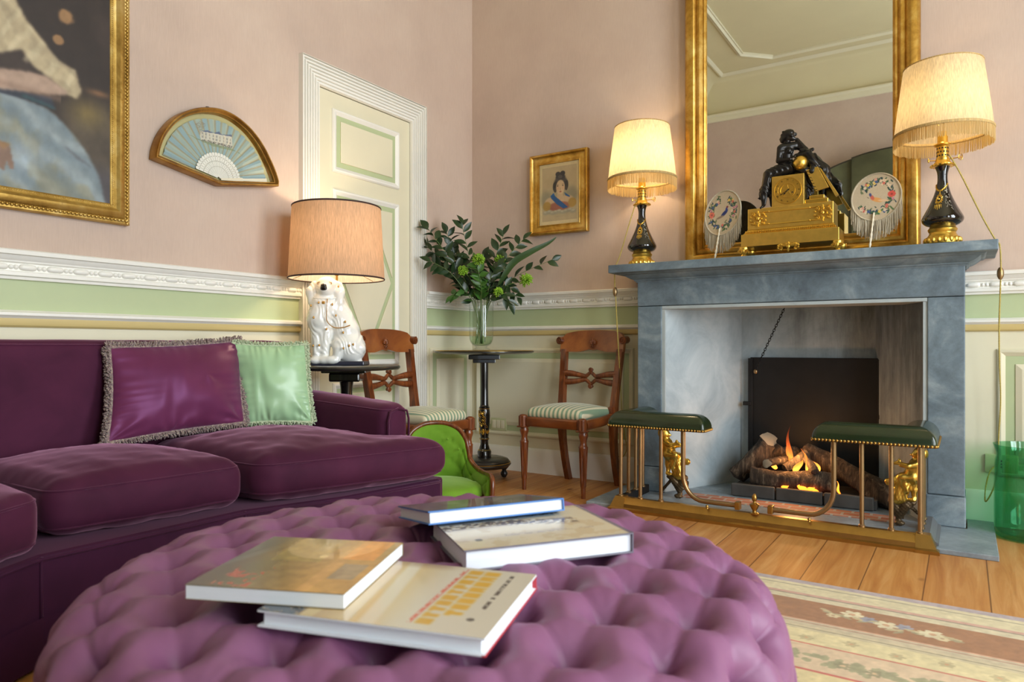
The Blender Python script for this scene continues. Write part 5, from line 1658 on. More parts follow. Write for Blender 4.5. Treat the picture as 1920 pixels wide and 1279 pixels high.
def cover1(U, V):
    C = np.zeros(U.shape + (3,)) + np.array([.80, .77, .70])
    C = lay(C, (.80, .70, .50), sstep(.34, .62, U)); C = lay(C, (.72, .60, .40), sstep(.6, .75, U))
    C = lay(C, (.84, .82, .76), (1 - sstep(.02, .05, np.abs(U - .56 - .12 * (V - .5)))) * .8)
    g = fbm(U, V, 14, 4)
    C = lay(C, (.30, .33, .36), sstep(.80, .84, U) * (.4 + .6 * (g > .5))); C = lay(C, (.12, .13, .14), sstep(.80, .83, U) * (g < .46)); C = lay(C, (.80, .72, .50), ((U > .74) & (U < .80) & (V < .5)) * .6)
    C = lay(C, (.45, .33, .22), sstep(.88, 1, V) * sstep(.35, .5, U) * .6)
    C = lay(C, (.80, .42, .34), ((np.abs(U - .335) < .006) | ((np.abs(U - .348) < .006) & (fbm(U, V, 50, 9, 2) > .45))) & (V > .08) & (V < .97))
    C = strokes(U, V, C, .25, .322, .08, .97, 10, (.80, .60, .12), 3, .36)
    C = strokes(U, V, C, .165, .238, .22, .97, 8, (.82, .62, .13), 5, .36)
    C = lay(C, (.28, .26, .25), ((np.abs(U - .10) < .012) & (V > .36) & (V < .92) & (fbm(U, V, 60, 2, 2) > .36)) * .9)
    C = lay(C, (.2, .2, .2), (np.hypot((U - .115) * 1.3, V - .20) < .022) * .8)
    return C
def cover2(U, V):
    g = fbm(U, V, 5, 21); g2 = fbm(U, V, 16, 22)
    C = np.zeros(U.shape + (3,)) + np.array([.52, .45, .28])
    C = lay(C, (.74, .58, .32), (1 - sstep(.25, .55, U)) * (.5 + .5 * g))
    C = lay(C, (.88, .58, .26), ((U < .28) & (V > .58) & (U > .06)) * .8)
    C = lay(C, (.60, .54, .30), ((U > .4) & (U < .75) & (V > .5)) * .7)
    C = lay(C, (.80, .62, .38), ((np.abs(U - .27) < .04)) * .5)
    C = lay(C, (.50, .50, .46), ((U > .05) & (U < .22) & (V > .22) & (V < .5)) * .7)
    C = lay(C, (.30, .33, .22), sstep(.55, .8, U) * (1 - sstep(.3, .7, V)) * .8)
    C = lay(C, (.20, .17, .14), sstep(.74, .95, U) * .85)
    C = lay(C, (.68, .22, .14), ((U > .62) & (U < .86) & (V > .02) & (V < .36) & (g2 > .52)) * .8)
    C = lay(C, (.92, .84, .60), (np.hypot((U - .42), (V - .62)) < .03) * .8)
    return C * (.85 + .3 * g2)[..., None]
def cover3(U, V):
    C = np.zeros(U.shape + (3,)) + np.array([.84, .79, .68])
    g = fbm(U, V, 9, 31, 5); g2 = fbm(U, V, 40, 33, 3)
    C = lay(C, (.74, .64, .48), (g > .58) * .35)
    band = (1 - sstep(.04, .12, np.abs(V - .60 - .06 * np.sin(6 * U))))
    C = lay(C, (.42, .37, .34), band * (g2 > .46) * (U < .82) * .85)
    C = lay(C, (.88, .88, .86), band * (g2 < .36) * (U < .82) * .8)
    C = lay(C, (.50, .58, .62), sstep(.68, .75, V) * (1 - sstep(.9, .98, V)) * (U < .75) * .7)
    C = lay(C, (.16, .17, .18), sstep(.75, .8, V) * (g2 > .56) * (U < .8) * .8)
    C = lay(C, (.66, .62, .58), ((np.abs(V - .28) < .025) & (U > .3) & (U < .85) & (g2 > .44)) * .5)
    C = lay(C, (.30, .30, .28), (np.hypot(U - .13, (V - .22) * .7) < .022) * .7)
    C = lay(C, (.45, .42, .50), sstep(.965, .98, U))
    return C
def cover4(U, V):
    g = fbm(U, V, 7, 41)
    C = np.zeros(U.shape + (3,)) + np.array([.36, .33, .38])
    C = lay(C, (.62, .60, .58), (np.sin(U * 18 + 3 * g) > .3) * .45)
    C = lay(C, (.20, .18, .22), (g < .42) * .6)
    C = lay(C, (.24, .45, .75), ((V < .03) | (U > .97)) * 1.0)
    return C
BLUEB = M('blue_boards', '#4178bd', .45); REDB = M('red_boards', '#b5303a', .45); GREYB = M('grey_boards', '#6a6672', .5); WHITEB = M('white_wrapper', '#dfe4ea', .5); OLIVE = M('olive_wrapper', '#8a7a50', .4)
book('large flat book with yellow block letters and red boards, nearest the camera', (-.4475, .636), (-.960, -.279), .297, (-.239, .971), .228, .021, .4325, True, .006, cover1, 'y1', board_mat=WHITEB)
for q_ in bpy.data.objects['book'].children:
    if q_.name.startswith('spine'): q_.data.materials[0] = REDB
mb = MB(); mb.bx(-.0008, .004, 0, .228, -.0002, .0024, .0004, Matrix.Diagonal((1, -1, 1, 1))); mb.build('red_board_edge', REDB, bpy.data.objects['book'], smooth=0)
book('square golden brown paperback lying on the book with yellow letters', (-.6415, .6107), (-.918, -.396), .216, (-.222, .975), .228, .0185, .4545, False, .0008, cover2, 'y1', board_mat=OLIVE)
book('thick cream book with a city picture lying under the blue book', (-.6385, .853), (.595, .804), .295, (-.888, .459), .214, .034, .4335, True, .005, cover3, 'x1', board_mat=GREYB)
book('thin blue-edged book tilted on top of the thick cream book', (-.763, .919), (.545, .838), .262, (-.838, .545), .20, .023, .4745, True, .004, cover4, 'x1', tilt=-.16, board_mat=BLUEB)

# ------------------------------------------------------------------ rug
RX0, RX1, RY0, RY1 = -1.50, 1.7, -1.05, 2.442
def rug_paint(U, V):
    x = RX0 + U * (RX1 - RX0); y = RY0 + V * (RY1 - RY0); d = RY1 - y
    n1 = fbm(U, V, 260, 51, 2); n2 = fbm(U, V, 90, 52, 3)
    cream = np.array([.80, .74, .58])
    C = np.zeros(U.shape + (3,)) + cream
    def band(a, b, col, al=1.0):
        nonlocal C
        C = lay(C, col, ((d >= a) & (d < b)) * al)
    band(0, .035, (.66, .60, .60)); band(.035, .125, (.80, .75, .60)); band(.055, .062, (.62, .58, .48)); band(.125, .142, (.76, .60, .52)); band(.142, .150, (.55, .50, .42)); band(.150, .185, (.78, .73, .60))
    band(.185, .345, (.60, .42, .27)); band(.345, .352, (.80, .62, .50)); band(.352, .39, (.74, .68, .56)); band(.362, .368, (.60, .36, .30)); band(.39, .42, (.76, .70, .56)); band(.40, .405, (.45, .42, .34))
    band(.42, .505, (.82, .76, .58)); band(.505, .515, (.74, .42, .34)); band(.515, .66, (.80, .70, .57)); band(.66, .672, (.74, .40, .34)); band(.672, 9, (.82, .75, .56))
    r = random.Random(12)
    def blob(cx, cy, a, b, col, th=0):
        nonlocal C
        m = (np.abs(x - cx) < a + b) & (np.abs(y - cy) < a + b)
        if not m.any(): return
        ct, st = math.cos(th), math.sin(th)
        p = ((x - cx) * ct + (y - cy) * st) / a; q = (-(x - cx) * st + (y - cy) * ct) / b
        C = lay(C, col, (m & (p * p + q * q < 1)) * .9)
    def flower(cx, cy, s, col, core):
        for k in range(6): blob(cx + s * math.cos(k * 1.047), cy + s * math.sin(k * 1.047), s * .62, s * .5, col, k * 1.047)
        blob(cx, cy, s * .45, s * .45, core)
    for cx in (-.9, -.18, .54, 1.26):                 # flower sprays on the brown band
        for k in range(15):
            t = k / 14; fx = cx - .155 + .31 * t; fy = RY1 - .262 + .02 * math.sin(t * 6.3) + r.uniform(-.022, .022)
            if k in (5, 9): flower(fx, fy, .014, (.58, .58, .62), (.5, .5, .56))
            elif k in (3, 7, 12): flower(fx, fy, .019, (.84, .80, .66), (.74, .58, .44))
            elif k % 2: flower(fx, fy, .012, (.80, .74, .58), (.66, .55, .42))
            else:
                blob(fx, fy, .024, .008, (.72, .66, .50), r.uniform(-.9, .9)); blob(fx + .01, fy - .012, .018, .006, (.60, .56, .42), r.uniform(-.9, .9))
    for k in range(30):                               # little flowers in the cream band
        flower(-1.4 + k * .105, RY1 - .463 + (.008 if k % 2 else -.008), .012, (.70, .64, .48), (.76, .58, .42))
    xx = -1.4
    while xx < 1.65:                                  # grey-green garland
        fy = RY1 - .585 + .018 * math.sin(xx * 9)
        for k in range(5): blob(xx + r.uniform(-.025, .025), fy + r.uniform(-.025, .025), r.uniform(.012, .02), r.uniform(.007, .011), (.60, .58, .44), r.uniform(0, 3))
        if r.random() < .4: flower(xx, fy, .013, (.56, .53, .40), (.78, .66, .5))
        xx += .034
    for k in range(20): flower(-1.4 + k * .15, RY1 - .72, .016, (.68, .60, .42), (.8, .66, .5))
    return C * (.90 + .14 * n1 + .08 * n2)[..., None]
us = np.concatenate([np.linspace(0, .28, 30)[:-1], np.linspace(.28, .86, 420)[:-1], np.linspace(.86, 1, 30)])
vs_ = np.concatenate([np.linspace(0, .74, 40)[:-1], np.linspace(.74, 1, 260)])
rg_ = thing('rug', 'cream and brown patterned rug with flower sprays under the ottoman', 'rug', ((RX0 + RX1) / 2, (RY0 + RY1) / 2, 0))
mb = MB(); mb.bx(RX0 - rg_.location.x, RX1 - rg_.location.x, RY0 - rg_.location.y, RY1 - rg_.location.y, .0005, .0085, .003); mb.build('rug_backing', M('rug_edge', '#a59a94', .95), rg_, smooth=0)
painted('rug_pile', RX1 - RX0, RY1 - RY0, us, vs_, rug_paint, RUGM, rg_, T(RX0 - rg_.location.x, RY0 - rg_.location.y, .0095) @ Matrix(((1, 0, 0, 0), (0, 0, 1, 0), (0, 0, 0, 0), (0, 0, 0, 1))))
# ================================================================== DINING CHAIRS
def dining_chair(label, loc, rz):
    o = thing('dining_chair', label, 'chair', loc, rz, 'mahogany chairs')
    ZR, ZS = .345, .40
    # reeded front legs
    for s in (-1, 1):
        mb = MB()
        prof = [(0, 0), (.0115, 0), (.013, .05), (.0125, .055), (.0155, .062), (.0235, .255), (.0245, .262), (.020, .268), (.0165, .285), (.019, .30), (.0245, .318), (.0255, .326), (.022, .332), (.024, .346), (0, .346)]
        q = []
        for (a, b), (c, d_) in zip(prof[:-1], prof[1:]):
            k = 8 if d_ - b > .1 else 1
            for j in range(k): q.append((a + (c - a) * j / k, b + (d_ - b) * j / k))
        q.append(prof[-1])
        mb.lathe(q, 40, (s * .188, -.172, 0), flute=(10, .0038, .065, .254)); mb.build('leg', MAHOG, o, smooth=50)
    # sabre rear legs running up into the back posts
    for s in (-1, 1):
        P = catmull([(s * .166, .232, 0), (s * .166, .196, .12), (s * .168, .172, .25), (s * .170, .168, .36), (s * .172, .174, .46), (s * .178, .196, .60), (s * .186, .222, .76)], 6)
        mb = MB(); n = len(P); vs = []
        for i, p in enumerate(P):
            t = i / (n - 1); wx = .0165 if p.z > .33 else .0155; wy = .018 + .008 * math.exp(-((p.z - .36) / .09) ** 2)
            for dx, dy in ((-wx, -wy), (wx, -wy), (wx, wy), (-wx, wy)): vs.append((p.x + dx, p.y + dy, p.z))
        fs = [(i * 4 + j, i * 4 + (j + 1) % 4, i * 4 + 4 + (j + 1) % 4, i * 4 + 4 + j) for i in range(n - 1) for j in range(4)] + [(0, 1, 2, 3), tuple(4 * n - 4 + j for j in range(4))]
        mb.add(vs, fs); mb.build('leg', MAHOG, o, smooth=40)
        mb = MB(); mb.box((s * .170, .148, .415), (.036, .05, .062), .012); mb.build('post_block', MAHOG, o)
    # seat rails with reeded corner blocks
    mb = MB(); mb.box((0, -.175, .372), (.335, .034, .052), .010, seg=3); mb.build('front_rail', MAHOG_B, o)
    mb = MB(); mb.box((0, .165, .372), (.32, .03, .05), .006); mb.build('rear_rail', MAHOG, o)
    for s in (-1, 1):
        mb = MB(); mb.tube([(s * .187, -.165, .370), (s * .184, .0, .375), (s * .172, .15, .385)], [.026, .026, .026], 10, flat=1.05); mb.build('side_rail', MAHOG_B, o, smooth=40)
        mb = MB(); mb.cyl((s * .188, -.182, .345), (s * .188, -.182, .398), .0235, 20); mb.ball((s * .188, -.182, .398), (.0235, .0235, .012), 16, 8)
        for k in (-1, 0, 1): mb.cyl((s * .188 + k * .012, -.2035 + .004 * abs(k), .348), (s * .188 + k * .012, -.2035 + .004 * abs(k), .40), .0045, 8)
        mb.box((s * .188, -.18, .343), (.054, .05, .008), .003); mb.build('corner_block', MAHOG, o, smooth=50)
    # drop-in cushion
    V, F = boxgrid(30, 30, 8); V = np.sign(V) * (1 - (1 - np.abs(V)) ** 1.4)
    h = np.array([.172, .165, .026]); r = .025
    p = V * h; q = np.clip(p, -(h - r), h - r); d_ = p - q; ln = np.linalg.norm(d_, axis=1, keepdims=True); p = np.where(ln > 1e-9, q + d_ / np.maximum(ln, 1e-9) * r, p)
    a, b = p[:, 0] / h[0], p[:, 1] / h[1]
    p[:, 2] += .414 + np.where(p[:, 2] > 0, .028 * np.clip(1 - a * a, 0, 1) ** .7 * np.clip(1 - b * b, 0, 1) ** .7, 0)
    p[:, 0] *= 1 - .035 * b; p[:, 1] -= .012
    mb = MB(); mb.add(p.tolist(), F); mb.build('seat', STRIPE, o, smooth=180)
    # tablet crest rail, dished, with scrolled ears
    TH = .026
    def crest_z(t):       # t in -1..1 -> (bottom, top)
        a = abs(t)
        top = .868 - .028 * a ** 3.0 - (.02 * max(0, a - .86) / .14)
        bot = .752 + .008 * math.cos(t * PI * 2.0) * (a < .5) + (.008 * math.cos(PI) if a >= .5 else 0) - .008 * (a < .12) * (1 - a / .12)
        return bot, top
    P = []; n = 44
    for i in range(n):
        t = -1 + 2 * i / (n - 1); x = t * .208; yb_ = .236 - .030 * (1 - t * t) * -1 - .0
        yb_ = .214 + .026 * (1 - t * t)
        lo, hi = crest_z(t); row = []
        for s_, z in ((0, lo), (0, hi), (1, hi), (1, lo)):
            row.append((x, yb_ + (z - .75) * .18 + (TH if s_ else 0) - .01, z))
        P.append(row + [row[0]])
    mb = MB(); mb.grid(P, n, 5); mb.add([P[0][j] for j in range(4)], [(0, 1, 2, 3)]); mb.add([P[-1][j] for j in range(4)], [(0, 1, 2, 3)])
    cr = mb.build('crest_rail', MAHOG_B, o, smooth=40)
    for s in (-1, 1):
        mb = MB(); mb.cyl((s * .209, .198, .808), (s * .209, .244, .812), .0215, 22)
        mb.tube([(s * .209 + s * .0205 * (1 - q / 22) * math.cos(q * .5 + 1.2), .1965, .808 + .0205 * (1 - q / 22) * math.sin(q * .5 + 1.2)) for q in range(22)], .0036, 6)
        mb.build('scroll_ear', MAHOG, cr, smooth=50)
    mb = MB()
    for k in range(7):
        an = PI / 2 + (k - 3) * .42; L = .034 - .004 * abs(k - 3)
        c = (.030 * .3 * math.cos(an), .2235 + .006, .798 + .012 * math.sin(an))
        mb.tube([(0, .2295, .786), (L * .6 * math.cos(an), .2275, .788 + L * .6 * math.sin(an)), (L * math.cos(an), .229, .788 + L * math.sin(an))], [.002, .005, .002], 6)
    for s in (-1, 1): mb.tube([(s * .006 * math.cos(q * .6) + s * .007, .2285, .774 + .007 * math.sin(q * .6)) for q in range(10)], .0024, 5)
    mb.build('carved_palmette', MAHOG, cr, smooth=180)
    # splat : two waved bars meeting round a lozenge, with curls
    for s in (1, -1):
        P = [(-.172, .195, .595 + s * .026), (-.11, .2, .595 + s * .022), (-.05, .207, .595 + s * .012), (-.03, .208, .595 + s * .012), (-.001, .21, .595 + s * .031), (.03, .208, .595 + s * .012), (.05, .207, .595 + s * .012), (.11, .2, .595 + s * .022), (.172, .195, .595 + s * .026)]
        C = catmull(P, 6); rad = [.0085 + .0075 * min(1, abs(p.x) / .13) for p in C]
        mb = MB(); mb.tube(C, rad, 8, flat=1.15, up=(0, 0, 1))
        mb.tube([(.013 * (1 - q / 20) * math.cos(q * .52 - s * 1.6), .204, .595 + s * (.047) + .013 * (1 - q / 20) * math.sin(q * .52 - s * 1.6)) for q in range(18)], .0052, 8)
        mb.cyl((0, .198, .595 + s * .047), (0, .222, .595 + s * .047), .0095, 16)
        mb.build('back_bar', MAHOG, o, smooth=60)
    return o
dining_chair('mahogany chair with a striped seat standing left of the fireplace', (-1.80, 3.372, 0), math.radians(-5))
dining_chair('mahogany chair with a striped seat in front of the panelled door', (-2.345, 2.755, 0), math.radians(92))

# ================================================================== TABLES
pt = thing('pedestal_table', 'black lacquered pedestal table in the corner under the leafy vase', 'table', (-2.36, 3.35, 0))
mb = MB(); mb.lathe([(0, .726), (.10, .727), (.24, .731), (.275, .735), (.292, .742), (.292, .746), (.284, .75), (0, .75)], 64); mb.build('table_top', LACQW, pt, smooth=30)
mb = MB(); mb.tube([(.285 * math.cos(a), .285 * math.sin(a), .7505) for a in np.linspace(0, 2 * PI, 65)[:-1]], .0012, 5, True)
for k in range(40):
    a = 2 * PI * k / 40; mb.tube([(.262 * math.cos(a), .262 * math.sin(a), .7505), (.272 * math.cos(a + .06), .272 * math.sin(a + .06), .7505), (.262 * math.cos(a + .12), .262 * math.sin(a + .12), .7505)], .001, 4)
mb.build('gilt_border', ORMOLU, pt)
mb = MB(); mb.box((0, 0, .713), (.18, .18, .026), .003, Rz(.6)); mb.box((0, 0, .69), (.13, .13, .022), .003, Rz(.6)); mb.build('top_block', LACQ, pt, smooth=0)
mb = MB(); mb.lathe([(.0, .125), (.040, .125), (.041, .16), (.036, .168), (.031, .175), (.029, .185), (.024, .20), (.023, .225), (.028, .232), (.028, .238), (.024, .243), (.027, .27), (.032, .33), (.034, .37), (.032, .40), (.0295, .408), (.0305, .414), (.0305, .42), (.026, .424), (.0235, .44), (.0225, .55), (.0235, .68), (0, .68)], 40); col_ = mb.build('column', LACQ, pt, smooth=40)
mb = MB()
for z, r in ((.411, .0312), (.235, .0288), (.17, .0365)): mb.tube([(r * math.cos(a), r * math.sin(a), z) for a in np.linspace(0, 2 * PI, 33)[:-1]], .0016, 5, True)
mb.build('gilt_ring', ORMOLU, col_); mb = MB()
rgp = random.Random(9)
for k in range(46):
    a = rgp.uniform(-PI, 0); z = rgp.uniform(.265, .395); r = .0272 + .0068 * min(1, (z - .25) / .1)
    mb.tube([(r * math.cos(a + .25 * math.sin(q)), r * math.sin(a + .25 * math.sin(q)), z + .007 * math.cos(q * 1.3)) for q in np.linspace(0, 4, 7)], .0014, 4)
mb.build('gilt_arabesque', ORMOLU, col_)
mb = MB(); mb.lathe([(0, .07), (.13, .07), (.152, .082), (.157, .09), (.152, .098), (.146, .101), (.147, .107), (.138, .118), (.11, .126), (0, .128)], 56); mb.build('plateau_base', LACQW, pt, smooth=40)
mb = MB(); mb.tube([(.1535 * math.cos(a), .1535 * math.sin(a), .099) for a in np.linspace(0, 2 * PI, 65)[:-1]], .0018, 5, True); mb.build('gilt_line', ORMOLU, pt)
for k in range(3):
    a = 2 * PI * k / 3 + 5.1
    mb = MB(); mb.lathe([(0, 0), (.012, .003), (.021, .018), (.021, .028), (.012, .044), (.016, .05), (.028, .064), (.028, .074), (0, .074)], 20, (.122 * math.cos(a), .122 * math.sin(a), 0)); mb.build('bun_foot', LACQW, pt)

TC = (-2.385, 2.285)
lt = thing('side_table', 'round black tilt-top table behind the sofa arm carrying the dog lamp', 'table', (TC[0], TC[1], 0))
mb = MB(); mb.lathe([(0, .668), (.20, .668), (.236, .670), (.243, .675), (.245, .681), (.242, .687), (.236, .690), (0, .690)], 64); mb.build('table_top', LACQW, lt, smooth=30)
mb = MB(); mb.bx(-.10, .10, -.07, .07, .655, .6675, .003, Rz(.6)); mb.bx(-.07, .07, -.055, .055, .615, .656, .008, Rz(.6)); mb.build('tilt_block', LACQ, lt, smooth=0)
mb = MB(); mb.lathe([(0, .20), (.036, .20), (.04, .23), (.032, .26), (.026, .30), (.03, .36), (.031, .42), (.026, .46), (.0255, .54), (.028, .59), (.032, .616), (0, .616)], 32); mb.build('stem', LACQ, lt, smooth=50)
for k in range(3):
    a = 2 * PI * k / 3 + .5
    P = catmull([(.02, 0, .24), (.08, 0, .22), (.14, 0, .12), (.18, 0, .035), (.215, 0, .014)], 5)
    mb = MB(); mb.tube([(p.x * math.cos(a), p.x * math.sin(a), p.z) for p in P], [.020 - .008 * i / len(P) for i in range(len(P))], 10); mb.build('leg', LACQ, lt, smooth=60)

# ================================================================== DOG LAMP
dl = thing('dog_lamp', 'white pottery spaniel lamp with a peach drum shade on the black side table', 'table lamp', (-2.415, 2.25, .6905), AZ)
K = .000382
D3 = lambda zx, zy, y=0: ((zx - 460) * K, y, (1152 - zy) * K + .004)
mb = MB(); mb.bx(-.10, .14, -.062, .062, 0, .019, .004); mb.build('plinth', M('navy_glaze_plinth', '#2f3040', .3, coat=.4), dl, smooth=0)
pr = [ell(D3(365, 232, -.022), (.052, .048, .046)), ell(D3(360, 190, -.015), (.044, .044, .030)), ell(D3(365, 262, -.058), (.029, .026, .024)), ell(D3(365, 300, -.046), (.030, .024, .018)),
      cap(D3(215, 205, -.012), D3(190, 290, -.016), .020, .027), cap(D3(184, 290, -.020), D3(188, 400, -.024), .028, .019), cap(D3(496, 210, -.008), D3(505, 300, -.012), .020, .025), cap(D3(508, 300, -.022), D3(514, 415, -.026), .026, .016),
      cap(D3(355, 320, -.004), D3(335, 450, -.010), .046, .060), cap(D3(330, 440, -.010), D3(285, 620, -.022), .062, .060), cap(D3(285, 620, -.022), D3(300, 760, -.018), .056, .044),
      cap(D3(420, 440, .012), D3(560, 760, .016), .058, .066), cap(D3(540, 760, .014), D3(620, 960, .010), .066, .072), ell(D3(640, 930, .006), (.056, .062, .066)),
      ell(D3(545, 920, -.038), (.044, .030, .042)), cap(D3(520, 960, -.048), D3(500, 1085, -.05), .026, .018), ell(D3(440, 1100, -.058), (.036, .022, .019)),
      cap(D3(265, 700, -.034), D3(262, 1070, -.040), .034, .021), ell(D3(250, 1105, -.05), (.030, .026, .018)), cap(D3(360, 760, -.034), D3(345, 1060, -.038), .032, .021), ell(D3(350, 1105, -.05), (.026, .026, .018)),
      cap(D3(230, 1130, -.0), D3(720, 1130, .0), .022, .022), cap(D3(690, 1060, -.012), D3(760, 960, -.012), .022, .020), cap(D3(760, 960, -.012), D3(725, 880, -.008), .018, .010)]
def fur(Q):
    x, y, z = Q[..., 0], Q[..., 1], Q[..., 2]
    m = (z < .30).astype(float) + ((np.abs(x + .036) > .048) & (z >= .30) & (z < .40)) * 1.0
    m *= (z > .05)
    w = 3.2 * np.sin(31 * z + 55 * x) + 2.4 * np.sin(52 * z - 41 * x + 1.3) + 1.7 * np.sin(90 * x + 20 * z)
    return -.0017 * m * np.sin(250 * x + 90 * z + w + 50 * y) * (.6 + .4 * np.sin(70 * z + 40 * x))
dog = sculpted('dog_figure', pr, .0032, .010, PORC, dl, None, fur)
mb = MB(); mb.ball(D3(367, 226, -.083), (.0135, .009, .009), 16, 10); mb.ball(D3(366, 246, -.082), (.0150, .009, .010), 16, 10); mb.ball(D3(365, 262, -.080), (.0155, .008, .009), 16, 10); mb.build('nose', BLACKP, dog)
GILTP = M('copper_lustre', '#b98a3c', .35, .4)
for s, zx in ((-1, 300), (1, 425)):
    mb = MB(); mb.tube([(D3(zx, 195)[0] + .0085 * math.cos(a), -.0605, D3(zx, 195)[2] + .006 * math.sin(a)) for a in np.linspace(0, 2 * PI, 15)[:-1]], .0016, 5, True); mb.ball((D3(zx, 195)[0], -.059, D3(zx, 195)[2]), (.0045, .003, .004), 8, 6); mb.build('eye', GILTP, dog)
mb = MB(); mb.tube([(D3(350, 360)[0] + .060 * math.cos(a), -.012 + .056 * math.sin(a), D3(350, 368)[2] + .004 * math.cos(2 * a)) for a in np.linspace(PI, 2 * PI, 20)], .0032, 6); mb.build('collar', PORC, dog)
mb = MB(); mb.box(D3(358, 425, -.073), (.014, .006, .013), .003); mb.build('padlock', GILTP, dog)
mb = MB()
ch_ = catmull([D3(405, 385, -.074), D3(402, 520, -.079), D3(405, 640, -.080), D3(480, 715, -.070), D3(580, 715, -.058), D3(650, 690, -.045)], 10)
for i, p in enumerate(ch_): mb.ball(p, (.0026, .0026, .0026), 6, 4)
mb.build('chain', GILTP, dog)
for zx, zy, yy in ((210, 460, -.07), (305, 425, -.075), (460, 445, -.068), (255, 600, -.086), (395, 735, -.072), (500, 575, -.065), (600, 648, -.05), (585, 775, -.062), (600, 960, -.082), (240, 930, -.075), (310, 925, -.072), (655, 930, -.064), (700, 915, -.058), (510, 230, -.036)):
    mb = MB(); mb.ball(D3(zx, zy, yy), (.0042, .006, .006), 8, 6); mb.build('lustre_spot', GILTP, dog)
mb = MB(); mb.lathe([(0, .355), (.009, .355), (.009, .372), (.0055, .376), (.0055, .41), (.012, .414), (.014, .424), (.014, .49), (0, .49)], 16, (0, .012, 0)); mb.build('brass_stem', BRASS, dl)
rb, rt, zb, zt_ = .216, .199, .396, .722
mb = MB(); mb.lathe([(rb, zb), ((rb + rt) / 2, (zb + zt_) / 2), (rt, zt_)], 96, (0, .012, 0), cap=False); sh = mb.build('lamp_shade', SHADE_P, dl, smooth=180)
mb = MB(); mb.lathe([(rb - .002, zb), (rt - .002, zt_)], 96, (0, .012, 0), cap=False); mb.build('white_lining', SHADE_IN, sh, smooth=180)
TRIMD = M('brown_edge_tape', '#3a2420', .7)
for r, z in ((rb, zb), (rt, zt_)):
    mb = MB(); mb.tube([(r * math.cos(a), .012 + r * math.sin(a), z) for a in np.linspace(0, 2 * PI, 97)[:-1]], .0024, 6, True, flat=1.6); mb.build('edge_tape', TRIMD, sh, smooth=180)
for k in range(3):
    a = 2 * PI * k / 3 + .9
    mb = MB(); mb.cyl((.01 * math.cos(a), .012 + .01 * math.sin(a), .47), ((rb - .003) * math.cos(a), .012 + (rb - .003) * math.sin(a), zb + .004), .0013, 6); mb.build('shade_wire', BRASS, sh)
bl_ = Matrix.Translation((-2.415, 2.25, .6905)) @ Rz(AZ) @ Vector((0, .012, .575))
bulb('dog_lamp_bulb', bl_, 6.0, (1, .76, .50), .035)

# ================================================================== NURSING CHAIR
gc = thing('nursing_chair', 'low lime green velvet chair with a curved wooden frame between sofa and ottoman', 'chair', (-1.95, 2.428, 0), math.radians(46))
gc.scale = (.91, .93, .925)
half = [(0, .195, .452), (.06, .19, .446), (.118, .172, .418), (.150, .148, .37), (.160, .130, .32), (.168, .10, .272), (.19, .03, .240), (.212, -.06, .232), (.222, -.13, .236), (.224, -.165, .226), (.222, -.182, .195), (.218, -.186, .13)]
full = [(-x, y, z) for x, y, z in half[:0:-1]] + half
FP = catmull(full, 8)
mb = MB(); mb.tube(FP, .0125, 10); mb.build('wooden_frame', MAHOG, gc, smooth=180)
n = len(FP); P = []; P2 = []; m = 22
for i, p in enumerate(FP):
    base = Vector((p.x * .93, p.y * .93, .135)); row = []; row2 = []
    tg = (FP[min(i + 1, n - 1)] - FP[max(0, i - 1)])
    inn = Vector((-p.x, -p.y - .02, 0)); inn = inn.normalized() if inn.length > 1e-6 else Vector((0, -1, 0))
    for j in range(m):
        t = j / (m - 1); q = base.lerp(p, t)
        u = (i / n - .5) * 16; v = q.z / .052
        a_, b_ = (u + v) / 2, (u - v) / 2
        tuft = .010 * (math.sqrt(abs(math.sin(PI * a_))) * math.sqrt(abs(math.sin(PI * b_)))) - .010 * math.exp(-(math.sin(PI * a_) ** 2 + math.sin(PI * b_) ** 2) / .05)
        pad = math.sin(PI * min(1, t * 1.0)) ** .6
        row.append(tuple(q + inn * ((.016 + tuft) * pad + .004))); row2.append(tuple(q - inn * (.012 * pad)))
    P.append(row); P2.append(row2)
mb = MB(); mb.grid(P, n, m); mb.build('buttoned_back', GVELVET, gc, smooth=180)
mb = MB(); mb.grid(P2, n, m); mb.build('outer_back', GVELVET, gc, smooth=180)
mb = MB()
for x, z in ((-.055, .375), (.055, .375), (0, .325), (.11, .325), (-.11, .325)):
    mb2 = MB(); mb2.ball((x, .165 - abs(x) * .28 - .012, z), (.0065, .005, .0065), 10, 6); mb2.build('button', GVELVET, gc)
mb = MB(); outl = [(.215 * math.cos(a) * (1 if math.sin(a) < 0 else .86), .195 * math.sin(a) * (1.0 if math.sin(a) > 0 else 1.12)) for a in np.linspace(0, 2 * PI, 49)[:-1]]
vs = []; fs = []; k = len(outl); zz = [(.92, .115), (1, .125), (1.0, .16), (.96, .178), (.86, .188), (.6, .196), (.3, .199)]
for s, z in zz: vs += [(x * s, y * s, z) for x, y in outl]
for j in range(len(zz) - 1): fs += [(j * k + i, j * k + (i + 1) % k, (j + 1) * k + (i + 1) % k, (j + 1) * k + i) for i in range(k)]
fs += [tuple(range(k)), tuple((len(zz) - 1) * k + i for i in range(k))]
mb = MB(); mb.add(vs, fs); mb.build('seat', GVELVET, gc, smooth=60)
mb = MB(); mb.tube([(x * .97, y * .97, .128) for x, y in outl], .013, 8, True); mb.build('seat_rail', MAHOG, gc, smooth=180)
for x, y in ((-.165, -.165), (.165, -.165), (-.12, .14), (.12, .14)):
    mb = MB(); mb.lathe([(0, 0), (.008, 0), (.0085, .03), (.013, .06), (.017, .085), (.012, .095), (.018, .115), (.018, .13), (0, .13)], 16, (x, y, 0)); mb.build('leg', MAHOG, gc)

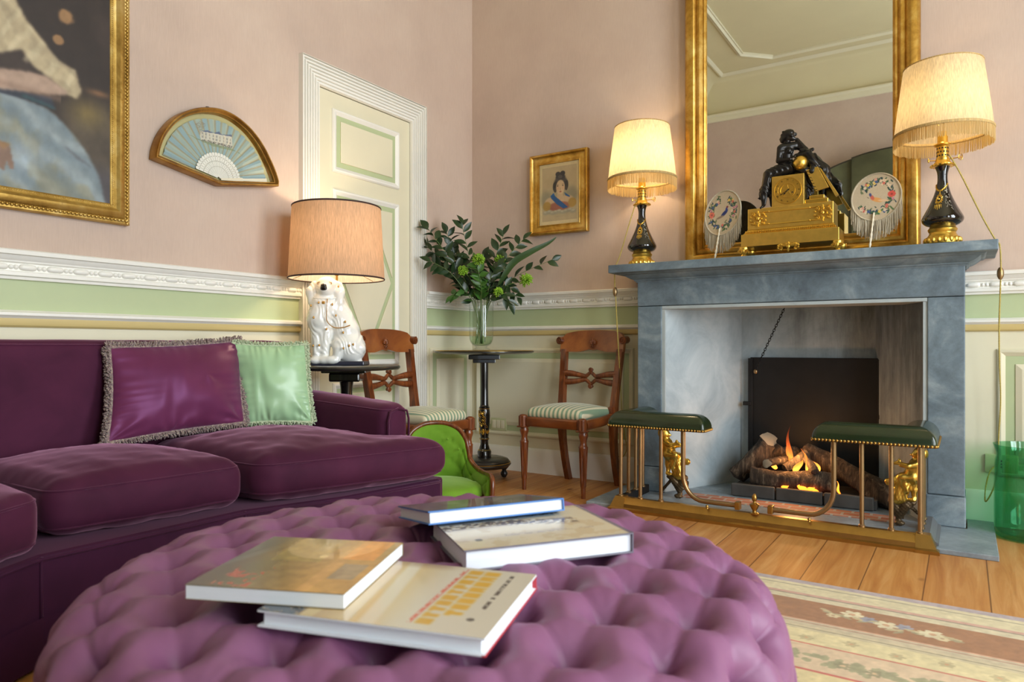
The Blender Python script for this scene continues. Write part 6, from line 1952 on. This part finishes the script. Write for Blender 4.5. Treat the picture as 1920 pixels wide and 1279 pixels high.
# ================================================================== VASE AND FOLIAGE
VC = Vector((-2.375, 3.34, .7505))
gv = thing('glass_vase', 'clear glass vase of greenery on the black pedestal table', 'vase', VC, AZ)
def glass(prof_o, th):
    inn = [(max(.0, r - th), z + (th * 1.5 if i == 0 else 0)) for i, (r, z) in enumerate(prof_o)]
    return prof_o + inn[::-1]
ov = [(.0, .0), (.048, .0), (.05, .006), (.047, .012), (.032, .018), (.034, .024), (.052, .034), (.064, .05), (.069, .066), (.0705, .085), (.071, .12), (.0705, .2), (.072, .26), (.077, .292), (.079, .298)]
iv = [(.077, .298), (.0745, .288), (.070, .26), (.0685, .2), (.069, .12), (.0685, .085), (.067, .066), (.062, .052), (.050, .038), (.03, .03), (0, .028)]
mb = MB(); mb.lathe([(p.x, p.z) for p in catmull([(a, 0, b) for a, b in ov], 3)] + iv, 56, cap=False); mb.build('glass_body', CLEAR, gv, smooth=60)
mb = MB(); mb.lathe([(0, .029), (.03, .031), (.05, .039), (.0618, .052), (.0666, .066), (.0676, .083), (0, .083)], 40); mb.build('water', WATER, gv, smooth=40)
LFR = random.Random(21)
def leaf(mb, base, d, up, L, W, curl=.25):
    d = Vector(d).normalized(); up = Vector(up); s = d.cross(up); s = s.normalized() if s.length > 1e-4 else Vector((1, 0, 0)); nrm = s.cross(d).normalized()
    prof = [(0, .06), (.12, .5), (.3, .92), (.48, 1.0), (.68, .78), (.86, .36), (1, .0)]
    vs = []
    for t, w in prof:
        c = base + d * (L * t) - nrm * (curl * L * t * t)
        vs += [c + s * (w * W / 2) + nrm * (.18 * w * W), c, c - s * (w * W / 2) + nrm * (.18 * w * W)]
    fs = []
    for i in range(len(prof) - 1): fs += [(3 * i, 3 * i + 3, 3 * i + 4, 3 * i + 1), (3 * i + 1, 3 * i + 4, 3 * i + 5, 3 * i + 2)]
    mb.add(vs, fs)
G = lambda zx, zy, y: Vector(((zx - 575) * .000672, y, (1160 - zy) * .000672))
MV = T(*VC) @ Rz(AZ)
def branch(label, pts, nl, L=.052, W=.027, start=.38, mat=None, seed=0):
    r = random.Random(seed)
    x0 = r.uniform(-.035, .035)
    base = Vector((x0, r.uniform(-.03, .03), .040)); nk = Vector((x0 * -.3 + pts[0][0] * 0, r.uniform(-.02, .02), .16))
    W_ = [base, Vector((.25 * base.x + .06 * (pts[-1][0]), base.y * .5, .15)), Vector((max(-.052, min(.052, .42 * pts[0][0])), base.y * .6, .27))] + [Vector(p) for p in pts]
    P = [MV @ p for p in catmull(W_, 8)]
    o = thing('leafy_branch', label, 'greenery', P[0], 0, 'stems in the clear glass vase')
    P = [p - P[0] for p in P]
    mb = MB(); n = len(P); mb.tube(P, [.0026 - .0014 * i / n for i in range(n)], 6); mb.build('stem', STEM, o)
    mb = MB(); k0 = int(n * start); side = 1
    cam_up = Vector((.54, -.84, .5))
    for i in range(nl):
        t = k0 + (n - 1 - k0) * (i / (nl - 1)) ** .9; j = min(n - 2, int(t)); p = P[j].lerp(P[j + 1], t - j)
        tg = (P[j + 1] - P[j]).normalized(); ax = tg.cross(cam_up).normalized()
        side = -side
        d = (tg * r.uniform(.45, .9) + ax * side * r.uniform(.5, 1.0) + Vector((r.uniform(-.35, .35), r.uniform(-.35, .35), r.uniform(-.2, .35))))
        if i >= nl - 1: d = tg
        leaf(mb, p, d, cam_up + Vector((r.uniform(-.8, .8), r.uniform(-.8, .8), r.uniform(-.5, .8))), L * r.uniform(.8, 1.2), W * r.uniform(.8, 1.2), r.uniform(.05, .35))
    mb.build('foliage', mat or LEAF, o, smooth=60)
    return o
B = [('leafy branch reaching furthest left above the vase', [G(400, 560, .02), G(260, 400, .03), G(60, 215, .02)], 15),
     ('leafy branch rising left beside the furthest-left one', [G(420, 520, -.02), G(290, 340, -.04), G(120, 110, -.05)], 15),
     ('leafy branch with its tip left of the tallest one', [G(450, 520, .04), G(350, 330, .05), G(265, 120, .05)], 15),
     ('tallest leafy branch rising just left of the vase', [G(510, 560, -.01), G(465, 320, -.02), G(405, 60, -.02)], 14),
     ('leafy branch rising right of the vase, its tip near the picture frame', [G(640, 560, .02), G(690, 360, .03), G(770, 140, .04)], 12),
     ('leafy branch leaning right below the picture frame', [G(690, 560, -.02), G(790, 370, -.03), G(940, 195, -.02)], 10),
     ('leafy branch reaching furthest right under the strap leaf', [G(740, 620, .0), G(900, 500, -.01), G(1190, 370, -.01)], 9),
     ('short leafy sprig drooping right over the vase rim', [G(680, 690, -.05), G(760, 670, -.07), G(815, 745, -.08)], 7),
     ('short leafy sprig curling low at the far right of the rim', [G(700, 660, .0), G(800, 600, -.03), G(885, 700, -.03)], 8),
     ('short leafy sprig hanging low at the left of the rim', [G(470, 680, -.03), G(400, 640, -.05), G(335, 690, -.06)], 7),
     ('leafy branch spreading left at half height', [G(420, 620, -.06), G(300, 480, -.08), G(150, 400, -.09)], 12),
     ('dense leafy stem in the middle of the bunch facing the room', [G(580, 640, -.06), G(570, 540, -.10), G(540, 420, -.11)], 14),
     ('dense leafy stem right of the middle of the bunch', [G(640, 640, -.05), G(660, 540, -.08), G(720, 440, -.08)], 13),
     ('leafy stem at the back of the bunch against the wall', [G(560, 600, .06), G(540, 470, .09), G(590, 330, .10)], 13)]
for i, (lb_, pts, nl) in enumerate(B):
    branch(lb_, pts, int(nl * 1.5), L=.074 if i < 7 else .066, W=.037 if i != 0 else .030, start=.50 if i < 7 else .45, mat=LEAF if i not in (11, 9) else LEAF_L, seed=30 + i)
so = thing('strap_leaf', 'single long blade-like leaf slanting up right from the vase', 'greenery', MV @ Vector((.02, 0, .05)), 0, 'stems in the clear glass vase')
P = [MV @ p - so.location for p in catmull([Vector((.02, 0, .05)), Vector((.03, -.01, .2)), Vector((.045, -.015, .285)), G(760, 540, -.05), G(860, 400, -.06), G(1010, 310, -.07), G(1150, 240, -.07), G(1225, 185, -.07)], 6)]
mb = MB(); vs = []; n = len(P)
for i, p in enumerate(P):
    t = i / (n - 1); tg = (P[min(i + 1, n - 1)] - P[max(0, i - 1)]).normalized(); s = tg.cross(Vector((.54, -.84, .1))).normalized()
    w = .004 if t < .38 else .0015 + .044 * math.sin(PI * min(1, (t - .38) / .62) ** .72) ** .8 * (1 - .35 * (t - .38) / .62)
    nn = s.cross(tg)
    vs += [p + s * w / 2 + nn * w * .15, p, p - s * w / 2 + nn * w * .15]
mb.add(vs, [(3 * i + j, 3 * i + 3 + j, 3 * i + 4 + j, 3 * i + 1 + j) for i in range(n - 1) for j in (0, 1)]); mb.build('leaf_blade', M('strap_leaf_green', '#2f4a20', .38, vary=.2, vscale=8), so, smooth=60)
for i, (lb_, zx, zy, y, s) in enumerate((('lime green bloom in the middle of the greenery', 560, 390, -.12, 1), ('lime green bloom right of the middle, half behind a leaf', 740, 375, -.02, .9), ('spiky lime green bloom at the right of the bunch', 965, 555, -.04, 1.15), ('small lime green bloom at the left of the bunch', 425, 480, -.10, .85), ('small lime green bloom low on the right near the vase rim', 725, 660, -.08, .8))):
    tip = G(zx, zy, y)
    P = [MV @ p for p in catmull([Vector((.2 * tip.x * .2, 0, .05)), Vector((.1 * tip.x, -.0, .17)), Vector((max(-.05, min(.05, .3 * tip.x)), -.02 if y < -.05 else 0, .28)), (tip * .5 + Vector((.02 * tip.x, 0, .17))), tip], 7)]
    o = thing('lime_flower', lb_, 'flower', P[0], 0, 'stems in the clear glass vase'); P = [p - P[0] for p in P]
    mb = MB(); mb.tube(P, .0022, 6); mb.build('stem', STEM, o)
    mb = MB(); r = random.Random(60 + i)
    for k in range(150):
        d = Vector((r.gauss(0, 1), r.gauss(0, 1), r.gauss(.35, .8))).normalized()
        L = .034 * s * r.uniform(.7, 1.1)
        mb.tube([P[-1] + d * L * .15, P[-1] + d * L], [.0012, .0028], 4); mb.ball(P[-1] + d * L, (.0036, .0036, .0036), 5, 4)
    mb.build('bloom', LIME, o, smooth=180)

# ================================================================== GREEN JAR
gj = thing('glass_jar', 'tall green glass jar on the floor right of the fireplace', 'vase', (.222, 3.50, .0))
ov = [(0, .006), (.10, .004), (.112, .012), (.118, .03), (.119, .18), (.117, .30), (.112, .33), (.113, .345), (.121, .372), (.123, .378)]
iv = [(.120, .378), (.110, .346), (.109, .33), (.114, .30), (.115, .18), (.114, .035), (.105, .022), (0, .020)]
mb = MB(); mb.lathe([(p.x, p.z) for p in catmull([(a, 0, b) for a, b in ov], 4)] + iv, 64, cap=False); mb.build('glass_body', BOTTLE, gj, smooth=60)

# ================================================================== PICTURES
PL = Matrix(((0, 0, 0, 0), (1, 0, 0, 0), (0, 0, 1, 0), (0, 0, 0, 1)))
LX = Matrix(((0, -1, 0, 0), (1, 0, 0, 0), (0, 0, 1, 0), (0, 0, 0, 1)))      # local x->+y, local -y -> +x
op = thing('oil_painting', 'large dark oil painting of a seated woman in a pale dress in a gilt frame', 'painting', (XL + .002, 0, 0))
mb = MB(); rect_frame(mb, .38, 1.442, 1.236, 2.66, [(0, 0), (0, .022), (-.004, .028), (-.012, .03), (-.02, .026), (-.026, .034), (-.044, .040), (-.052, .034), (-.058, .028), (-.066, .026), (-.0725, .02), (-.0725, 0)], LX)
mb.build('gilt_frame', GILT_P, op, smooth=40)
mb = MB()
for k in range(int(1.06 / .0135)): mb.ball(LX @ Vector((.385 + k * .0135, -.031, 1.236 + .014)), (.0055, .0066, .0062), 6, 4)
for k in range(int(1.42 / .0135)): mb.ball(LX @ Vector((1.442 - .014, -.031, 1.24 + k * .0135)), (.0055, .0062, .0066), 6, 4)
mb.build('outer_beading', GILT_P, op, smooth=180); mb = MB()
for k in range(int(.94 / .0075)): mb.ball(LX @ Vector((.45 + k * .0075, -.025, 1.236 + .064)), (.0036, .0038, .0038), 5, 4)
for k in range(int(1.28 / .0075)): mb.ball(LX @ Vector((1.442 - .064, -.025, 1.30 + k * .0075)), (.0036, .0038, .0038), 5, 4)
mb.build('inner_beading', GILT_P, op, smooth=180)
def oil(U, V):
    y = .45 + U * .922; z = 1.305 + V * 1.285
    g = fbm(U, V, 6, 71, 5); g2 = fbm(U, V, 40, 72, 3)
    C = np.zeros(U.shape + (3,)) + np.array([.17, .135, .12])
    C = lay(C, (.25, .20, .18), sstep(.45, .75, g) * .6)
    C = lay(C, (.40, .36, .29), sstep(1.16, 1.28, y) * (1 - sstep(1.60, 1.72, z)) * (.35 + .65 * g)); C = lay(C, (.50, .42, .20), np.exp(-(((y - 1.29) / .06) ** 2 + ((z - 1.62) / .05) ** 2)) * .55); C = lay(C, (.55, .40, .27), np.exp(-(((y - 1.33) / .04) ** 2 + ((z - 1.705) / .012) ** 2)) * .7)
    C = lay(C, (.27, .26, .30), sstep(1.2, 1.3, y) * (1 - sstep(1.38, 1.48, z)) * .7)
    def sh(poly, col, soft=2, al=1.0):
        nonlocal C
        C = lay(C, col, blur(inpoly(y, z, poly).astype(float), soft) * al)
    for cy, cz, r in ((1.218, 1.945, .030), (1.193, 1.853, .021)):
        C = lay(C, (.62, .47, .31), (1 - sstep(.6, 1.1, np.hypot((y - cy), (z - cz)) / r + .5 * (g2 - .5))) * .85)
    sh([(.55, 1.30), (1.355, 1.295), (1.33, 1.402), (1.292, 1.472), (1.249, 1.526), (1.191, 1.58), (1.156, 1.602), (1.064, 1.617), (1.012, 1.62), (.75, 1.62), (.58, 1.5)], (.47, .52, .54), 3)
    inside = blur(inpoly(y, z, [(.55, 1.30), (1.355, 1.295), (1.33, 1.402), (1.292, 1.472), (1.249, 1.526), (1.191, 1.58), (1.156, 1.602), (1.064, 1.617), (1.012, 1.62), (.75, 1.62), (.58, 1.5)]).astype(float), 3)
    st = np.sin((y * .75 + z * 1.1) * 60 + 8 * g)
    C = lay(C, (.62, .66, .67), inside * np.clip(st, 0, 1) * .45); C = lay(C, (.54, .50, .36), inside * sstep(.50, .66, fbm(U, V, 9, 75, 4)) * .45); C = lay(C, (.38, .44, .48), inside * np.clip(-st, 0, 1) * .35)
    C = lay(C, (.68, .74, .80), inside * np.exp(-(((y - 1.08) / .05) ** 2 + ((z - 1.42) / .05) ** 2)) * .5)
    sh([(1.205, 1.492), (1.225, 1.480), (1.295, 1.436), (1.31, 1.425), (1.25, 1.452)], (.34, .34, .37), 2, .8)
    sh([(.90, 1.63), (1.038, 1.640), (1.173, 1.644), (1.185, 1.604), (1.09, 1.616), (.92, 1.61)], (.17, .19, .24), 2); sh([(1.08, 1.62), (1.185, 1.604), (1.18, 1.615), (1.09, 1.63)], (.17, .30, .31), 2, .8)
    sh([(.80, 2.02), (1.05, 1.96), (1.064, 1.935), (1.096, 1.882), (1.129, 1.852), (1.191, 1.781), (1.249, 1.763), (1.271, 1.693), (1.255, 1.662), (1.22, 1.671), (1.145, 1.722), (1.118, 1.731), (1.08, 1.779), (1.043, 1.76), (1.012, 1.743), (.85, 1.75), (.78, 1.85)], (.68, .62, .50), 3)
    m = blur(inpoly(y, z, [(.80, 2.02), (1.05, 1.96), (1.096, 1.882), (1.191, 1.781), (1.249, 1.763), (1.271, 1.693), (1.22, 1.671), (1.118, 1.731), (1.043, 1.76), (.85, 1.75)]).astype(float), 3)
    C = lay(C, (.80, .75, .62), m * np.clip(np.sin((y * 1.2 - z * .5) * 90 + 9 * g), 0, 1) * .45); C = lay(C, (.50, .45, .36), m * np.clip(np.sin((y * .6 + z * .9) * 80 + 12 * g), 0, 1) * .35)
    sh([(.80, 1.70), (1.012, 1.695), (1.118, 1.713), (1.156, 1.713), (1.226, 1.679), (1.215, 1.664), (1.173, 1.653), (1.09, 1.641), (1.012, 1.625), (.80, 1.60)], (.66, .56, .49), 3)
    C = lay(C, (.52, .42, .36), np.exp(-((z - (1.648 - .02 * (y - 1.1))) / .012) ** 2) * ((y > .9) & (y < 1.2)) * .5)
    sh([(.96, 1.47), (1.012, 1.457), (1.043, 1.45), (1.052, 1.41), (1.058, 1.37), (1.045, 1.368), (1.035, 1.395), (1.03, 1.36), (1.015, 1.366), (.97, 1.40)], (.50, .40, .34), 1)
    sh([(.99, 1.46), (1.05, 1.452), (1.025, 1.43)], (.58, .44, .27), 2, .7)
    C = lay(C, (.72, .60, .52), (1 - sstep(.085, .10, np.hypot((y - .80), (z - 2.16) * .8)))); C = lay(C, (.25, .17, .12), (1 - sstep(.10, .12, np.hypot((y - .80), (z - 2.22) * .9))) * (z > 2.19))
    return C * (.90 + .2 * g2)[..., None]
painted('canvas', .922, 1.285, 210, 290, oil, OIL, op, LX @ T(.45, -.020, 1.305))
mb = MB(); mb.bx(.44, 1.38, -.012, -.002, 1.29, 2.6, mat=LX); mb.build('stretcher', MAHOG, op, smooth=0)

pp_ = thing('framed_print', 'small gilt-framed print of a woman with a blue sash', 'picture', (-2.035, YB - .002, 1.449))
mb = MB(); rect_frame(mb, -.196, .196, 0, .485, [(0, 0), (0, .032), (-.004, .036), (-.012, .037), (-.016, .03), (-.022, .022), (-.036, .017), (-.050, .020), (-.054, .024), (-.058, .022), (-.060, .014), (-.060, 0)]); mb.build('gilt_frame', GILT, pp_, smooth=40)
def lady(U, V):
    g = fbm(U, V, 7, 81, 4); g2 = fbm(U, V, 60, 82, 2)
    C = np.zeros(U.shape + (3,)) + np.array([.86, .78, .60])
    inn = (U > .07) & (U < .93) & (V > .06) & (V < .94)
    C = lay(C, (.74, .66, .52), inn * 1.0)
    def E(cx, cy, a, b, col, al=1, s=.2):
        nonlocal C
        C = lay(C, col, (1 - sstep(1 - s, 1 + s, np.hypot((U - cx) / a, (V - cy) / b))) * al)
    E(.5, .38, .42, .20, (.60, .58, .48), .5, .5); E(.18, .42, .14, .12, (.52, .51, .44), .6, .5); E(.80, .46, .14, .13, (.52, .51, .44), .6, .5)
    E(.50, .33, .38, .12, (.72, .60, .46), .9); E(.30, .37, .16, .08, (.80, .68, .54), .9); E(.68, .37, .18, .09, (.80, .68, .54), .9)
    E(.50, .29, .27, .075, (.60, .34, .28), .85)
    E(.19, .31, .10, .075, (.68, .54, .26), .9); E(.82, .33, .10, .075, (.68, .54, .26), .9)
    C = lay(C, (.78, .67, .53), ((np.abs(U - .52) < .075) & (V > .40) & (V < .55)) * 1.0)
    C = lay(C, (.18, .36, .58), blur(inpoly(U, V, [(.28, .47), (.36, .52), (.40, .46), (.72, .26), (.60, .245), (.45, .32), (.30, .43)]).astype(float), 1)); C = lay(C, (.20, .36, .56), blur(inpoly(U, V, [(.62, .51), (.76, .44), (.76, .42), (.66, .45)]).astype(float), 1))
    E(.535, .655, .165, .125, (.24, .22, .21)); E(.385, .615, .045, .075, (.24, .22, .21)); E(.40, .56, .03, .04, (.30, .27, .25)); E(.69, .63, .035, .07, (.24, .22, .21)); E(.675, .57, .028, .035, (.30, .27, .25))
    E(.53, .765, .12, .045, (.27, .25, .25)); E(.47, .815, .062, .040, (.26, .24, .24)); E(.585, .82, .062, .040, (.26, .24, .24)); E(.525, .77, .055, .03, (.40, .37, .35), .7); E(.45, .72, .05, .02, (.42, .39, .37), .5, .6); E(.62, .71, .05, .02, (.42, .39, .37), .5, .6)
    E(.53, .60, .108, .118, (.82, .71, .57), 1, .12); E(.47, .585, .03, .03, (.82, .62, .50), .5, .7); E(.60, .585, .025, .03, (.82, .62, .50), .5, .7)
    for x in (.46, .59): E(x, .622, .020, .008, (.28, .22, .18)); E(x, .645, .030, .004, (.45, .37, .30), .7)
    E(.53, .565, .012, .03, (.70, .56, .44), .6); E(.53, .525, .028, .009, (.66, .36, .30)); 
    for k in range(9): E(.16 + .085 * k, .20 + .012 * math.sin(k * 2.1), .07, .032, (.62, .60, .52), .8, .5); E(.16 + .085 * k, .215 + .012 * math.sin(k * 2.1), .045, .016, (.76, .72, .62), .7, .5)
    C = lay(C, (.50, .45, .36), ((np.abs(V - .125) < .004) & (np.abs(U - .5) < .1) & (g2 > .45)) * .6)
    return C * (.93 + .1 * g + .04 * g2)[..., None]
painted('printed_sheet', .274, .367, 150, 200, lady, PRINT, pp_, T(-.137, -.012, .059))
mb = MB(); mb.bx(-.138, .138, -.0152, -.0145, .058, .427); mb.build('picture_glass', PANE, pp_, smooth=0)

# fan in a shaped case
fc = thing('fan_case', 'gilt fan-shaped case with a pale blue painted fan, beside the door', 'framed fan', (XL + .002, 0, 0))
outer = [(1.817, 1.460), (2.108, 1.511), (2.116, 1.526), (2.1, 1.57), (2.069, 1.625), (2.023, 1.688), (1.964, 1.739), (1.892, 1.773), (1.824, 1.783), (1.764, 1.775), (1.706, 1.756), (1.647, 1.722), (1.599, 1.678), (1.558, 1.617), (1.536, 1.559), (1.529, 1.513)]
arc_ = catmull([(y, z, 0) for y, z in outer[2:]], 4)
path = [(1.529, 0, 1.511), (1.817, 0, 1.460), (2.112, 0, 1.511)] + [(p.x, 0, p.y) for p in arc_[1:-1]]
mb = MB(); mb.sweep([(0, 0), (0, .045), (-.003, .05), (-.008, .05), (-.012, .044), (-.016, .038), (-.019, .038), (-.021, .03), (-.021, 0)], path, True, LX, (0, -1, 0)); mb.build('gilt_moulding', m_gilt('copper_gilt', '#6e4618', '#9c7234', '#bd9650', .3), fc, smooth=40)
inner = [(1.55, 1.523), (1.817, 1.478), (2.092, 1.522)] + [(1.817 + (p.x - 1.817) * .945, 1.478 + (p.y - 1.478) * .945) for p in arc_[1:-1]]
YXL = LX @ YX
mb = MB(); mb.prism(inner, .002, .010, YXL); mb.build('backboard', M('pale_olive_silk', '#b9b07e', .8), fc, smooth=0)
pv = (1.819, 1.492)
def fan_surface(a0, a1, r0, r1, na, nr, depth, zoff):
    P = []
    for i in range(na):
        a = a0 + (a1 - a0) * i / (na - 1); row = []
        for j in range(nr):
            r = r0 + (r1 - r0) * j / (nr - 1)
            w = zoff + depth * (1 - abs(((i / (na - 1) * 21) % 1) * 2 - 1)) * r / r1
            row.append((pv[0] + r * math.cos(a), pv[1] + r * math.sin(a), w))
        P.append(row)
    return P
a0, a1 = .16, PI - .185
na, nr = 337, 64
P = fan_surface(a0, a1, .10, .246, na, nr, .008, .014)
PA = np.array(P); me = bpy.data.meshes.new('fan_leaf')
idx = np.arange(na * nr).reshape(na, nr); q = np.stack([idx[:-1, :-1], idx[1:, :-1], idx[1:, 1:], idx[:-1, 1:]], -1).reshape(-1, 4)
co = np.array([YXL @ Vector(p) for p in PA.reshape(-1, 3)]); me.from_pydata(co.tolist(), [], q.tolist())
yy, zz = PA[..., 0], PA[..., 1]; ii = np.arange(na)[:, None] / (na - 1) * 21
C = np.zeros((na, nr, 3)) + np.array([.56, .66, .68])
gg = rng.random((na, nr)); fr = np.abs((ii % 1) - .5) * 2
C = lay(C, (.60, .56, .44), (fr > .72) * np.ones((1, nr)) * .75); C = lay(C, (.72, .72, .60), ((ii % 2) > 1) * np.ones((1, nr)) * .35)
bb = inpoly(yy, zz, [(1.741, 1.632), (1.738, 1.674), (1.889, 1.688), (1.889, 1.638)]); C = lay(C, (.80, .78, .72), bb * .95)
uu = (yy - 1.74) / .149; vv = (zz - (1.632 + .006 * uu)) / .046
C = lay(C, (.42, .42, .42), (bb & (np.abs((uu * 9) % 1 - .5) < .2) & ((np.abs(vv - .75) < .11) | (np.abs(vv - .45) < .1))) * .5); C = lay(C, (.16, .14, .15), (bb & (vv < .24) & (gg > .45)) * .8)
C = lay(C, (.34, .38, .50), (inpoly(yy, zz, [(1.74, 1.674), (1.775, 1.686), (1.80, 1.681), (1.825, 1.694), (1.84, 1.685), (1.889, 1.696), (1.889, 1.687)])) * .9)
C = lay(C, (.50, .55, .42), (inpoly(yy, zz, [(1.68, 1.648), (1.74, 1.638), (1.89, 1.636), (1.95, 1.612), (1.92, 1.628), (1.80, 1.624), (1.72, 1.636)])) * .75)
C = lay(C, (.50, .44, .36), (inpoly(yy, zz, [(1.735, 1.66), (1.715, 1.70), (1.735, 1.716), (1.765, 1.71), (1.755, 1.69), (1.742, 1.66)]) & (gg > .5)) * .6)
ca = me.color_attributes.new('paint', 'FLOAT_COLOR', 'POINT'); ca.data.foreach_set('color', np.concatenate([nlin(C).reshape(-1, 3), np.ones((na * nr, 1))], 1).astype(np.float32).reshape(-1))
me.materials.append(M_vcol('fan_paper', .7)); fl = bpy.data.objects.new('fan_leaf', me); COL.objects.link(fl); fl.parent = fc
mb = MB()
for k in range(21):
    a = a0 + (a1 - a0) * (k + .5) / 21; da = (a1 - a0) / 42 * .93
    ring = []
    for r, w in ((.006, 1.0), (.03, .9), (.06, .95), (.085, .97), (.104, .98), (.108, .6)):
        ring.append((pv[0] + r * math.cos(a - da * w), pv[1] + r * math.sin(a - da * w)))
    back = [(pv[0] + r * math.cos(a + da * w), pv[1] + r * math.sin(a + da * w)) for r, w in ((.108, .6), (.104, .98), (.085, .97), (.06, .95), (.03, .9), (.006, 1.0))]
    mb.prism(ring + back, .022 + .0003 * (k % 2), .0235 + .0003 * (k % 2), YXL)
mb.build('fan_sticks', M('bone_sticks', '#e4e4dc', .45), fl, smooth=0)
mb = MB()
for k in range(21):
    a = a0 + (a1 - a0) * (k + .5) / 21
    for r, s in ((.05, .0018), (.072, .0026), (.092, .0026)):
        mb.box((pv[0] + r * math.cos(a), pv[1] + r * math.sin(a), .0241), (s * 2.2, s, .0006), 0, T(0, 0, 0)) if False else mb.ball((pv[0] + r * math.cos(a), pv[1] + r * math.sin(a), .0240), (s, s, .0006), 6, 4, YXL)
mb.build('pierced_slot', M('stick_shadow_gap', '#a8a798', .7), fl, smooth=0)  # small grey dots mark the pierced slots
mb = MB(); ga = .175
mb.prism([(pv[0] + r * math.cos(ga + s * w / r), pv[1] - .004 + r * math.sin(ga + s * w / r)) for s, seq in ((-1, ((.01, .004), (.08, .006), (.115, .009), (.12, .005), (.246, .008))), (1, ((.246, .008), (.12, .005), (.115, .009), (.08, .006), (.01, .004)))) for r, w in seq], .025, .028, YXL); mb.build('guard_stick', IVORY, fl, smooth=0)
mb = MB(); mb.prism(inner, .030, .0315, YXL); mb.build('case_glass', PANE, fc, smooth=0)
for y, z in ((1.86, 1.786), (1.765, 1.781)):
    mb = MB(); mb.tube([LX @ Vector((y, -.006, z - .006)), LX @ Vector((y + .004, -.012, z + .004)), LX @ Vector((y + .014, -.014, z + .005))], .0018, 6); mb.build('hanging_wire', IRON, fc)

# ================================================================== SCREEN BEHIND THE CAMERA (seen in the mirror)
fs_ = thing('folding_screen', 'tall arched dark green painted screen reflected in the mirror', 'screen', (-.55, -.95, 0))
SCR = M('painted_screen_leaf', '#4f5238', .5, vary=.4, vscale=3, coat=.2)
for k in range(4):
    xs = [-.92 + .46 * k, -.92 + .46 * (k + 1)]; yk = .05 * (1 if k % 2 else -1)
    top = [(xs[0] + (xs[1] - xs[0]) * i / 8) for i in range(9)]
    poly = [(xs[0], .03), (xs[1] - .004, .03)] + [(x - (.004 if i == 0 else 0), 2.83 - .26 * (abs(x) / .92) ** 2.4) for i, x in enumerate(top[::-1])]
    X = T(0, 0, 0) @ YX
    ang = math.atan2(.1 if k % 2 else -.1, .42)
    mb = MB(); mb.prism(poly, -.012, .012, Matrix.Translation((xs[0], 0, 0)) @ Rz(ang * .5) @ Matrix.Translation((-xs[0], 0, 0)) @ YX, bevel=.003); mb.build('screen_leaf', SCR, fs_, smooth=0)
    mb = MB(); mb.tube([Matrix.Translation((xs[0], 0, 0)) @ Rz(ang * .5) @ Matrix.Translation((-xs[0], 0, 0)) @ Vector((x, 0, z)) for x, z in poly[2:]], .014, 8); mb.build('edge_moulding', LACQ, fs_, smooth=60)
